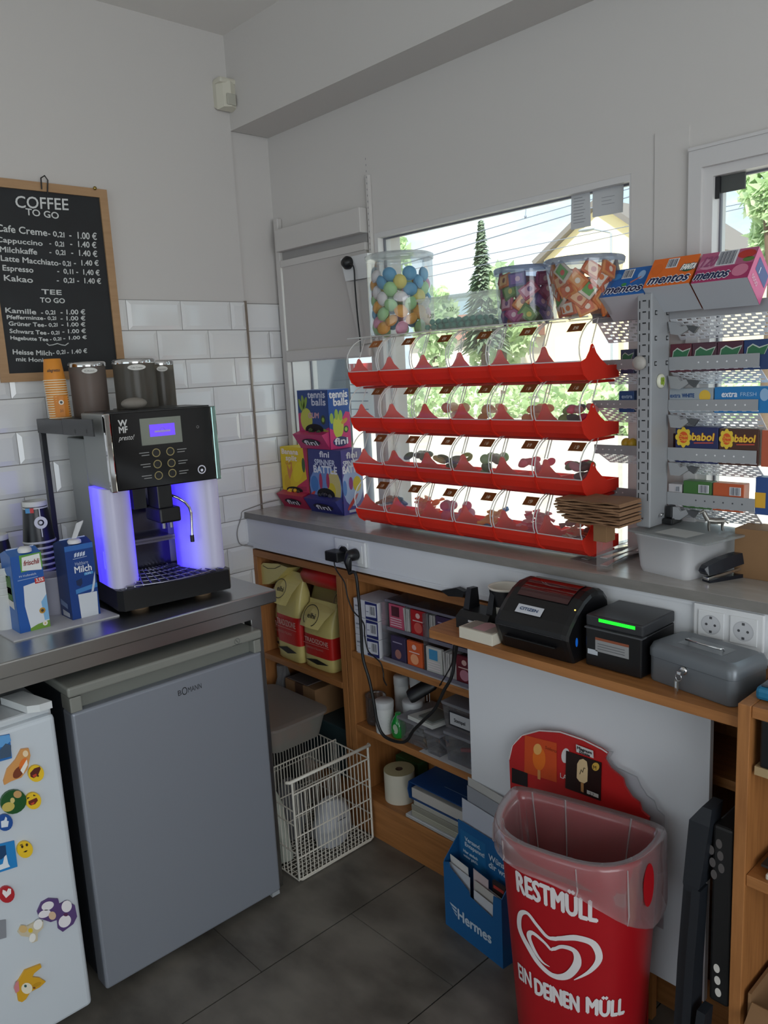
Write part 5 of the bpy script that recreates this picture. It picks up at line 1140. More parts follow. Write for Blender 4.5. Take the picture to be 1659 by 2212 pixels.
for i in range(5):
    pR, pE, pB = SHR[i]; A = PY(*pR, LY); B = PY(*pE, LY); z1 = A.z; zb = PY(pR[0], pB, LY).z
    xL = PY(SHL[i][0][0], SHL[i][0][1], LY).x; xe = B.x if i > 1 else A.x + .235
    zlip = (A.z + PY(*SHL[i][0], LY).z) / 2; h = zlip - zb; h = .026 if h < .02 else min(h, .03)
    xr = PY(1640 if i else 1659, 800, LY).x + (0.02 if i == 0 else 0)
    shelf_info.append((xL, xr, zlip, h))
    mb = MB(); mb.box((px1 + .001, LY - .001, zlip - h), (xr, LY + .001, zlip), STG)
    for k in range(6):
        x = px1 + .075 + k * .022
        if i > 0 and x < xr - .01: mb.disk((x, LY - .0016, zlip - h * .5), .002, UX, UZ, C('#e6e7e8' if i < 4 else '#44464a'), 10)
    mb.box((xr - .001, LY, zlip - h), (xr + .001, -.006, zlip - h + .03), STG) if 0 else None
    so_ = mb.build('shelf_lip', st)
    mb = MB(); perforated(mb, px1 + .001, xr, LY + .001, zlip - h, -.008, PY(1470, (735, 830, 925, 1022, 1118)[i], -.008).z); mb.build('shelf_plate', st)
    mb = MB(); mb.box((xL, LY - .001, zlip - h * .8), (px0 - .001, LY + .001, zlip), STG)
    for k in range(5): mb.disk((xL + .008 + k * .018, LY - .0016, zlip - h * .4), .002, UX, UZ, C('#e6e7e8'), 10)
    mb.build('shelf_lip', st)
    mb = MB(); perforated(mb, xL + .012, px0 - .001, LY + .001, zlip - h * .8, -.008, PY(1340, (740, 830, 912, 1000, 1085)[i], -.008).z); mb.build('shelf_plate', st)
    # bracket under the right shelf, next to the post
    q = [(1443, 695), (1462, 697), (1469, 706), (1490, 700), (1486, 712), (1468, 724), (1448, 722)]
    dz = (pR[1] - 655)
    mb = MB(); yb = LY - .012; p = [PY(u, v + dz - (i * 3 if i else 0), yb) for u, v in q]; mb.prism([x_[:] for x_ in p[::-1]], (0, .011, 0), STG); w_ = [PY(u, v + dz - (i * 3 if i else 0), yb - .0005) for u, v in ((1482, 702), (1508, 706), (1498, 720), (1488, 713))]
    mb.prism([x_[:] for x_ in w_[::-1]], (0, .010, 0), C('#4c4e51', .5)); mb.build('bracket', st)
# clover magnet and little grey knob on the post
q = PX(1426, 823, px1 + .001); mb = MB(); mb.lathe([(.0165, 0), (.0165, .004), (.014, .006), (.0001, .006)], q, C('#d9d9c4', .4), 24, axis=(1, 0, 0))
for k in range(4):
    a = PI / 4 + k * PI / 2; mb.disk(q + V3((.0066, math.cos(a) * .0058, math.sin(a) * .0058)), .005, UY, UZ, C('#8aa52c'), 12)
mb.tube([q + V3((.0066, 0, 0)), q + V3((.0066, .004, -.011))], .0012, C('#8aa52c'), 5); solo(mb, 'clover_magnet', 'round white magnet with a green four-leaf clover on the grey post', 'magnet')
q = PY(1385, 784, PYF - .001); mb = MB(); mb.lathe([(.012, 0), (.0165, .006), (.0165, .012), (.010, .017), (.0001, .018)], q, C('#a7a29c', .5), 20, axis=(0, -1, 0)); solo(mb, 'round_magnet', 'round stone-grey magnet on the front of the grey post', 'magnet')

# ---- mentos boxes leaning on the top shelf
TT = math.radians(40); UV = V3((0, math.sin(TT), math.cos(TT))); DV = V3((0, math.cos(TT), -math.sin(TT)))
def roll_box(label, BLp, BRp, TLp, yb, col, dark, deco, dep=.085):
    a = PY(*BLp, yb); b = PY(*BRp, yb); w = b.x - a.x; z = (a.z + b.z) / 2; o = V3((a.x, yb, z)); tl = PY(*TLp, yb + .045); h = (tl.z - z) / math.cos(TT)
    h = max(.06, min(h, .085)); t = thing('sweet_box', label, 'sweet box', o, 0, 'sweet boxes on top of the display stand')
    mb = MB(); X_ = UX * w; H = UV * h; D = DV * dep
    mb.add([p[:] for p in (o, o + X_, o + X_ + H, o + H, o + D, o + X_ + D, o + X_ + H + D, o + H + D)], [(0, 1, 2, 3)], C(col, .35)); 
    mb.add([p[:] for p in (o, o + X_, o + X_ + H, o + H, o + D, o + X_ + D, o + X_ + H + D, o + H + D)], [(5, 4, 7, 6), (3, 2, 6, 7), (1, 5, 6, 2), (4, 0, 3, 7)], C(dark, .35))
    mb.add([p[:] for p in (o, o + X_, o + D, o + X_ + D)], [(0, 2, 3, 1)], C('#b9bcc2', .5))
    mb.build('carton', t); m2 = MB(); f = lambda u, v: o + X_ * u + H * v
    deco(m2, f, w, h, o + X_); m2.build('print', t); return t
def barcode(mb, f, u0, u1, v0, v1, n, lift=.0006):
    P4(mb, f, [(u0, v0), (u1, v0), (u1, v1), (u0, v1)], '#d9dade', lift)
    for k in range(n):
        a = u0 + (u1 - u0) * (.08 + .84 * k / n); b = a + (u1 - u0) * .84 / n * (.35 + .3 * ((k * 7) % 3) / 2); P4(mb, f, [(a, v0 + .03), (b, v0 + .03), (b, v1 - .03), (a, v1 - .03)], '#3c4150', lift * 1.8)
def word(mb, f, s, u0, u1, v, h, w, col='#14204e', edge='#e6e8ee'):
    d = (f(1, 0) - f(0, 0)).normalized(); o = f(u0, v); W_ = (f(u1, 0) - f(u0, 0)).length
    if edge: mb.text(s, o, d, UV, C(edge), h=h, w=W_, shear=.22, bold=.0034, lift=.001)
    mb.text(s, o, d, UV, C(col), h=h, w=W_, shear=.22, bold=.001, lift=.0016)
def d1(mb, f, w, h, e):
    P4(mb, f, bl(.2, .72, .12, .12), '#3f86c4', .0005); P4(mb, f, bl(.78, .7, .08, .16), '#8fb2d8', .0005); P4(mb, f, [(.6, .42), (.78, .6), (.8, .66), (.58, .48)], '#b86a5a', .0007); P4(mb, f, bl(.46, .4, .06, .06), '#3a8a4a', .0007)
    barcode(mb, f, .34, .58, .62, .95, 6); word(mb, f, 'mentos', .08, .88, .12, .024, w)
roll_box('blue sweet box leaning on the top shelf left of the grey post', (1294, 646), (1390, 631), (1310, 584), -.15, '#1e62ac', '#17427c', d1)
def d2(mb, f, w, h, e):
    barcode(mb, f, .34, .58, .62, .95, 6); P4(mb, f, bl(.16, .62, .12, .2), '#d8661a', .0005); word(mb, f, 'mentos', .08, .92, .10, .027, w); P4(mb, f, bl(.84, .56, .14, .14), '#3a6a34', .0006); word(mb, f, 'FANTA', .70, .99, .48, .017, w, '#f2f2ee', '#2a4a6a')
roll_box('orange sweet box leaning on the top shelf right of the grey post', (1388, 623), (1488, 611), (1419, 556), -.155, '#df6a1e', '#a84a14', d2)
def d3(mb, f, w, h, e):
    P4(mb, f, [(0, .42), (1, .5), (1, 1), (0, 1)], '#b05a7c', .0004); barcode(mb, f, .32, .68, .5, 1., 14); P4(mb, f, bl(.84, .8, .16, .14), '#b8342c', .0006); P4(mb, f, bl(.9, .62, .1, .08), '#5a7a3c', .0006); P4(mb, f, bl(.82, .28, .14, .2), '#cf7a96', .0005); P4(mb, f, bl(.2, .62, .18, .2), '#c88aa4', .0005); word(mb, f, 'mentos', .03, .62, .1, .025, w); word(mb, f, '120', .06, .3, .52, .03, w, '#9a4a72', None)
    g = lambda u, v: e + DV * (.085 * u) + UV * (h * v)
    P4(mb, g, [(0, 0), (1, 0), (1, 1), (0, 1)], '#d05a8a', .0006); P4(mb, g, [(.2, .45), (.9, .45), (.9, .85), (.2, .85)], '#3c4a86', .001); mb.text('1', g(.4, .5), DV, UV, C('#e6e8ee'), h=.018, lift=.0014); mb.text('0000', g(.15, .15), DV, UV, C('#e8b8cc'), h=.012, lift=.0014)
roll_box('pink sweet box with a large barcode leaning on the top shelf', (1492, 614), (1614, 598), (1513, 541), -.155, '#a83464', '#8a2450', d3)

# ---- packs standing behind the lower lips
def pack(label, i, u0, u1, hv, col, deco=None, group=None, y=None, name='gum_pack', slant=0):
    xL, xr, zl, h = shelf_info[i]; y = y if y is not None else LY + .004
    x0 = PY(u0, 800, y).x; x1 = PY(u1, 800, y).x - .0015; z0 = zl - h - .006; z1 = zl + hv
    t = thing(name, label, 'gum pack', ((x0 + x1) / 2, y, z0), 0, group); mb = MB()
    mb.box((x0, y, z0), (x1, y + .032, z1), C(col, .35), .0015); o = mb.build('carton', t)
    if deco: m2 = MB(); deco(m2, lambda u, v: V3((x0 + (x1 - x0) * u, y - .0004, zl + hv * v)), x1 - x0, hv); m2.build('print', t)
    return t
def air(mb, f, w, h):
    P4(mb, f, [(.1, -.1), (.8, -.1), (.98, .65), (.6, .45), (.35, .7), (.15, .45)], '#b9c4b8', .0004); P4(mb, f, [(.14, -.1), (.78, -.1), (.93, .55), (.6, .35), (.35, .6), (.18, .38)], '#2f6a48', .0008)
g2 = 'mint gum packs on the second shelf'
for k, (u0, u1, c, w_) in enumerate(((1447, 1494, '#5a2430', 'first dark red and green gum pack right of the post on the second shelf'), (1494, 1548, '#4a2a38', 'second red and green gum pack right of the post on the second shelf'), (1548, 1605, '#4c2436', 'third red and green gum pack right of the post on the second shelf'), (1605, 1664, '#1f3a6a', 'blue and green gum pack at the right end of the second shelf'))): pack(w_, 1, u0, u1, .030 , c, air, g2)
pack('blue-grey and green gum pack left of the post on the second shelf', 1, 1340, 1371, .024, '#33405e', air, g2)
def xf(mb, f, w, h):
    mb.text('extra', f(.14, .2), UX, UZ, C('#dfe8f2'), h=h * .5, w=w * .28, bold=.0006, shear=.1); mb.text('FRESH', f(.48, .25), UX, UZ, C('#a9cbe8'), h=h * .32, w=w * .28); P4(mb, f, bl(.9, .35, .08, .5), '#8fb4d8', .0005)
def xw(mb, f, w, h):
    P4(mb, f, [(0, -.2), (1, -.2), (1, 1), (0, 1)], '#9aa2a8', .0003); mb.text('extra', f(.02, .2), UX, UZ, C('#33507e'), h=h * .4, w=w * .24, bold=.0005); mb.text('WHITE', f(.3, .2), UX, UZ, C('#33507e'), h=h * .36, w=w * .28, bold=.0008); P4(mb, f, bl(.82, .3, .13, .55), '#d9b23c', .0005)
def xl(mb, f, w, h): mb.text('extra', f(.2, .2), UX, UZ, C('#a9c4e0'), h=h * .45, w=w * .7, bold=.0005)
g3 = 'gum packs on the third shelf'
pack('pale grey gum pack with a yellow lemon slice on the third shelf', 2, 1447, 1543, .026, '#9aa2a8', xw, g3)
pack('bright blue gum pack at the right end of the third shelf', 2, 1544, 1668, .028, '#1f78b8', xf, g3)
pack('dark blue gum pack left of the post on the third shelf', 2, 1337, 1371, .022, '#1d4a86', xl, g3)
def bab(mb, f, w, h):
    P4(mb, f, bl(.2, .5, .16, .42), '#e3c23a', .0004); 
    for k in range(8): a = k * PI / 4; P4(mb, f, bl(.2 + .15 * math.cos(a), .5 + .36 * math.sin(a), .05, .14, 10), '#e3c23a', .0005)
    P4(mb, f, bl(.2, .5, .11, .28), '#d9541e', .0007); mb.text('Chupa', f(.105, .52), UX, UZ, C('#f0d24a'), h=h * .14, w=w * .19, lift=.0012); mb.text('Chups', f(.105, .33), UX, UZ, C('#f0d24a'), h=h * .14, w=w * .19, lift=.0012)
    mb.text('babol', f(.4, .38), UX, UZ, C('#b8482c'), h=h * .36, w=w * .5, bold=.0016, shear=.12); mb.text('babol', f(.4, .38), UX, UZ, C('#e8c63c'), h=h * .36, w=w * .5, bold=.0006, shear=.12, lift=.0012); P4(mb, f, [(.45, .22), (.9, .25), (.9, .3), (.45, .27)], '#c8503c', .0006)
g4 = 'bubble gum packs on the fourth shelf'
pack('dark blue bubble gum pack with a yellow flower emblem on the fourth shelf', 3, 1461, 1556, .050, '#1f2858', bab, g4)
pack('brown bubble gum pack with a yellow flower emblem on the fourth shelf', 3, 1557, 1646, .048, '#4a2a20', bab, g4)
pack('reddish pack at the right end of the fourth shelf', 3, 1650, 1690, .046, '#b85a3c', None, g4)
xL, xr, zl, h = shelf_info[3]; q = PY(1473, 925, LY + .04)
mb = MB(); mb.lathe([(.022, 0), (.024, .012), (.022, .024), (.0001, .025)], (q.x + .012, LY + .06, zl + .02), C('#241620', .5), 20, axis=(0, -1, 0)); mb.box((q.x - .02, LY + .036, zl - .03), (q.x + .022, LY + .06, zl + .03), C('#3a1420', .5)); solo(mb, 'gum_roll', 'dark round gum roll peeping up behind the blue bubble gum pack', 'gum roll')
for k, u in enumerate((1353, 1366)):
    q = PY(u, 945, LY + .016); mb = MB(); mb.ell((q.x, q.y, zl + .004), (.013, .013, .014), C('#c9a52c', .4), 14, 10); solo(mb, 'yellow_sweet', 'round yellow sweet %s the post on the fourth shelf' % ('further left of' if k == 0 else 'right beside'), 'sweet', 'yellow sweets left of the post')
def bc_(mb, f, w, h): barcode(mb, f, .55, .92, .1, .75, 8)
g5 = 'packs on the lowest shelf'
pack('white and red pack next to the post on the lowest shelf', 4, 1447, 1478, .020, '#b9b4b6', bc_, g5)
pack('green pack with a barcode on the lowest shelf', 4, 1480, 1544, .030, '#3d6a34', bc_, g5)
pack('orange pack with a barcode on the lowest shelf', 4, 1546, 1616, .030, '#b9542c', bc_, g5)
pack('blue and yellow pack at the right end of the lowest shelf', 4, 1640, 1690, .05, '#2a4a86', lambda mb, f, w, h: P4(mb, f, [(0, -.4), (.5, -.4), (.5, .3), (0, .3)], '#d9a52c', .0004), g5)
# ================================================================ right part of the counter
# white tub with a clear lid
tA, tB = V3((1.612, -.16, 0)), V3((1.755, -.19, 0)); tX = (tB - tA).normalized(); tY = V3((-tX.y, tX.x, 0)); tw_ = (tB - tA).length; td_ = .178
ang = math.atan2(tX.y, tX.x)
t = thing('food_tub', 'white plastic tub with a flat clear lid on the counter under the display stand', 'tub', (tA.x, tA.y, KZ), ang)
TUBW = mat('tub_white', '#f4f4f6', .4, transl=.5)
def rrect(x0, y0, x1, y1, r, z, n=5):
    out = []
    for cx, cy, a0 in ((x1 - r, y1 - r, 0), (x0 + r, y1 - r, PI / 2), (x0 + r, y0 + r, PI), (x1 - r, y0 + r, 1.5 * PI)):
        for k in range(n + 1): a = a0 + PI / 2 * k / n; out.append((cx + r * math.cos(a), cy + r * math.sin(a), z))
    return out
mb = MB(); mb.loft([rrect(.004, .004, tw_ - .004, td_ - .004, .016, 0), rrect(0, 0, tw_, td_, .018, .012), rrect(-.008, -.008, tw_ + .008, td_ + .008, .022, .09), rrect(-.011, -.011, tw_ + .011, td_ + .011, .022, .0905), rrect(-.011, -.011, tw_ + .011, td_ + .011, .022, .096)], TUBW); mb.build('tub', t, world=False)
mb = MB(); mb.loft([rrect(-.018, -.018, tw_ + .06, td_ - .004, .008, .0962), rrect(-.018, -.018, tw_ + .06, td_ - .004, .008, .1015)], clear('lid_acrylic', (.88, .9, .9), .12, .4, (.60, .62, .62)), smooth=False); mb.build('lid', t, world=False)
mb = MB(); mb.quad((.05, .0, .1019), (.14, .0, .1019), (.14, .07, .1019), (.05, .07, .1019), C('#b9bbb9', .6)); o = mb.build('note', t, world=False)
# little metal animal on the lid
q = PZ(1545, 1146, KZ + .1022); t = thing('horse_figurine', 'tiny silver horse figurine standing on the clear lid', 'figurine', q, .6 + PI); t.scale = (1.35, 1.35, 1.35)
HM = mat('figurine_metal', '#8d8a84', .3, .8); mb = MB(); mb.tube([(-.014, 0, .017), (0, 0, .0165), (.012, 0, .018)], [.0055, .005, .0055], HM, 8); mb.tube([(.012, 0, .019), (.018, 0, .030), (.019, 0, .034)], [.005, .0038, .003], HM, 8); mb.tube([(.018, 0, .035), (.026, 0, .031)], [.0036, .0022], HM, 8)
mb.tube([(-.014, 0, .018), (-.021, 0, .012)], [.002, .001], HM, 6)
for x in (-.012, .010):
    for y in (-.003, .003): mb.tube([(x, y, .016), (x + .001, y, .008), (x, y, 0)], [.0024, .0016, .0018], HM, 6)
mb.build('body', t, world=False)
# tongs on a clear sheet
S = [PZ(*q, KZ + .001) for q in ((1232, 1208), (1300, 1226), (1372, 1205), (1372, 1180), (1300, 1180))]
mb = MB(); mb.prism([p[:] for p in S], (0, 0, .0015), clear('sheet_clear', (.9, .88, .88), .1, .4, (.72, .68, .68))); solo(mb, 'plastic_sheet', 'thin clear plastic sheet lying under the tongs', 'sheet')
TONG = mat('tong_steel', '#d2d2d0', .28, .85)
def tongs(pxs, label):
    P_ = [PZ(*q, KZ + .01) for q in pxs]; a, b = P_[0], P_[-1]; d = (b - a).normalized(); s = V3((-d.y, d.x, 0)); L = (b - a).length
    t = thing('serving_tongs', label, 'tongs', (a.x, a.y, KZ + .0026))
    for k in (0, 1):
        zz = KZ + .0035 + .016 * k; mb = MB(); prof = [(0, .010), (.25, .0075), (.55, .006), (.75, .009), (1, .008)]; zo = [0, .003, .005, .004, 0]; vv = []
        rings = [[(a + d * L * f + s * w_ * e)[:2] + ((zz + (zo[i] if k == 0 else zo[i] * -.5 + .004 * (1 - f)) + h),) for e, h in ((-1, 0), (1, 0), (1, .0018), (-1, .0018))] for i, (f, w_) in enumerate(prof)]
        mb.loft(rings, TONG, smooth=False); mb.build('arm', t)
    mb = MB(); mb.tube([b + s * .007 + UZ * (-.006), b + d * .006 + UZ * .002, b - s * .007 + UZ * .008], .003, TONG, 6); mb.build('bow', t)
tongs([(1262, 1203), (1368, 1172)], 'silver serving tongs at the back of the clear sheet')
tongs([(1304, 1217), (1380, 1187)], 'silver serving tongs at the front of the clear sheet')
# stapler
a = PZ(1528, 1257, KZ); b = PZ(1626, 1240, KZ); d = (b - a); d.z = 0; L = d.length; rz = math.atan2(d.y, d.x)
t = thing('stapler', 'black office stapler lying open-jawed on the counter', 'stapler', (a.x, a.y, KZ), rz); NV = mat('stapler_black', '#171b24', .3)
mb = MB(); mb.loft([[(x, -.013 * w, z0), (x, .013 * w, z0), (x, .013 * w, z1), (x, -.013 * w, z1)] for x, w, z0, z1 in ((-.004, .9, .0, .005), (.02, 1, 0, .009), (L * .8, 1, 0, .008), (L, 1.1, 0, .016), (L + .008, 1, .002, .014))], NV, smooth=False); mb.build('base', t, world=False)
mb = MB(); mb.loft([[(x, -.014 * w, z0), (x, .014 * w, z0), (x, .010 * w, z1), (x, -.010 * w, z1)] for x, w, z0, z1 in ((-.016, .8, .026, .034), (-.008, 1, .018, .040), (.03, 1.05, .022, .051), (.07, 1.05, .03, .057), (L - .01, 1, .038, .060), (L + .004, .9, .042, .054))], NV, smooth=False); mb.build('arm', t, world=False)
mb = MB(); mb.box((-.006, -.008, .012), (L * .85, .008, .019), CHROME, .001, rot=Matrix.Rotation(-.12, 3, 'Y')); mb.tube([(L * .8, 0, .015), (L * .75, .006, .022), (L * .78, -.006, .03)], .002, CHROME, 6); mb.build('magazine', t, world=False)
# cardboard box at the right edge
q = PZ(1606, 1222, KZ); mb = MB(); CARD = mat('cardboard', '#8a6846', .8, noise=(12, .3, '#795a3c', (1, 1, 1)))
t = thing('cardboard_box', 'brown cardboard box on the counter at the right edge behind the stapler', 'box', (1.93, -.06, KZ))
mb.box((1.815, -.085, KZ), (2.05, -.004, KZ + .115), CARD, .001); mb.build('box', t)
# paper bags piled on a small carton between the rack and the post
BAGC = mat('kraft_paper', '#8a674a', .8, noise=(10, .4, '#745239', (1, 6, 1)))
pb = MB(); x0, y0 = 1.535, -.232
t = thing('carton_holder', 'small brown carton carrying the pile of paper bags', 'carton', (1.553, -.212, KZ))
mb = MB(); mb.box((x0, y0, KZ + .076), (x0 + .036, y0 + .04, KZ + .121), CARD, .001); mb.build('carton', t)
mb = MB(); mb.box((x0 + .004, y0 + .008, KZ), (x0 + .032, y0 + .036, KZ + .0755), CLR); o = mb.build('clear_foot', t); o['label'] = 'clear plastic foot'
rnd = random.Random(9); z = KZ + .1215; first = None
for k in range(9):
    rx = rnd.uniform(-.006, .006); grow = .008 * k if k < 5 else .04
    mb = MB(); th = .0062; w0, w1 = x0 - .055 - grow - rx, x0 + .088
    n = 10; top = [(w0 + (w1 - w0) * i / n, z + th * .8 + .0012 * math.sin(i * 1.3 + k * 2)) for i in range(n + 1)]; bot = [(x, zz - th * .72) for x, zz in top][::-1]
    mb.prism([(x, y0 - .025 - rnd.uniform(0, .006), zz) for x, zz in top + bot], (0, .098, 0), BAGC)
    solo(mb, 'paper_bag', ('topmost brown paper bag of the pile beside the grey post' if k == 8 else 'flat brown paper bag in the pile beside the grey post'), 'paper bag', 'flat brown paper bags in a pile'); z += th + .0004
# ================================================================ wooden shelving under the counter
SF, SB = -.222, -.008
t = thing('shelf_unit', 'wide brown wooden shelf unit with open compartments below the counter', 'shelf unit', (.95, -.11, 0))
ST = .024
def plank(name, lo, hi, m=WOOD): mb = MB(); mb.box(lo, hi, m, .002); return mb.build(name, t)
plank('top', (.006, SF, .935), (1.95, SB, .962))
for xa in (.006, .512, .544, 1.925): plank('upright', (xa, SF, .0), (xa + (.028 if xa > .4 else .024), SB, .935), WOODV)
for z, xa, xb in ((.545, .032, .510), (.145, .032, .510), (.678, .574, 1.924), (.408, .574, 1.924), (.145, .574, 1.924)): plank('shelf', (xa, SF, z - ST), (xb, SB, z))
plank('kick_board', (.574, SF + .004, 0), (1.924, SF + .02, .12)); plank('kick_board', (.032, SF + .004, 0), (.51, SF + .02, .12))
mb = MB(); mb.box((.032, SB - .006, .145), (.51, SB, .935), WOODV); mb.box((.574, SB - .006, .145), (1.924, SB, .935), WOODV); mb.build('back_panel', t)
# white liner strip on two shelves
for z, lab in ((.678, 'white paper liner on the shelf with the sweet packets'), (.408, 'white paper liner on the shelf with the clear boxes')):
    mb = MB(); mb.box((.60 if z > .5 else .88, SF + .003, z + .0003), (1.40, SB - .01, z + .0012), C('#c5c4c6', .7)); solo(mb, 'shelf_liner', lab, 'liner')
# ---- coffee bags
KHA = mat('bag_khaki', '#cdbf78', .38, bump=(22, .25)); BRED = mat('bag_red', '#bd231f', .38, bump=(22, .2)); BBLK = C('#1a1815', .5)
def coffee_bag(loc, w, d, h, label, fold=True, rz=0., rx=0.):
    t = thing('coffee_bag', label, 'coffee bag', loc, rz, 'coffee bags in the left compartment')
    if rx: t.rotation_euler = (rx, 0, rz); MW[t.name] = Matrix.Translation(V3(loc)) @ Matrix.Rotation(rz, 4, 'Z') @ Matrix.Rotation(rx, 4, 'X')
    def sec(z, sx=1., sy=1., oy=0., bul=.0):
        pts = []
        for i in range(24):
            a = 2 * PI * i / 24; c, s = math.cos(a), math.sin(a); e = .38
            x = math.copysign(abs(c) ** e, c) * w / 2 * sx; y = math.copysign(abs(s) ** e, s) * d / 2 * sy + oy
            pts.append((w / 2 + x * (1 + bul * math.sin(z * 70 + i)), d / 2 + y, z))
        return pts
    mb = MB(); zr0, zr1 = h * .20, h * .52
    mb.loft([sec(0, .9, .85), sec(.006, .98, .98), sec(h * .10, 1, 1, 0, .01), sec(zr0, 1, 1)], KHA, cap=True); mb.loft([sec(zr0, 1, 1), sec(h * .36, 1.01, 1.03, 0, .01), sec(zr1, 1, 1)], BRED, cap=False)
    mb.loft([sec(zr1, 1, 1), sec(h * .64, 1.0, .95, 0, .015), sec(h * .78, .98, .7, .004, .02), sec(h * .92, .95, .25, .006, .02), sec(h, .94, .06, .004)], KHA)
    y = -.003
    mb.text('TRADIZIONE', (w * .12, y, h * .405), UX, UZ, C('#d8a79a', .5), h=h * .07, w=w * .8, bold=.0006); mb.quad((w * .06, y, h * .375), (w * .94, y, h * .375), (w * .94, y, h * .38), (w * .06, y, h * .38), C('#d8a79a', .5)); mb.text('ESPRESSO ITALIANO', (w * .14, y, h * .31), UX, UZ, C('#c98a7e', .5), h=h * .03, w=w * .6)
    mb.poly([(w * .1, y, h * .125), (w * .5, y, h * .085), (w * .9, y, h * .125), (w * .5, y, h * .165)], BBLK); mb.build('bag', t, world=False)
    if fold:
        mb = MB(); tx = w * .5; a = V3((0.03 * w, d * .30, h * .93)); F = [(0, .02), (.25, -.012), (.55, -.035), (1, -.05)]
        L = h * .36; rings = []
        for f, oy in F:
            cx = w * .5; hw = w * .47 * (1 - .35 * f); zz = h * .95 - L * f * .75 if f else h * .96; yy = d * .42 + oy * .9 - f * d * .25
            rings.append([(cx - hw, yy, zz), (cx - hw * .3, yy - .008, zz + .003), (cx + hw * .35, yy - .006, zz), (cx + hw, yy + .002, zz - .002), (cx + hw, yy + .006, zz), (cx + hw * .3, yy - .001, zz + .004), (cx - hw * .3, yy - .002, zz + .006), (cx - hw, yy + .005, zz + .003)])
        mb.loft(rings, KHA, smooth=False)
        q = V3((w * .5, d * .42 - .045, h * .84)); u = UX; v = V3((0, .42, .9)).normalized(); mb.ring(q + V3((0, -.006, 0)), w * .23, w * .25, u, v, BBLK); mb.text('elhi', q + V3((0, -.007, -.010)), u, v, BBLK, h=.02, align='c', bold=.0006, w=w * .26); mb.build('folded_top', t, world=False)
    return t
coffee_bag((.268, -.205, .5455), .165, .082, .255, 'yellow coffee bag with a red band at the right front of the compartment', True, .03)
coffee_bag((.108, -.212, .5455), .152, .082, .345, 'tall yellow coffee bag with a red band and crumpled top, left front of the compartment', True, -.02)
coffee_bag((.040, -.168, .5455), .062, .08, .26, 'narrow slice of a yellow coffee bag squeezed in at the left', False)
coffee_bag((.345, -.115, .5455), .15, .08, .31, 'yellow coffee bag standing behind on the right with only its round emblem showing', True)
t_ = coffee_bag((.185, -.118, .5455), .15, .085, .29, 'yellow coffee bag half hidden behind the two front bags', False)
# a red bag lying on top
t = thing('coffee_bag', 'red coffee bag lying on top of the others at the back', 'coffee bag', (.33, -.1, .86), 0, 'coffee bags in the left compartment')
mb = MB(); mb.loft([[(x, -.165 + .0 + dy * s, .858 + .03 + dz * s) for dy, dz in ((-.02, -.026), (.09, -.02), (.13, 0), (.09, .034), (0, .04), (-.03, .01))] for x, s in ((.25, .55), (.27, .9), (.36, 1), (.46, .95), (.49, .6))], BRED); mb.build('bag', t)
t = thing('coffee_bag', 'top of a yellow coffee bag leaning out to the left above the steel table', 'coffee bag', (.07, -.19, .80), 0, 'coffee bags in the left compartment')
q = [PY(*p, -.205) for p in ((534, 1252), (568, 1216), (600, 1218), (622, 1226), (600, 1250), (580, 1262), (556, 1262))]
mb = MB(); mb.prism([p[:] for p in q[::-1]], (0, .06, -.01), KHA); mb.tube([PY(*p, -.2062) for p in ((568, 1222), (578, 1228), (594, 1228), (606, 1222))], .0012, BBLK, 5); mb.build('bag', t)
# ---- lower left compartment
t = thing('cardboard_box', 'closed brown cardboard box in the lower left compartment', 'box', (.2, -.12, .3)); 
t0 = thing('storage_box', 'dark teal storage box under the cardboard box', 'box', (.3, -.1, .1455))
mb = MB(); mb.box((.12, -.19, .1455), (.49, -.02, .34), mat('dark_teal', '#24383c', .5), .006); mb.build('box', t0)
mb = MB(); mb.box((.12, -.195, .3405), (.31, -.03, .452), CARD, .002); mb.box((.185, -.1956, .3405), (.235, -.195, .452), C('#4c3426', .5)); mb.box((.185, -.195, .452), (.235, -.03, .4526), C('#4c3426', .5)); mb.build('box', t)
mb = MB(); mb.box((.13, -.19, .4530), (.26, -.04, .457), C('#5d5350', .7), .001); solo(mb, 'folded_sheet', 'grey-brown folded sheet lying on the cardboard box', 'sheet')
t = thing('plastic_bag', 'crumpled clear bag with an orange print beside the fridge', 'bag', (.05, -.19, .25))
rnd = random.Random(5); mb = MB(); rings = []
for k in range(9):
    z = .1455 + k * .043; R = .038 * (1 - .5 * abs(k - 4) / 5); rings.append([(.078 + R * math.cos(a) * rnd.uniform(.7, 1.25), -.175 + R * math.sin(a) * rnd.uniform(.6, 1.1), z + rnd.uniform(-.006, .006)) for a in [2 * PI * i / 12 for i in range(12)]])
mb.loft(rings, clear('crumpled_film', (.8, .82, .84), .4, .3, (.7, .72, .75)), smooth=False); mb.build('bag', t)
mb = MB(); q = PX(597, 1452, .1); mb.disk((.09, -.214, .40), .016, UX, UZ, C('#b9582c', .5), 14, .012); mb.build('print', t)
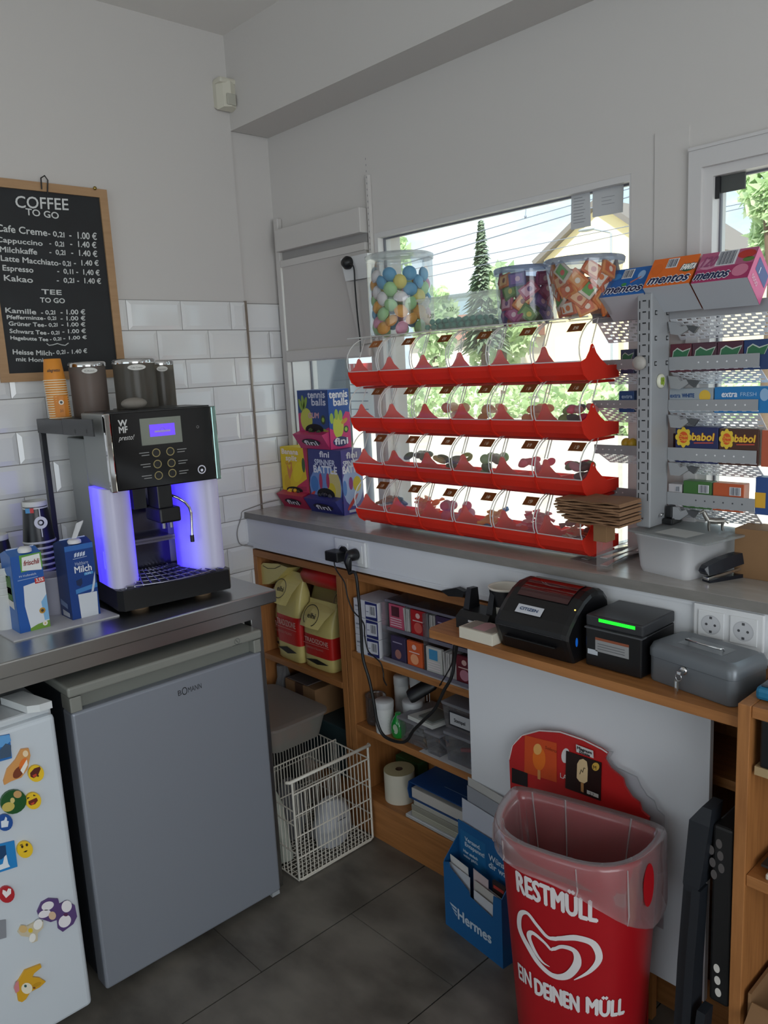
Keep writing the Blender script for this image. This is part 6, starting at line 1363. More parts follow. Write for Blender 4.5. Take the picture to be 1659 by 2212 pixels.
# container with a lid, standing on the wire basket side: resting on a dark crate
t = thing('crate', 'dark crate half hidden behind the wire basket', 'crate', (.36, -.4, 0)); mb = MB(); mb.box((.20, -.515, 0), (.30, -.26, .02), BLACK); 
mb = MB(); mb.box((.13, -.50, 0), (.285, -.24, .345), mat('crate_dark', '#1d1c1c', .7), .004); mb.build('box', t)
fx = [(.095, -.50), (.43, -.50), (.475, -.36), (.46, -.25), (.095, -.25)]
t = thing('food_container', 'milky plastic container with a clear lid and orange things inside', 'container', (.29, -.37, .345))
CON = clear('container_milky', (.8, .79, .75), .15, .62, (.52, .52, .47)); 
mb = MB(); mb.loft([rrect(.12, -.485, .44, -.265, .04, .346), rrect(.10, -.505, .46, -.245, .045, .433)], CON, cap=False); mb.poly(rrect(.12, -.485, .44, -.265, .04, .346), CON); mb.build('tub', t)
mb = MB(); mb.loft([rrect(.095, -.51, .465, -.24, .045, .433), rrect(.095, -.51, .465, -.24, .045, .442), rrect(.115, -.49, .445, -.26, .04, .444)], clear('container_lid', (.8, .76, .72), .2, .5, (.58, .53, .49)), smooth=False); mb.build('lid', t)
rnd = random.Random(2); first = None
for k in range(9):
    loc = (.175 + .095 * (k % 3), -.43 + .058 * (k // 3), .3475)
    if first is None: mb = MB(); mb.box((-.042, -.025, 0), (.042, .025, .05), C('#a8543a', .6), .012); first = mb.build('snack_bag'); o = first
    else: o = first.copy(); COL.objects.link(o)
    o.location = loc; o.rotation_euler = (0, 0, rnd.uniform(-.15, .15)); tag(o, 'orange-red snack bag dimly seen inside the milky container', 'snack bag', 'snack bags in the milky container')
# ---- wire basket on the floor
WBX0, WBX1, WBY0, WBY1 = .30, .645, -.558, -.236
t = thing('wire_basket', 'white wire basket standing on the floor between the grey fridge and the shelves', 'basket', ((WBX0 + WBX1) / 2, (WBY0 + WBY1) / 2, 0))
WIR = mat('white_wire', '#d5d0c4', .4); H_ = .31; hh = .352
mb = MB(); X = WBX1
mb.tube([(X, WBY0, hh), (X, WBY0, .012), (X, WBY0 + .012, .006), (X, WBY1 - .012, .006), (X, WBY1, .012), (X, WBY1, hh)], .0042, WIR, 8)
for k in range(1, 20): y = WBY0 + (WBY1 - WBY0) * k / 20; mb.tube([(X, y, .006), (X, y, H_)], .0018, WIR, 6)
for k in range(5): z = .012 + (H_ - .012) * k / 4; mb.tube([(X + .002, WBY0, z), (X + .002, WBY1, z)], .0026 if k < 4 else .003, WIR, 6)
mb.tube([(X - .012, WBY0 - .012, hh), (X, WBY0 - .01, hh + .003), (X, WBY1 + .01, hh + .003), (X - .012, WBY1 + .014, hh)], .0058, WIR, 8); mb.build('front_panel', t)
for y, nm in ((WBY0, 'side_panel'), (WBY1, 'side_panel')):
    mb = MB()
    for k in range(16): x = WBX0 + (WBX1 - WBX0 - .02) * k / 16; mb.tube([(x, y, .008), (x, y, H_ if y > -.4 else H_ - .06)], .0018, WIR, 6)
    for z in (.008, .10, .2, H_ if y > -.4 else H_ - .06): mb.tube([(WBX0, y, z), (WBX1, y, z)], .0026, WIR, 6)
    mb.build(nm, t)
for x, nm in ((WBX0, 'back_panel'), (WBX0 + .17, 'divider')):
    mb = MB()
    for k in range(26): y = WBY0 + (WBY1 - WBY0) * k / 25; mb.tube([(x, y, .008), (x, y, H_ + (.012 if x > .4 else 0))], .0016, WIR, 6)
    for z in (.1, .2, H_ + (.012 if x > .4 else 0)): mb.tube([(x, WBY0, z), (x, WBY1, z)], .0026, WIR, 6)
    mb.build(nm, t)
mb = MB()
for k in range(20): x = WBX0 + (WBX1 - WBX0) * k / 20; mb.tube([(x, WBY0, .006), (x, WBY1, .006)], .0016, WIR, 5)
for k in range(16): y = WBY0 + (WBY1 - WBY0) * k / 16; mb.tube([(WBX0, y, .006), (WBX1, y, .006)], .0016, WIR, 5)
mb.build('floor_grid', t)
t = thing('plastic_bottle', 'pale bottle with a brown cap lying tilted in the wire basket beside the fridge', 'bottle', (.42, -.5, .01))
mb = MB(); a = V3((.53, -.525, .015)); b = V3((.46, -.52, .27)); d = (b - a); mb.lathe([(.024, 0), (.026, .01), (.026, d.length * .72), (.012, d.length * .9), (.011, d.length)], a, C('#b9beb2', .4), 20, axis=d); mb.build('body', t)
mb = MB(); mb.lathe([(.014, 0), (.014, .022), (.0001, .022)], b, C('#6a4436', .5), 16, axis=d); mb.build('cap', t)
mb = MB(); rnd = random.Random(8); rings = [[(.555 + R * math.cos(a) * rnd.uniform(.75, 1.2), -.345 + R * 1.3 * math.sin(a) * rnd.uniform(.75, 1.2), z) for a in [2 * PI * i / 12 for i in range(12)]] for z, R in ((.01, .045), (.05, .06), (.10, .058), (.15, .045), (.17, .02))]
mb.loft(rings, C('#c4c6cb', .5)); mb.text('ALDI', (.62, -.37, .11), UY, UZ, C('#33363c'), h=.012) if 0 else None
mb.box((.618, -.365, .118), (.6185, -.325, .121), C('#33363c')); solo(mb, 'packed_pouch', 'crumpled white pouch with a dark stripe lying in the wire basket', 'pouch')
mb = MB(); rings = [[(.42 + R * math.cos(a) * rnd.uniform(.75, 1.2), -.42 + R * 1.2 * math.sin(a) * rnd.uniform(.75, 1.2), z) for a in [2 * PI * i / 12 for i in range(12)]] for z, R in ((.01, .035), (.07, .05), (.16, .045), (.22, .02))]
mb.loft(rings, clear('film_grey', (.8, .8, .82), .3, .4, (.6, .6, .63)), smooth=False); solo(mb, 'plastic_bag', 'crumpled clear film bag in the back half of the wire basket', 'bag')

# ---- upper right compartment: three small boxes and a clear organiser with packets
bx0, by0 = .592, SF + .006; first = None
for k in range(3):
    loc = (bx0, by0, .6795 + k * .064)
    t = thing('small_carton', ('lowest', 'middle', 'topmost')[k] + ' of three white and blue cartons with barcodes stacked on the shelf', 'carton', loc, 0, 'white and blue cartons on the shelf')
    mb = MB(); w, d, h = .118, .12, .0625
    mb.box((0, 0, 0), (w, d, h), C('#cfcfd4', .5), .001); f = lambda u, v: V3((u * w, -.0005, v * h))
    P4(mb, f, [(.50, .02), (1, .02), (1, .98), (.50, .98)], '#232a66', .0002); P4(mb, f, [(.52, .14), (.95, .2), (.95, .86), (.52, .8)], '#d6d7de', .0004); barcode(mb, f, .68, .93, .28, .8, 6, .0006); P4(mb, f, [(.06, .35), (.3, .37), (.3, .4), (.06, .38)], '#8a8c96', .0003); P4(mb, f, [(.06, .55), (.22, .57), (.22, .66), (.06, .64)], '#8a8c96', .0003); P4(mb, f, [(.54, .4), (.64, .42), (.64, .46), (.54, .44)], '#7a7e9a', .0006)
    mb.build('carton', t, world=False)
# packets in a clear two-tier organiser
ox0, ox1 = .722, 1.30; oy = SF + .012; oz = .6795
t = thing('packet_organiser', 'clear two-tier plastic organiser holding upright packets on the shelf', 'organiser', ((ox0 + ox1) / 2, oy + .06, oz))
ORG = clear('organiser_clear', (.9, .9, .92), .3, .07, (.8, .8, .85))
for lv in (0, 1):
    z = oz + lv * .098; yo = oy + lv * .022
    mb = MB(); mb.box((ox0, yo, z), (ox1, yo + .12, z + .003), ORG); mb.box((ox0, yo - .001, z), (ox1, yo + .0012, z + .012), mat('organiser_edge', '#6f6c78', .3)); mb.build('tray', t)
for xk in (ox0, ox0 + .19, ox0 + .38, ox1 - .003):
    mb = MB(); mb.box((xk, oy, oz + .003), (xk + .003, oy + .125, oz + .195), ORG); mb.build('divider', t)
mb = MB(); mb.box((ox0, oy + .02, oz + .198), (ox1, oy + .145, oz + .202), ORG); mb.box((ox0, oy + .019, oz + .196), (ox1, oy + .021, oz + .204), mat('organiser_edge', '#6f6c78', .3)); mb.build('top', t)
PK = [(1, .004, '#b9506a', '#4a1c28', 'pink packet with a dark square in the upper tier, leftmost', 'sq'), (1, .105, '#a82226', '#c85a50', 'red packet with a pale crest in the upper tier', 'crest'), (1, .215, '#3a2a48', '#c97a5a', 'dark purple packet with a small flame in the upper tier', 'flame'), (1, .315, '#1f3c5c', '#6a9a3a', 'dark blue packet with a green star in the upper tier', 'star'), (1, .425, '#3a2c22', '#c98a3c', 'dark brown packet with an orange fruit in the upper tier', 'flame'), (1, .50, '#2c2a38', '#8a8a92', 'dark packet at the right end of the upper tier', 'flame'),
      (0, .03, '#3c3450', '#9a6a62', 'dark violet packet at the left end of the lower tier', 'flame'), (0, .105, '#c85a30', '#e09a70', 'orange packet with a round fruit in the lower tier', 'crest'), (0, .19, '#b9b9b4', '#3f86b0', 'pale packet with a blue label in the lower tier', 'sq'), (0, .315, '#6a1c28', '#c08090', 'dark red packet with a pink emblem in the lower tier', 'crest'), (0, .42, '#a02c28', '#d0806a', 'red packet with an orange picture in the lower tier', 'crest'), (0, .51, '#a8a8a8', '#c8703c', 'pale packet with an orange dot in the lower tier', 'dot')]
for lv, dx, c1, c2, lab, kind in PK:
    z = oz + lv * .098 + .0032; yo = oy + lv * .022 + .004; x = ox0 + .006 + dx; w, h, d = .066, .088, .011
    t = thing('tea_packet', lab, 'packet', (x, yo, z)); mb = MB(); mb.box((x, yo, z), (x + w, yo + d, z + h), C(c1, .4), .001); f = lambda u, v, x=x, yo=yo, z=z: V3((x + u * w, yo - .0006, z + v * h))
    if kind == 'sq': P4(mb, f, [(.2, .55), (.75, .55), (.75, .93), (.2, .93)], c2, .0003); [P4(mb, f, [(.1, .45 - .09 * k), (.9, .45 - .09 * k), (.9, .48 - .09 * k), (.1, .48 - .09 * k)], '#d9c8cc', .0003) for k in range(4)]
    elif kind == 'crest': P4(mb, f, bl(.5, .8, .15, .1), '#d8b0a8', .0003); P4(mb, f, bl(.5, .35, .28, .2), c2, .0003); P4(mb, f, [(.15, .58), (.85, .58), (.85, .62), (.15, .62)], '#d8b8b0', .0003)
    elif kind == 'star': P4(mb, f, [(.5 + .28 * math.cos(a) * (1 if k % 2 == 0 else .4), .38 + .22 * math.sin(a) * (1 if k % 2 == 0 else .4)) for k, a in enumerate([PI * i / 5 for i in range(10)])], c2, .0003); P4(mb, f, [(.15, .75), (.8, .75), (.8, .79), (.15, .79)], '#8fa2b8', .0003)
    elif kind == 'dot': P4(mb, f, bl(.5, .55, .34, .24), c2, .0003)
    else: P4(mb, f, bl(.5, .34, .22, .18), c2, .0003); P4(mb, f, [(.15, .76), (.8, .76), (.8, .80), (.15, .80)], '#9a90a8', .0003)
    mb.build('packet', t)
# slim white-edged packets standing between them
first = None
for lv, dx, n in ((1, .078, 4), (1, .182, 5), (1, .284, 4), (1, .388, 4), (0, .268, 8), (0, .388, 4), (0, .492, 2)):
    for k in range(n):
        loc = (ox0 + .006 + dx + k * .0062 - .004, oy + lv * .022 + .005 + .001 * (k % 2), oz + lv * .098 + .0033)
        if first is None: mb = MB(); mb.box((0, 0, 0), (.0045, .10, .084), C('#b3b0ae', .6), .0008); first = mb.build('slim_packet'); o = first
        else: o = first.copy(); COL.objects.link(o)
        o.location = loc; o.rotation_euler = (0, (-.05, .03, .06)[k % 3], 0); tag(o, 'slim pale packet standing edge-on in the clear organiser', 'packet', 'slim packets edge-on in the organiser')
# ---- middle right shelf (z .408)
MZ2 = .4085
JG = clear('dark_jar_glass', (.7, .7, .7), .25, .15, (.4, .4, .42))
t = thing('glass_jar', 'empty open glass jar at the left end of the middle shelf', 'jar', (.625, -.17, MZ2)); mb = MB(); mb.lathe([(.0001, .003), (.034, .003), (.036, .012), (.036, .098), (.038, .103), (.0355, .105), (.034, .098)], (.62, -.165, MZ2), JG, 28, cap0=False, cap1=False); mb.build('jar', t)
def pot(x, y, r, h, lab, lid=True, col='#c9cac9', z=MZ2):
    t = thing('white_pot', lab, 'pot', (x, y, z)); mb = MB(); mb.lathe([(r * .97, 0), (r, .004), (r, h * .78), (r * .97, h * .80)], (x, y, z), C(col, .45), 28, cap1=True)
    d = V3((CAM.x - x, CAM.y - y, 0)).normalized(); e = V3((-d.y, d.x, 0))
    if lid:
        for k in range(5): q = V3((x, y, z + h * (.15 + .1 * k))) + d * (r + .0006); mb.quad(q - e * r * .4 - d * r * .09, q + e * r * .4 - d * r * .09, q + e * r * .4 - d * r * .09 + UZ * .002, q - e * r * .4 - d * r * .09 + UZ * .002, C('#8f9496'))
    mb.build('body', t); mb = MB(); mb.lathe([(r * 1.04, h * .79), (r * 1.05, h * .97), (r * .98, h), (.0001, h)], (x, y, z), C('#c2c3c4', .4), 28, cap0=False); mb.build('lid', t); return t
pot(.690, -.190, .032, .112, 'tall white pot with a printed label at the front of the middle shelf')
pot(.655, -.072, .026, .155, 'slim white pot at the back left of the middle shelf'); pot(.712, -.05, .026, .165, 'second slim white pot right behind the first at the back of the middle shelf')
pot(.752, -.115, .034, .105, 'wide white pot with a grey lid behind the green bottle')
t = thing('soap_bottle', 'small bright green bottle beside the tall white pot', 'bottle', (.755, -.185, MZ2)); mb = MB(); GR = mat('green_liquid', '#158a34', .15, coat=.5)
mb.lathe([(.016, 0), (.024, .006), (.027, .03), (.025, .05), (.016, .07), (.010, .078), (.010, .086)], (.757, -.19, MZ2), GR, 24); mb.build('body', t); mb = MB(); mb.disk((.757 + .012, -.216, MZ2 + .04), .012, UX, UZ, C('#b9d0b4'), 16, .017); mb.build('label', t)
CBX = clear('clear_box', (.95, .95, .96), .3, .16, (.75, .75, .8))
def cbox(x0, y0, w, d, h, lab, z=MZ2, fill=None, note=False):
    t = thing('clear_box', lab, 'box', (x0 + w / 2, y0 + d / 2, z)); mb = MB(); taper_box(mb, x0 + .006, y0 + .006, x0 + w - .006, y0 + d - .006, z + .001, z + h - .01, .006, CBX); mb.build('tub', t)
    mb = MB(); mb.box((x0 - .003, y0 - .003, z + h - .010), (x0 + w + .003, y0 + d + .003, z + h), clear('clear_box_lid', (.85, .85, .88), .3, .45, (.62, .62, .67)), .002); mb.build('lid', t)
    if note:
        mb = MB(); y = y0 - .004; mb.quad((x0 + .03, y, z + h * .2), (x0 + w - .03, y, z + h * .2), (x0 + w - .03, y, z + h * .75), (x0 + .03, y, z + h * .75), C('#23242a')); mb.quad((x0 + .035, y - .0004, z + h * .26), (x0 + w - .035, y - .0004, z + h * .26), (x0 + w - .035, y - .0004, z + h * .70), (x0 + .035, y - .0004, z + h * .70), C('#b9babd')); mb.text('Stempel', (x0 + w / 2, y - .0006, z + h * .4), UX, UZ, C('#33353c'), h=.012, w=w * .3, align='c', bold=.0004); mb.build('label', t)
    if fill:
        rnd = random.Random(int(x0 * 999)); mesh = {}
        for k in range(fill[1]):
            c = fill[0][k % len(fill[0])]
            if c not in mesh: mb = MB(); mb.box((-.026, -.006, 0), (.026, .006, .011), C(c, .5), .002); mesh[c] = mb.build(fill[2]); o = mesh[c]
            else: o = mesh[c].copy(); COL.objects.link(o)
            o.location = (x0 + w / 2 + (rnd.random() - .5) * max(0, w - .09), y0 + .03 + rnd.random() * (d - .06), z + .003 + (k // 3) * .0125); o.rotation_euler = (0, rnd.uniform(-.2, .2), rnd.uniform(-.5, .5)); tag(o, fill[3], fill[2].replace('_', ' '), fill[4])
    return t
def pxx(px, y): return PY(px, 1560, y).x
b1, b2, b3, b4, b5 = pxx(860, -.205), pxx(908, -.205), pxx(910, -.212), pxx(942, -.212), pxx(945, -.205)
cbox(b1, -.205, b2 - b1 + .02, .16, .085, 'clear lidded box under the card reader on the middle shelf', fill=(('#9a7a52', '#5a4a44', '#8a8a8e'), 9, 'small_tool', 'brown or grey oddment inside the box under the card reader', 'oddments in the clear box under the card reader'))
cbox(b2 + .026, -.212, b4 - b3 - .004, .17, .08, 'narrow clear box in the middle of the middle shelf', fill=(('#a89a94', '#8f6a5a', '#77777c'), 8, 'small_tool', 'pale oddment inside the narrow clear box', 'oddments in the narrow clear box'))
cbox(b5 + .028, -.205, .165, .165, .10, 'clear box full of blue and red pens at the right of the middle shelf', fill=(('#1f5f9a', '#24548a', '#8f3030', '#c9c9c9', '#1f5f9a'), 18, 'pen', 'blue, red or white pen inside the clear box', 'pens in the clear box'))
cbox(pxx(957, -.19), -.190, .15, .15, .088, 'clear labelled box stacked above the box of pens', z=MZ2 + .1005, note=True)
# card reader on the clear box, black adapter above it
t = thing('card_reader', 'white card reader with a grey top lying on the clear box', 'card reader', (.88, -.13, MZ2 + .0855))
mb = MB(); z = MZ2 + .0856; mb.prism([(.815, -.20, z), (.93, -.205, z), (.945, -.105, z), (.84, -.09, z)], (0, 0, .013), C('#c5c6c2', .4)); mb.build('body', t); mb = MB(); mb.prism([(.855, -.19, z + .013), (.922, -.195, z + .013), (.935, -.115, z + .013), (.86, -.105, z + .013)], (0, 0, .006), C('#6a6e6a', .4)); mb.build('keypad', t)
t = thing('power_strip', 'long black plug adapter resting across the card reader', 'adapter', (.9, -.14, MZ2 + .12))
a = PY(884, 1506, -.18); b = PY(940, 1472, -.12); mb = MB(); d = (b - a); mb.lathe([(.017, 0), (.02, .01), (.019, d.length - .01), (.014, d.length)], a, BLACK, 14, axis=d, sx=1.3, sy=.8); mb.lathe([(.0065, 0), (.0065, .003)], a - d.normalized() * .003, C('#6a6a6e'), 10, axis=d); mb.build('body', t)
mb = MB(); c = a + d * .72; 
for k in (0, 1): mb.tube([c + V3((k * .012, -.006, -.012)), c + V3((k * .012, -.006, -.05))], .0022, CHROME, 6)
mb.build('prongs', t)
mb = MB(); mb.tube(spl([b, PY(958, 1468, -.2), PY(950, 1480, -.235), PY(975, 1436, -.255), PY(979, 1400, -.30), PY(985, 1384, -.34)]), .0022, CB, 6); mb.build('cable', t)
# ---- bottom right compartment
t = thing('label_roll', 'thick roll of cream labels standing on the bottom shelf', 'label roll', (.70, -.155, .1455))
mb = MB(); c = (.70, -.145, .1455); mb.lathe([(.054, 0), (.054, .108)], c, C('#c9c4b4', .6), 40, cap0=True, cap1=False); mb.lathe([(.054, .108), (.013, .108)], c, C('#b5ac86', .6), 40, cap0=False, cap1=False); mb.lathe([(.013, .1085), (.013, .06), (.0001, .06)], c, C('#4a3526', .7), 24, cap0=False, cap1=False); mb.ring(V3(c) + UZ * .1086, .049, .050, UX, UY, C('#a39a74')); mb.build('roll', t)
z = .1455; stk = [('white_folder', '#c3c4c8', .012, 'white folder at the bottom of the pile under the blue binder', .80), ('paper_stack', '#a8a596', .022, 'thick stack of yellowish sheets in the pile under the blue binder', .825), ('paper_stack', '#8f8c80', .02, 'greyish stack of sheets in the middle of the pile under the blue binder', .825), ('paper_stack', '#b5b2a8', .018, 'pale stack of sheets directly under the blue binder', .835)]
for nm, c, h, lab, x in stk:
    mb = MB(); mb.box((x, SF + .004 + (x - .8) * .2, z + .0003), (1.12, -.03, z + h), C(c, .7), .002)
    for k in range(3): mb.box((x - .0004, SF + .0036 + (x - .8) * .2, z + h * (.2 + .25 * k)), (1.12, SF + .004 + (x - .8) * .2, z + h * (.2 + .25 * k) + .0008), C('#77746a', .8))
    solo(mb, nm, lab, 'paper'); z += h
t = thing('ring_binder', 'dark blue ring binder lying on the pile of papers', 'binder', (.97, -.12, z)); BLU = mat('binder_blue', '#1a447c', .4)
mb = MB(); mb.box((.815, SF + .01, z + .0003), (1.13, -.025, z + .003), BLU, .001); mb.box((.815, SF + .01, z + .058), (1.13, -.025, z + .061), BLU, .001); mb.prism([(.815, SF + .01, z + .001), (.808, SF + .01, z + .03), (.815, SF + .01, z + .06), (.818, SF + .01, z + .06), (.812, SF + .01, z + .03), (.818, SF + .01, z + .001)], (0, .187, 0), BLU); mb.build('cover', t)
mb = MB(); mb.box((.822, SF + .016, z + .0032), (1.125, -.03, z + .038), C('#b9b4ae', .7), .002); mb.build('papers', t)
mb = MB(); a = V3((1.03, -.11, z + .0615)); mb.tube([a + V3((.03 * math.cos(k), .018 * math.sin(k), 0)) for k in [2 * PI * i / 18 for i in range(18)]], .0008, C('#5f6f86'), 5, closed=True); mb.box((.93, -.16, z + .061), (1.04, -.158, z + .0613), C('#6f86a6')); mb.build('emblem', t)
mb = MB(); mb.prism([(.79, -.06, .146), (1.08, -.03, .146), (1.08, -.03, .33), (.79, -.06, .345)], (0, .012, 0), C('#8f9092', .7)); mb.text('EPS', (.90, -.0495, .30), V3((1, .1, 0)), UZ, C('#2c2d30'), h=.02, bold=.0008); solo(mb, 'paper_sack', 'grey printed paper sack behind the label roll on the bottom shelf', 'sack')
mb = MB(); mb.box((.60, -.07, .1458), (.72, -.02, .245), C('#2a4a26', .6), .006); solo(mb, 'green_carton', 'dark green carton behind the label roll', 'carton')
# ================================================================ desk board with the printers
DZ = .935; DF = -.432
t = thing('desk_board', 'narrow wooden board carrying the printers and the cash box', 'board', (1.55, -.33, DZ - .022))
mb = MB(); mb.prism([(1.147, DF + .018, DZ - .022), (1.158, DF, DZ - .022), (1.983, DF, DZ - .022), (1.983, KF - .003, DZ - .022), (1.147, KF - .003, DZ - .022)], (0, 0, .022), WOOD); mb.build('board', t)
for x in (1.25, 1.85):
    mb = MB(); mb.prism([(x, KF - .003, DZ - .022), (x, DF + .06, DZ - .022), (x, KF - .003, DZ - .12)], (.018, 0, 0), WOODV); mb.build('bracket', t)
t = thing('partition_board', 'plain white board closing the shelves below the printers', 'panel', (1.52, -.29, .15))
mb = MB(); PANL = mat('panel_white', '#d2d4d8', .5); mb.box((1.174, -.300, .150), (1.868, -.284, .908), PANL, .001); mb.build('board', t)
for x in (1.22, 1.8): mb = MB(); mb.box((x, -.284, .7), (x + .03, SF - .001, .73), WOODV); mb.build('batten', t)
mb = MB(); mb.box((1.35, -.284, .002), (1.38, -.262, .3), WOODV); mb.box((1.70, -.284, .002), (1.73, -.262, .3), WOODV); mb.build('support', t)
# cradle (barcode reader base)
c = PZ(1000, 1345, DZ); t = thing('scanner_cradle', 'black charging cradle with two uprights at the left end of the wooden board', 'cradle', (1.245, -.33, DZ))
mb = MB(); A = PZ(990, 1342, DZ); x0 = 1.20; y0 = -.37
mb.loft([[(x0, y0, DZ + .0003), (x0 + .10, y0, DZ + .0003), (x0 + .10, y0 + .085, DZ + .0003), (x0, y0 + .085, DZ + .0003)], [(x0 - .004, y0 + .004, DZ + .03), (x0 + .104, y0 + .004, DZ + .03), (x0 + .104, y0 + .085, DZ + .03), (x0 - .004, y0 + .085, DZ + .03)], [(x0, y0 + .02, DZ + .045), (x0 + .1, y0 + .02, DZ + .045), (x0 + .1, y0 + .085, DZ + .045), (x0, y0 + .085, DZ + .045)]], BLACK, smooth=False)
mb.quad((x0 + .04, y0 + .0025, DZ + .022), (x0 + .062, y0 + .0025, DZ + .022), (x0 + .062, y0 + .0032, DZ + .027), (x0 + .04, y0 + .0032, DZ + .027), C('#dadada')); mb.build('base', t)
for xx in (x0, x0 + .08):
    mb = MB(); mb.loft([[(xx, y0 + .03, DZ + .044), (xx + .02, y0 + .03, DZ + .044), (xx + .02, y0 + .075, DZ + .044), (xx, y0 + .075, DZ + .044)], [(xx + .002, y0 + .045, DZ + .10), (xx + .018, y0 + .045, DZ + .10), (xx + .018, y0 + .072, DZ + .098), (xx + .002, y0 + .072, DZ + .098)]], BLACK, smooth=False); mb.build('upright', t)
mb = MB(); a = PY(958, 1276, -.25); mb.prism([p[:] for p in [PY(*q, -.262) for q in ((952, 1276), (985, 1270), (1002, 1278), (1000, 1290), (968, 1288))][::-1]], (0, .018, 0), BLACK); solo(mb, 'cable_clip', 'black clip fixed under the counter edge left of the cradle', 'clip')
# coffee cup
t = thing('paper_cup', 'black paper cup without a lid standing behind the label printer', 'cup', (1.345, -.285, DZ)); cc = (PY(1092, 1300, -.285).x, -.285, DZ)
mb = MB(); mb.lathe([(.031, 0), (.043, .106)], cc, BKC, 30, cap1=False); mb.lathe([(.0425, .106), (.0455, .108), (.0455, .112), (.043, .113), (.041, .108), (.036, .03), (.0001, .03)], cc, C('#d8d2c6', .5), 30, cap0=False)
d = V3((CAM.x - cc[0], CAM.y - cc[1], 0)).normalized(); e = V3((-d.y, d.x, 0)); q = V3(cc) + d * .036 - e * .012 + UZ * .06; mb.tube([q + e * .0 , q + e * .004 - UZ * .02 + d * .0, q + e * .0 - UZ * .035 - d * .002], .003, C('#c9c9c6'), 5); mb.build('cup', t)
# note block
A = PZ(1022, 1362, DZ); t = thing('note_block', 'thick cream paper block at the edge of the wooden board', 'note block', (1.31, -.39, DZ))
mb = MB(); mb.box((1.262, DF + .004, DZ + .0004), (1.372, DF + .078, DZ + .030), C('#d3cdbd', .7), .001); mb.build('block', t); mb = MB(); mb.box((1.268, DF + .010, DZ + .0302), (1.366, DF + .072, DZ + .0312), C('#8f8a80', .7)); mb.box((1.30, DF + .012, DZ + .0313), (1.34, DF + .07, DZ + .0316), C('#b58f92', .7)); mb.build('top_sheet', t)
# label printer
t = thing('label_printer', 'rounded black label printer with a dark red window and a white sticker', 'printer', (1.485, -.33, DZ)); LPX0, LPX1, LY0 = 1.380, 1.586, DF + .008
pr = [(.022, 0), (.006, .035), (-.004, .058), (-.003, .070), (.012, .088), (.04, .112), (.07, .132), (.10, .143), (.13, .145), (.155, .138), (.172, .12), (.178, .09), (.178, .0)]
def sec(x, s, dz=0): return [(x, LY0 + .088 + (y - .088) * s, DZ + .001 + z * 1.07 * (1 - dz)) for y, z in pr]
mb = MB(); LP = mat('printer_black', '#121214', .28); mb.loft([sec(LPX0 + .018, .86, .08), sec(LPX0, .97, .03), sec(LPX0 + .012, 1, 0), sec(LPX1 - .012, 1, 0), sec(LPX1, .97, .03), sec(LPX1 + .004, .9, .08)], LP, smooth=False)
mb.tube([(LPX0 + .006, LY0 - .0045, DZ + .064), (LPX1 - .006, LY0 - .0045, DZ + .064)], .0012, C('#2c2c30', .2), 5); mb.box((LPX0 + .03, LY0 - .002, DZ + .036), (LPX1 - .03, LY0 + .006, DZ + .039), C('#050506')); mb.build('body', t)
mb = MB(); u = UX; n0 = V3((0, .03, .020)).normalized(); REDW = mat('red_window', '#3c0a0e', .06, coat=1.)
W1 = [(y, z) for y, z in ((.05, .1205), (.07, .1335), (.10, .1445), (.13, .1465), (.15, .1415))]
mb.loft([[(x, LY0 + y, DZ + .0016 + z * 1.07) for x in (LPX0 + .03, LPX1 - .03)] for y, z in W1], REDW, closed=False, cap=False); mb.build('window', t)
mb = MB(); v = V3((0, .028, .024)).normalized(); o = V3((LPX0 + .05, LY0 + .0135, DZ + .0985)); nn_ = u.cross(v); 
mb.quad(o - nn_ * -.001, o + u * .075 + nn_ * .001, o + u * .075 + v * .024 + nn_ * .001, o + v * .024 + nn_ * .001, C('#c9ccd2')); mb.text('CITIZEN', o + u * .01 + v * .009 + nn_ * .0012, u, v, C('#22406a'), h=.008, w=.052, bold=.0004); mb.build('sticker', t)
mb = MB(); mb.disk((LPX1 + .0046, LY0 + .035, DZ + .05), .005, UY, UZ, mat('blue_button', '#1a5fc0', .3, emit='#1a5fc0', estr=.25), 14, .011); mb.build('button', t)
mb = MB(); mb.ell((LPX1 - .006, LY0 + .045, DZ + .123), (.0022, .0022, .0016), mat('amber_led', '#e8c060', .3, emit='#ffcf60', estr=2.), 8, 6); mb.build('indicator_light', t)
# receipt printer
t = thing('receipt_printer', 'boxy black receipt printer with a glowing green bar', 'printer', (1.68, -.31, DZ)); RX0, RX1, RY0, RY1, RH = 1.612, 1.752, -.386, KF - .006, .121
mb = MB(); mb.box((RX0, RY0, DZ + .002), (RX1, RY1, DZ + RH - .028), LP, .003); mb.build('body', t)
mb = MB(); mb.box((RX0 - .002, RY0 + .004, DZ + RH - .027), (RX1 + .001, RY1, DZ + RH), mat('printer_lid', '#2c2d30', .35), .004); mb.box((RX0 - .002, RY0 - .001, DZ + RH - .031), (RX1 + .001, RY0 + .02, DZ + RH - .0275), mat('grey_strip', '#4c4d50', .4)); mb.build('cover', t)
mb = MB(); mb.quad((RX0 + .032, RY0 + .0038, DZ + RH - .012), (RX1 - .018, RY0 + .0038, DZ + RH - .012), (RX1 - .018, RY0 + .0038, DZ + RH - .0045), (RX0 + .032, RY0 + .0038, DZ + RH - .0045), mat('green_light', '#20e030', .4, emit='#18ff2a', estr=1.3)); mb.build('light_bar', t)
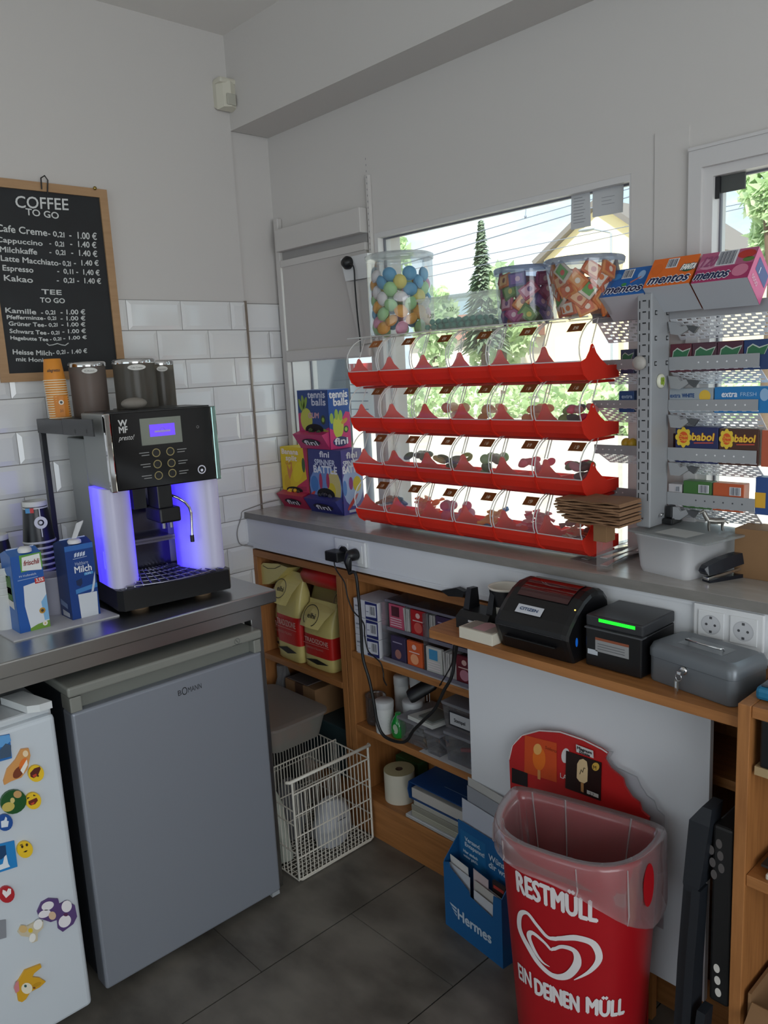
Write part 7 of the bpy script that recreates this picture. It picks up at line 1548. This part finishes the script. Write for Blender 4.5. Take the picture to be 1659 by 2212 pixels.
mb = MB(); y = RY0 - .0006; mb.quad((RX0 + .026, y, DZ + .040), (RX0 + .11, y, DZ + .040), (RX0 + .11, y, DZ + .073), (RX0 + .026, y, DZ + .073), C('#8e8f90')); mb.quad((RX0 + .026, y - .0002, DZ + .067), (RX0 + .11, y - .0002, DZ + .067), (RX0 + .11, y - .0002, DZ + .073), (RX0 + .026, y - .0002, DZ + .073), C('#8a4a30'))
for k in range(3): mb.quad((RX0 + .032, y - .0003, DZ + .046 + k * .006), (RX0 + .10, y - .0003, DZ + .046 + k * .006), (RX0 + .10, y - .0003, DZ + .0475 + k * .006), (RX0 + .032, y - .0003, DZ + .0475 + k * .006), C('#55565a'))
mb.quad((RX0 + .006, y, DZ + .030), (RX0 + .032, y, DZ + .030), (RX0 + .032, y, DZ + .042), (RX0 + .006, y, DZ + .042), C('#b9c0c8')); mb.build('stickers', t)
# cash box
ca, cb = V3((1.758, -.372, 0)), V3((1.955, -.405, 0)); dx = (cb - ca).normalized(); rz = math.atan2(dx.y, dx.x); cw = .205; cdp = .122
t = thing('cash_box', 'grey metal cash box with a key hanging from its lock', 'cash box', (ca.x, ca.y, DZ), rz); CG = mat('cash_grey', '#6e7378', .35, .3)
mb = MB(); mb.loft([rrect(.002, .002, cw - .002, cdp - .002, .016, .001), rrect(0, 0, cw, cdp, .018, .006), rrect(0, 0, cw, cdp, .018, .056)], CG); mb.build('body', t, world=False)
mb = MB(); mb.loft([rrect(-.002, -.002, cw + .002, cdp + .002, .019, .0565), rrect(-.002, -.002, cw + .002, cdp + .002, .019, .072), rrect(.003, .003, cw - .003, cdp - .003, .018, .084), rrect(.012, .012, cw - .012, cdp - .012, .015, .088)], CG); mb.loft([rrect(-.0005, -.0005, cw + .0005, cdp + .0005, .018, .0552), rrect(-.0005, -.0005, cw + .0005, cdp + .0005, .018, .0568)], C('#2f3338', .6), cap=False); mb.quad((.05, .035, .0883), (.155, .035, .0883), (.155, .085, .0883), (.05, .085, .0883), mat('recess_grey', '#83888c', .3, .4)); mb.build('lid', t, world=False)
mb = MB(); mb.tube([(.062, .06, .0885), (.062, .055, .095), (.062, .045, .096), (.143, .045, .096), (.143, .055, .095), (.143, .06, .0885)], .0022, CHROME, 8); mb.build('handle', t, world=False)
mb = MB(); mb.lathe([(.009, 0), (.009, .004), (.006, .006), (.0001, .006)], (.092, -.0005, .047), CHROME, 18, axis=(0, -1, 0)); mb.build('lock', t, world=False)
mb = MB(); mb.box((.090, -.022, .0435), (.1, -.006, .0505), CHROME, .001); mb.tube([(.092 + .007 * math.cos(a), -.018, .037 + .008 * math.sin(a)) for a in [2 * PI * i / 14 for i in range(14)]], .0008, CHROME, 5, closed=True); mb.box((.083, -.0205, .006), (.093, -.0185, .030), mat('key_steel', '#8f8f8a', .3, .9), .001); mb.box((.0865, -.0225, -.014), (.0915, -.0207, .028), CHROME, .0005); mb.build('key', t, world=False)
# ---- right wooden unit
RUX, RUF, RUH = 1.988, -.452, .972
t = thing('side_unit', 'tall wooden shelf unit cut off by the right edge', 'shelf unit', (2.2, -.25, 0))
def plank(name, lo, hi, m=WOOD): mb = MB(); mb.box(lo, hi, m, .0015); return mb.build(name, t)
plank('upright', (RUX, RUF, 0), (RUX + .024, KF - .016, RUH), WOODV); plank('upright', (2.42, RUF, 0), (2.444, KF - .016, RUH), WOODV)
for z in (RUH, .622, .12): plank('shelf', (RUX + .0245, RUF + .004, z - .024), (2.4195, KF - .016, z - .0005))
plank('back_panel', (RUX + .0245, KF - .022, .12), (2.4195, KF - .017, RUH - .025), WOODV)
t = thing('card_terminal', 'blue and grey payment terminal on top of the side unit', 'terminal', (2.05, -.40, RUH)); 
mb = MB(); mb.box((2.004, RUF + .035, RUH + .0005), (2.12, RUF + .13, RUH + .026), C('#1f6f94', .35), .008); mb.build('body', t); mb = MB(); mb.box((2.012, RUF + .043, RUH + .0262), (2.11, RUF + .10, RUH + .031), C('#3c444c', .25), .002); mb.build('screen', t)
t = thing('black_box', 'black box hanging in the upper shelf of the side unit', 'box', (2.1, -.4, .78)); mb = MB(); mb.box((2.026, RUF + .012, .85), (2.3, -.27, .947), BLACK, .004); mb.build('box', t)
mb = MB(); mb.box((2.018, RUF + .012, .832), (2.3, -.27, .8495), C('#a8906a', .7)); mb.build('lower_board', t)
t = thing('paper_tray', 'white tray lying on the middle shelf of the side unit', 'tray', (2.15, -.36, .622)); mb = MB(); mb.box((2.045, RUF + .012, .622), (2.3, -.28, .634), C('#c5bcae', .6), .003); mb.build('tray', t); mb = MB(); mb.box((2.03, RUF + .03, .635), (2.29, -.28, .640), C('#2a2725', .6)); mb.build('folder', t)
t = thing('cardboard_box', 'open cardboard box at the foot of the side unit', 'box', (2.15, -.36, .12)); mb = MB()
for lo, hi in (((2.022, RUF + .01, .12), (2.028, -.28, .36)), ((2.35, RUF + .01, .12), (2.356, -.28, .36)), ((2.028, RUF + .01, .12), (2.35, RUF + .016, .34)), ((2.028, -.286, .12), (2.35, -.28, .36)), ((2.028, RUF + .016, .12), (2.35, -.286, .126))): mb.box(lo, hi, CARD)
mb.prism([(2.03, RUF + .01, .34), (2.2, RUF + .01, .34), (2.2, RUF - .05, .31), (2.03, RUF - .03, .31)], (0, 0, .003), CARD); mb.build('box', t)
# ---- folded black step stool between the panel and the side unit
t = thing('folding_stool', 'black folded plastic step stool leaning between the white panel and the side unit', 'stool', (1.93, -.43, 0)); SBK2 = mat('stool_black', '#1c2026', .45)
def lean(z): return -.405 + z * -.03
mb = MB(); rings = []
sx0, sx1 = 1.905, 1.955
mb.box((1.943, -.445, .30), (1.984, -.25, .70), mat('stool_dark', '#0e0d0e', .6), .006)
for px, py in ((1536, 1836), (1553, 1823), (1539, 1863), (1556, 1849), (1542, 1889), (1558, 1876)): mb.disk(PY(px, py, -.4456), .0065, UX, UZ, C('#55504f'), 14, .0105)
mb.build('seat', t)
mb = MB(); mb.loft([[(x0, y0, z), (x1, y0, z), (x1, y0 + .05, z), (x0, y0 + .05, z)] for x0, x1, y0, z in ((1.925, 1.945, -.455, .735), (1.902, 1.944, -.462, .70), (1.895, 1.930, -.47, .56), (1.898, 1.92, -.47, .545))], SBK2, smooth=False); mb.build('hinge_cover', t)
for k, (xo, yo) in enumerate(((1.888, -.455), (1.912, -.47), (1.938, -.49))):
    mb = MB(); h1 = (.56, .555, .30)[k]; mb.loft([[(xo + dx - .012 * (1 - f), yo - .03 * (1 - f), z), (xo + dx + .018 - .012 * (1 - f), yo - .03 * (1 - f), z), (xo + dx + .018 - .012 * (1 - f), yo + .035, z), (xo + dx - .012 * (1 - f), yo + .035, z)] for f, z, dx in ((0, .0, 0), (.33, h1 * .33, .002), (.66, h1 * .66, 0), (1, h1, .002))], SBK2, smooth=False)
    if k == 2:
        for j in range(3): mb.disk(PY(1548 + j * 1.5, 2092 + j * 26, -.5212), .0062, UX, UZ, C('#c9c5be'), 14, .0095)
    mb.build('leg', t)
mb = MB(); mb.box((1.92, -.535, .0), (1.946, -.505, .07), C('#c9c6c0', .5), .004); mb.build('foot', t)
# ================================================================ waste bin, ice-cream board, leaflet box
BO = V3((1.632, -.412, 0)); BR = math.atan2(.079, .355)
t = thing('waste_bin', 'red waste bin lined with a clear bag and printed RESTMÜLL with a heart', 'waste bin', BO, BR)
BRD = mat('bin_red', '#a3101a', .4); BW_, BD_, BH_ = .174, .185, .597
def dsec(s, z, g=0., n=40):
    """D-shaped outline: flat back at local y=0, round front towards -y"""
    out = []
    for i in range(n):
        a = 2 * PI * i / n; c, s_ = math.cos(a), math.sin(a)
        x = math.copysign(abs(c) ** .62, c) * (BW_ * s + g)
        y = (-BD_ * s - g) * (-s_) ** .85 if s_ < 0 else (s_ ** .5) * (.03 * s + g * .6)
        out.append((x, y - .03 + (1 - s) * -.02, z))
    return out
mb = MB(); mb.loft([dsec(.80, 0), dsec(.81, .01), dsec(.98, .52), dsec(1.0, .56), dsec(1.0, BH_)], BRD, cap=False); mb.loft([dsec(.98, BH_), dsec(.96, .5), dsec(.80, .012)], BRD, cap=False); mb.poly(dsec(.80, .012), BRD); mb.loft([dsec(1.0, BH_), dsec(.98, BH_)], BRD, cap=False)
# printing wrapped on the front surface
def fsurf(th, z, lift=.0012):
    """point on the front skin: th = angle from -pi (left) to 0 (right)"""
    s = .81 + (.98 - .81) * min(1, max(0, (z - .01) / .51)); c, s_ = math.cos(th), math.sin(th)
    x = math.copysign(abs(c) ** .62, c) * (BW_ * s + lift); y = (-BD_ * s - lift) * (-s_) ** .85 - .03 + (1 - s) * -.02
    return V3((x, y, z))
# arc-length table along the front so lettering keeps its proportions
NA = 400; arcs = [0.]
for i in range(1, NA + 1): arcs.append(arcs[-1] + (fsurf(-PI + PI * i / NA, .3) - fsurf(-PI + PI * (i - 1) / NA, .3)).length)
def th_at(sv):
    import bisect
    i = min(max(bisect.bisect_left(arcs, sv), 1), NA); f = (sv - arcs[i - 1]) / max(1e-6, arcs[i] - arcs[i - 1]); return -PI + PI * (i - 1 + f) / NA
def s_of(th): i = (th + PI) / PI * NA; k = int(min(max(i, 0), NA - 1)); return arcs[k] + (arcs[k + 1] - arcs[k]) * (i - k)
GRID = []
MWB = MW[t.name]
for i in range(221):
    th = th_at(arcs[-1] * i / 220)
    for k in range(121):
        z = .6 * k / 120; p = fsurf(th, z); w = MWB @ p; d = w - CAM; f = d.dot(fwd)
        e = .01; n2 = fsurf(min(th + e, 0), z) - fsurf(max(th - e, -PI), z); n2 = V3((n2.y, -n2.x, 0))
        if (MWB.to_3x3() @ n2).dot(d) < 0: GRID.append((829.5 + FPX * d.dot(right) / f, 1106 + FPX * d.dot(down) / f, th, z))
def th_of(px, py):
    """skin coordinates (angle, height) seen under a photo pixel"""
    g_ = min(GRID, key=lambda q_: (q_[0] - px) ** 2 + (q_[1] - py) ** 2); return g_[2], g_[3]
BWH = C('#d8d2d2', .5)
def wrap(pts, faces, m, lift=.0014):
    mb.add([fsurf(th_at(s), z, lift)[:] for s, z in pts], faces, m)
def subdiv(V, F, mx=.008):
    b = bmesh.new(); vs_ = [b.verts.new((x, y, 0)) for x, y in V]
    for f in F:
        try: b.faces.new([vs_[i] for i in f])
        except ValueError: pass
    bmesh.ops.triangulate(b, faces=b.faces[:])
    for _ in range(3):
        ed = [e for e in b.edges if e.calc_length() > mx]
        if not ed: break
        bmesh.ops.subdivide_edges(b, edges=ed, cuts=1); bmesh.ops.triangulate(b, faces=b.faces[:])
    b.verts.index_update(); r = [(v.co.x, v.co.y) for v in b.verts], [tuple(v.index for v in f.verts) for f in b.faces]; b.free(); return r
def wtext(s, pl_, pr_, h, bold=.0022):
    a = th_of(*pl_); b = th_of(*pr_); s0, s1 = s_of(a[0]), s_of(b[0]); z0, z1 = a[1], b[1]
    V, F = glyphs(s); x0 = min(p[0] for p in V); x1 = max(p[0] for p in V); k = (s1 - s0) / (x1 - x0); sy = h / .73
    V2 = [((p[0] - x0) * k, p[1] * sy) for p in V]; V2, F2 = subdiv(V2, F)
    for i, (bx_, by_) in enumerate(((0, 0), (bold, 0), (-bold, 0), (0, bold), (0, -bold))):
        wrap([(s0 + x + bx_, z0 + (z1 - z0) * x / (s1 - s0) + y + by_) for x, y in V2], F2, BWH, .0014 + i * .00008)
wtext('RESTMÜLL', (1118, 1922), (1290, 1990), .052)
wtext('EIN', (1121, 2112), (1149, 2133), .043, .0012); wtext('DEINEN', (1156, 2147), (1250, 2186), .043); wtext('MÜLL', (1266, 2188), (1348, 2188), .043)
# heart swirl emblem: two tapering white ribbons
def ribbon(pxs, ws):
    P_ = [th_of(*q) for q in pxs]; C2 = [V3((s_of(a), z, 0)) for a, z in P_]; C2 = spl(C2, 6); n = len(C2); L, R = [], []
    W_ = []
    for i in range(n): f = i / (n - 1) * (len(ws) - 1); k = min(int(f), len(ws) - 2); W_.append(.72 * (ws[k] + (ws[k + 1] - ws[k]) * (f - k)))
    for i in range(n):
        tt = (C2[min(i + 1, n - 1)] - C2[max(i - 1, 0)]).normalized(); nn2 = V3((-tt.y, tt.x, 0)); L.append(C2[i] + nn2 * W_[i]); R.append(C2[i] - nn2 * W_[i])
    pts = [(p.x, p.y) for p in L] + [(p.x, p.y) for p in R]; wrap(pts, [(i, i + 1, n + i + 1, n + i) for i in range(n - 1)], BWH, .0016)
ribbon([(1240, 2117), (1274, 2098), (1294, 2068), (1280, 2038), (1246, 2026), (1212, 2026), (1186, 2024), (1162, 1998), (1140, 1972), (1124, 1974), (1124, 2006), (1142, 2046), (1166, 2082), (1196, 2106), (1226, 2106), (1247, 2082), (1240, 2056), (1214, 2046), (1191, 2052)], [.001, .006, .010, .011, .010, .007, .006, .006, .006, .008, .010, .010, .009, .009, .011, .012, .009, .006, .004])
ribbon([(1191, 2053), (1172, 2034), (1150, 2014), (1141, 2024), (1154, 2054), (1172, 2076), (1189, 2087)], [.004, .005, .007, .008, .006, .004, .001])
mb.build('body', t, world=False)
o = [o_ for o_ in t.children][-1]; o['label'] = 'red body with white lettering and a white swirl heart'
# liner bag
BAG = clear('bin_bag', (.93, .86, .87), .25, .27, (.72, .58, .60), .25); BAGE = clear('bag_fold', (.95, .9, .9), .5, .5, (.9, .84, .84))
rnd = random.Random(31); rings = []; wr_ = [rnd.uniform(-1, 1) for _ in range(40)]
def wav(ring, amp, ph=0.): return [(p[0] * (1 + amp * .06 * math.sin(i * 2.1 + ph)), p[1] + amp * .006 * wr_[(i * 3 + int(ph)) % 40], p[2] + amp * .006 * wr_[i]) for i, p in enumerate(ring)]
mb = MB(); hp_ = sorted([th_of(*q_) for q_ in ((1116, 1862), (1150, 1884), (1200, 1902), (1245, 1924), (1300, 1962), (1345, 1985), (1392, 1992), (1420, 1960))])
def hem_z(th):
    if th <= hp_[0][0]: return hp_[0][1]
    for (a0_, z0_), (a1_, z1_) in zip(hp_, hp_[1:]):
        if th <= a1_: return z0_ + (z1_ - z0_) * (th - a0_) / max(1e-6, a1_ - a0_)
    return hp_[-1][1]
hem = [hem_z(2 * PI * i / 40 - 2 * PI) if i >= 20 else BH_ - .10 - .02 * abs(math.sin(i)) for i in range(40)]
hem[0] = hem[1] = hp_[-1][1]
r_out = [dsec(1., BH_ + .002, .004), dsec(1., BH_ + .010, .009), dsec(1., BH_ - .004, .014), [(p[0], p[1], p[2] + (hem[i] - p[2]) * .45) for i, p in enumerate(wav(dsec(1., BH_ - .02, .013), .6, 1))], [(p[0], p[1], p[2] + (hem[i] - p[2]) * .8) for i, p in enumerate(wav(dsec(1., BH_ - .02, .011), .8, 2))]]
last = dsec(.99, 0, .016); r_out.append([(p[0], p[1], hem[i]) for i, p in enumerate(last)])
mb.loft([wav(dsec(.72, .05), 1., 3), wav(dsec(.83, .25, -.01), 1., 5), wav(dsec(.93, .45, -.012), .8, 4), dsec(.97, BH_ - .02, -.006), dsec(.98, BH_ + .006, -.001)] + r_out, BAG, cap=False)
mb.build('liner_bag', t, world=False)
mb = MB()
for i in (2, 7, 11, 15, 24, 28, 33, 36):
    A_ = dsec(.98, BH_ + .004, -.002)[i]; B_ = dsec(.86, .28, -.012)[i]; C_ = dsec(.93, .45, -.016)[i]; mb.tube([A_, C_, B_], [.002, .0014, .0004], BAGE, 5)
for i in (24, 27, 31, 35): a_ = r_out[2][i]; b_ = r_out[4][i]; c_ = r_out[5][i]; mb.tube([(a_[0], a_[1] - .002, a_[2]), (b_[0] + .004, b_[1] - .002, b_[2]), (c_[0], c_[1] - .001, c_[2])], [.0015, .002, .0008], BAGE, 5)
mb.build('bag_folds', t, world=False)
a1 = th_of(1388, 1902); c = fsurf(a1[0], a1[1], .018); n_ = (fsurf(a1[0] + .02, a1[1]) - fsurf(a1[0] - .02, a1[1])).normalized()
mb = MB(); mb.disk(c, .020, n_, UZ, BRD, 24, .05); mb.build('grip_recess', t, world=False)
# ice-cream display board behind the bin
DBY = -.325; t = thing('display_board', 'red ice-cream advertising board with a bitten edge standing behind the bin', 'display board', (1.53, DBY, 0))
BDR = C('#b01e1e', .4)
out = [(1101, 1700), (1100, 1640), (1107, 1610), (1128, 1588), (1165, 1578), (1210, 1581), (1260, 1598), (1300, 1618), (1312, 1626), (1306, 1640), (1318, 1660), (1345, 1682), (1350, 1700), (1364, 1722), (1380, 1734), (1386, 1752), (1402, 1766)]
q = [PY(*p, DBY) for p in out]; q[0].z = .0; q[0].x = 1.345; q.append(V3((q[-1].x, DBY, 0)))
mb = MB(); mb.prism([p[:] for p in q[::-1]], (0, .006, 0), BDR); mb.tube([(p + V3((0, -.0005, 0)))[:] for p in q[1:9]], .002, C('#d0c8c6', .4), 5)
def PB(pts, col, k): mb.poly([(PY(*p, DBY) + V3((0, -k, 0)))[:] for p in pts], C(col, .4))
PB([(1134, 1588), (1203, 1605), (1203, 1690), (1133, 1668)], '#c4481c', .0008); PB(blob(1165, 1638, 14, 26, -.05), '#d8691c', .0012); PB(blob(1162, 1618, 9, 12, .0), '#d9a05a', .0016); PB([(1162, 1662), (1168, 1664), (1168, 1684), (1162, 1682)], '#c98a50', .0014)
mb.text('Solero', PY(1178, 1617, DBY) + V3((0, -.001, 0)), UX, UZ, C('#7a2a10'), h=.010, w=.035, shear=.2)
PB([(1106, 1658), (1140, 1670), (1140, 1700), (1106, 1690)], '#1a1012', .0010); PB(blob(1222, 1632, 9, 16, .1), '#cfc8c6', .0008); mb.text('LAN', PY(1211, 1679, DBY) + V3((0, -.001, 0)), UX, UZ, C('#d8d0ce'), h=.014); mb.build('board', t)
mb = MB(); r2 = [(p[0] + 34 * min(1, max(0, (p[0] - 1290) / 60)), p[1] - 4 * min(1, max(0, (p[0] - 1290) / 60))) for p in out[8:]] ; q2 = [PY(*p, DBY + .0065) for p in out[7:8] + r2]; q2.append(V3((q2[-1].x, DBY + .0065, .3))); q2.append(V3((q2[0].x, DBY + .0065, .3)))
mb.prism([p[:] for p in q2[::-1]], (0, .002, 0), clear('acrylic_back', (.96, .96, .97), .12, .05, (.8, .8, .8))); mb.tube([p[:] for p in q2[:-2]], .0014, clear('acrylic_edge', (.8, .8, .82), .3, .6, (.55, .56, .58)), 5); mb.build('clear_backing', t)
t = thing('ice_cream_card', 'dark brown card showing a pale ice cream on a stick, stuck on the red board', 'card', (1.55, DBY - .004, .6))
q = [PY(*p, DBY - .003) for p in ((1223, 1622), (1299, 1648), (1297, 1730), (1221, 1702))]; mb = MB(); mb.prism([p[:] for p in q[::-1]], (0, .0018, 0), C('#21110f', .35))
def PB(pts, col, k): mb.poly([(PY(*p, DBY - .003) + V3((0, -k, 0)))[:] for p in pts], C(col, .4))
PB([(1247, 1650), (1252, 1641), (1260, 1639), (1268, 1645), (1270, 1660), (1269, 1688), (1262, 1692), (1252, 1688), (1246, 1680)], '#d0b48a', .0006); PB([(1255, 1690), (1261, 1692), (1261, 1712), (1255, 1709)], '#a87848', .0006); PB(blob(1287, 1656, 8, 9), '#c9a044', .0006); mb.text('M', PY(1282, 1660, DBY - .003) + V3((0, -.001, 0)), UX, UZ, C('#4a3018'), h=.010)
mb.tube([(PY(*p, DBY - .003) + V3((0, -.001, 0)))[:] for p in ((1253, 1672), (1256, 1662), (1259, 1668), (1262, 1658), (1265, 1660))], .0008, C('#1a0e0a'), 5); PB([(1268, 1706), (1293, 1716), (1293, 1724), (1268, 1714)], '#c9c6c0', .0006); mb.text('2,7', PY(1274, 1716, DBY - .003) + V3((0, -.001, 0)), UX, UZ, C('#33302c'), h=.008); mb.build('card', t)
q = [PY(*p, DBY - .006) for p in ((1244, 1608), (1281, 1622), (1282, 1638), (1245, 1624))]; mb = MB(); mb.prism([p[:] for p in q[::-1]], (0, .001, 0), C('#c6c2c0', .7)); d = (q[1] - q[0]); mb.text('Magnum', q[3] + d * .06 + UZ * .009 - UY * .0003, d, UZ, C('#22201f'), h=.008, w=d.length * .85, bold=.0004); mb.text('Double', q[3] + d * .2 + UZ * .0005 - UY * .0003, d, UZ, C('#22201f'), h=.007, w=d.length * .6, bold=.0004); solo(mb, 'hand_lettered_note', 'small white hand-lettered strip above the ice-cream card', 'note')
# leaflet box
HO = V3((1.121, -.376, 0)); HR = -.105; HW_, HD_ = .236, .062
t = thing('leaflet_box', 'blue cardboard leaflet box with white lettering on the floor beside the bin', 'leaflet box', HO, HR); HB_ = C('#14588e', .5); HBD = C('#0f4672', .5)
mb = MB(); mb.prism([(0, 0, 0), (HW_, 0, 0), (HW_, 0, .21), (HW_ * .87, 0, .205), (HW_ * .85, 0, .135), (HW_ * .47, 0, .150), (HW_ * .45, 0, .165), (HW_ * .12, 0, .2), (HW_ * .1, 0, .215), (0, 0, .205)], (0, .0025, 0), HB_)
for x in (0, HW_ - .0025): mb.prism([(x, .0026, 0), (x, .0026, .21), (x, HD_, .27), (x, HD_, 0)], (.0025, 0, 0), HB_)
mb.quad((0, 0, .001), (HW_, 0, .001), (HW_, HD_, .001), (0, HD_, .001), HBD)
mb.text('Hermes', (.058, -.0004, .052), UX, UZ, C('#b9c8d6'), h=.034, w=.135, bold=.0014)
for k, (a_, b_) in enumerate(((.022, .052), (.030, .052), (.038, .052))): mb.poly([(a_, -.0006, .086 - k * .010), (b_, -.0006, .083 - k * .011), (b_, -.0006, .077 - k * .011), (a_ + .008, -.0006, .079 - k * .010)], C('#b9c8d6'))
mb.build('box', t, world=False)
mb = MB(); mb.box((.0, HD_, 0), (HW_, HD_ + .0025, .315), HB_); mb.quad((.01, HD_ - .0006, .195), (.115, HD_ - .0006, .195), (.115, HD_ - .0006, .29), (.01, HD_ - .0006, .29), C('#1c6498', .5))
for s, x, z, h, w in (('Versand.', .03, .262, .013, .065), ('Entspannt!', .03, .245, .013, .08), ('Hier einfach', .022, .222, .009, .06), ("weiter geht's.", .022, .208, .009, .06), ('Wünsch', .128, .250, .019, .085), ('dir was!', .128, .226, .019, .085)): mb.text(s, (x, HD_ - .0012, z), UX, UZ, C('#b9cbdc'), h=h, w=w, bold=.0007)
mb.build('back_panel', t, world=False)
def sheet(name, lab, x0, x1, y, z0, z1, lean_, col, group=None, rot=0.):
    M = MW[t_h] ; mb = MB(); pts = [(x0, y, z0), (x1, y, z0), (x1 + rot, y + lean_, z1 - .006), (x0 + rot, y + lean_, z1)]; mb.prism([(M @ V3(p))[:] for p in pts], (0, .0015, 0), C(col, .7)); return solo(mb, name, lab, 'leaflet', group)
t_h = t.name
sheet('leaflet', 'white leaflet standing tall at the left in the front pocket', .014, .10, .006, .004, .205, .006, '#b9bcc2')
sheet('leaflet', 'pale leaflet leaning across the left of the front pocket', .03, .105, .011, .004, .225, .008, '#c9c8c6', rot=-.02)
sheet('leaflet', 'white square leaflet at the right in the front pocket', .118, .205, .005, .004, .172, .004, '#c2c3c8')
sheet('leaflet', 'cream leaflet behind the square one in the front pocket', .112, .21, .014, .004, .195, .004, '#b5b1ac'); sheet('leaflet', 'folded pink-edged leaflet at the back of the front pocket', .10, .16, .022, .004, .222, .004, '#c0aeb0'); sheet('leaflet', 'long white leaflet behind at the right of the front pocket', .13, .225, .028, .004, .185, .004, '#c9c9cc')
mb = MB(); M = MW[t_h]; mb.box((.165, .036, .150), (.215, .044, .215), C('#30221f', .5)); mb.v = [tuple(M @ V3(p)) for p in mb.v]; mb.quad(*[(M @ V3(p))[:] for p in ((.17, .0355, .195), (.21, .0355, .195), (.21, .0355, .205), (.17, .0355, .205))], C('#b23c34')); solo(mb, 'dark_leaflet', 'small dark leaflet with red print at the right of the leaflet box', 'leaflet')
sheet('paper_sheet', 'long white sheet standing in front of the others behind the blue box', .012, .225, HD_ + .0045, .002, .385, .004, '#b4b8c4'); sheet('paper_sheet', 'grey sheet behind the long white one, next to the white panel', .03, .228, HD_ + .010, .002, .43, .004, '#8f9299'); sheet('paper_sheet', 'tallest white sheet at the very back behind the blue box', .03, .20, HD_ + .016, .002, .455, .002, '#b2b1ae')
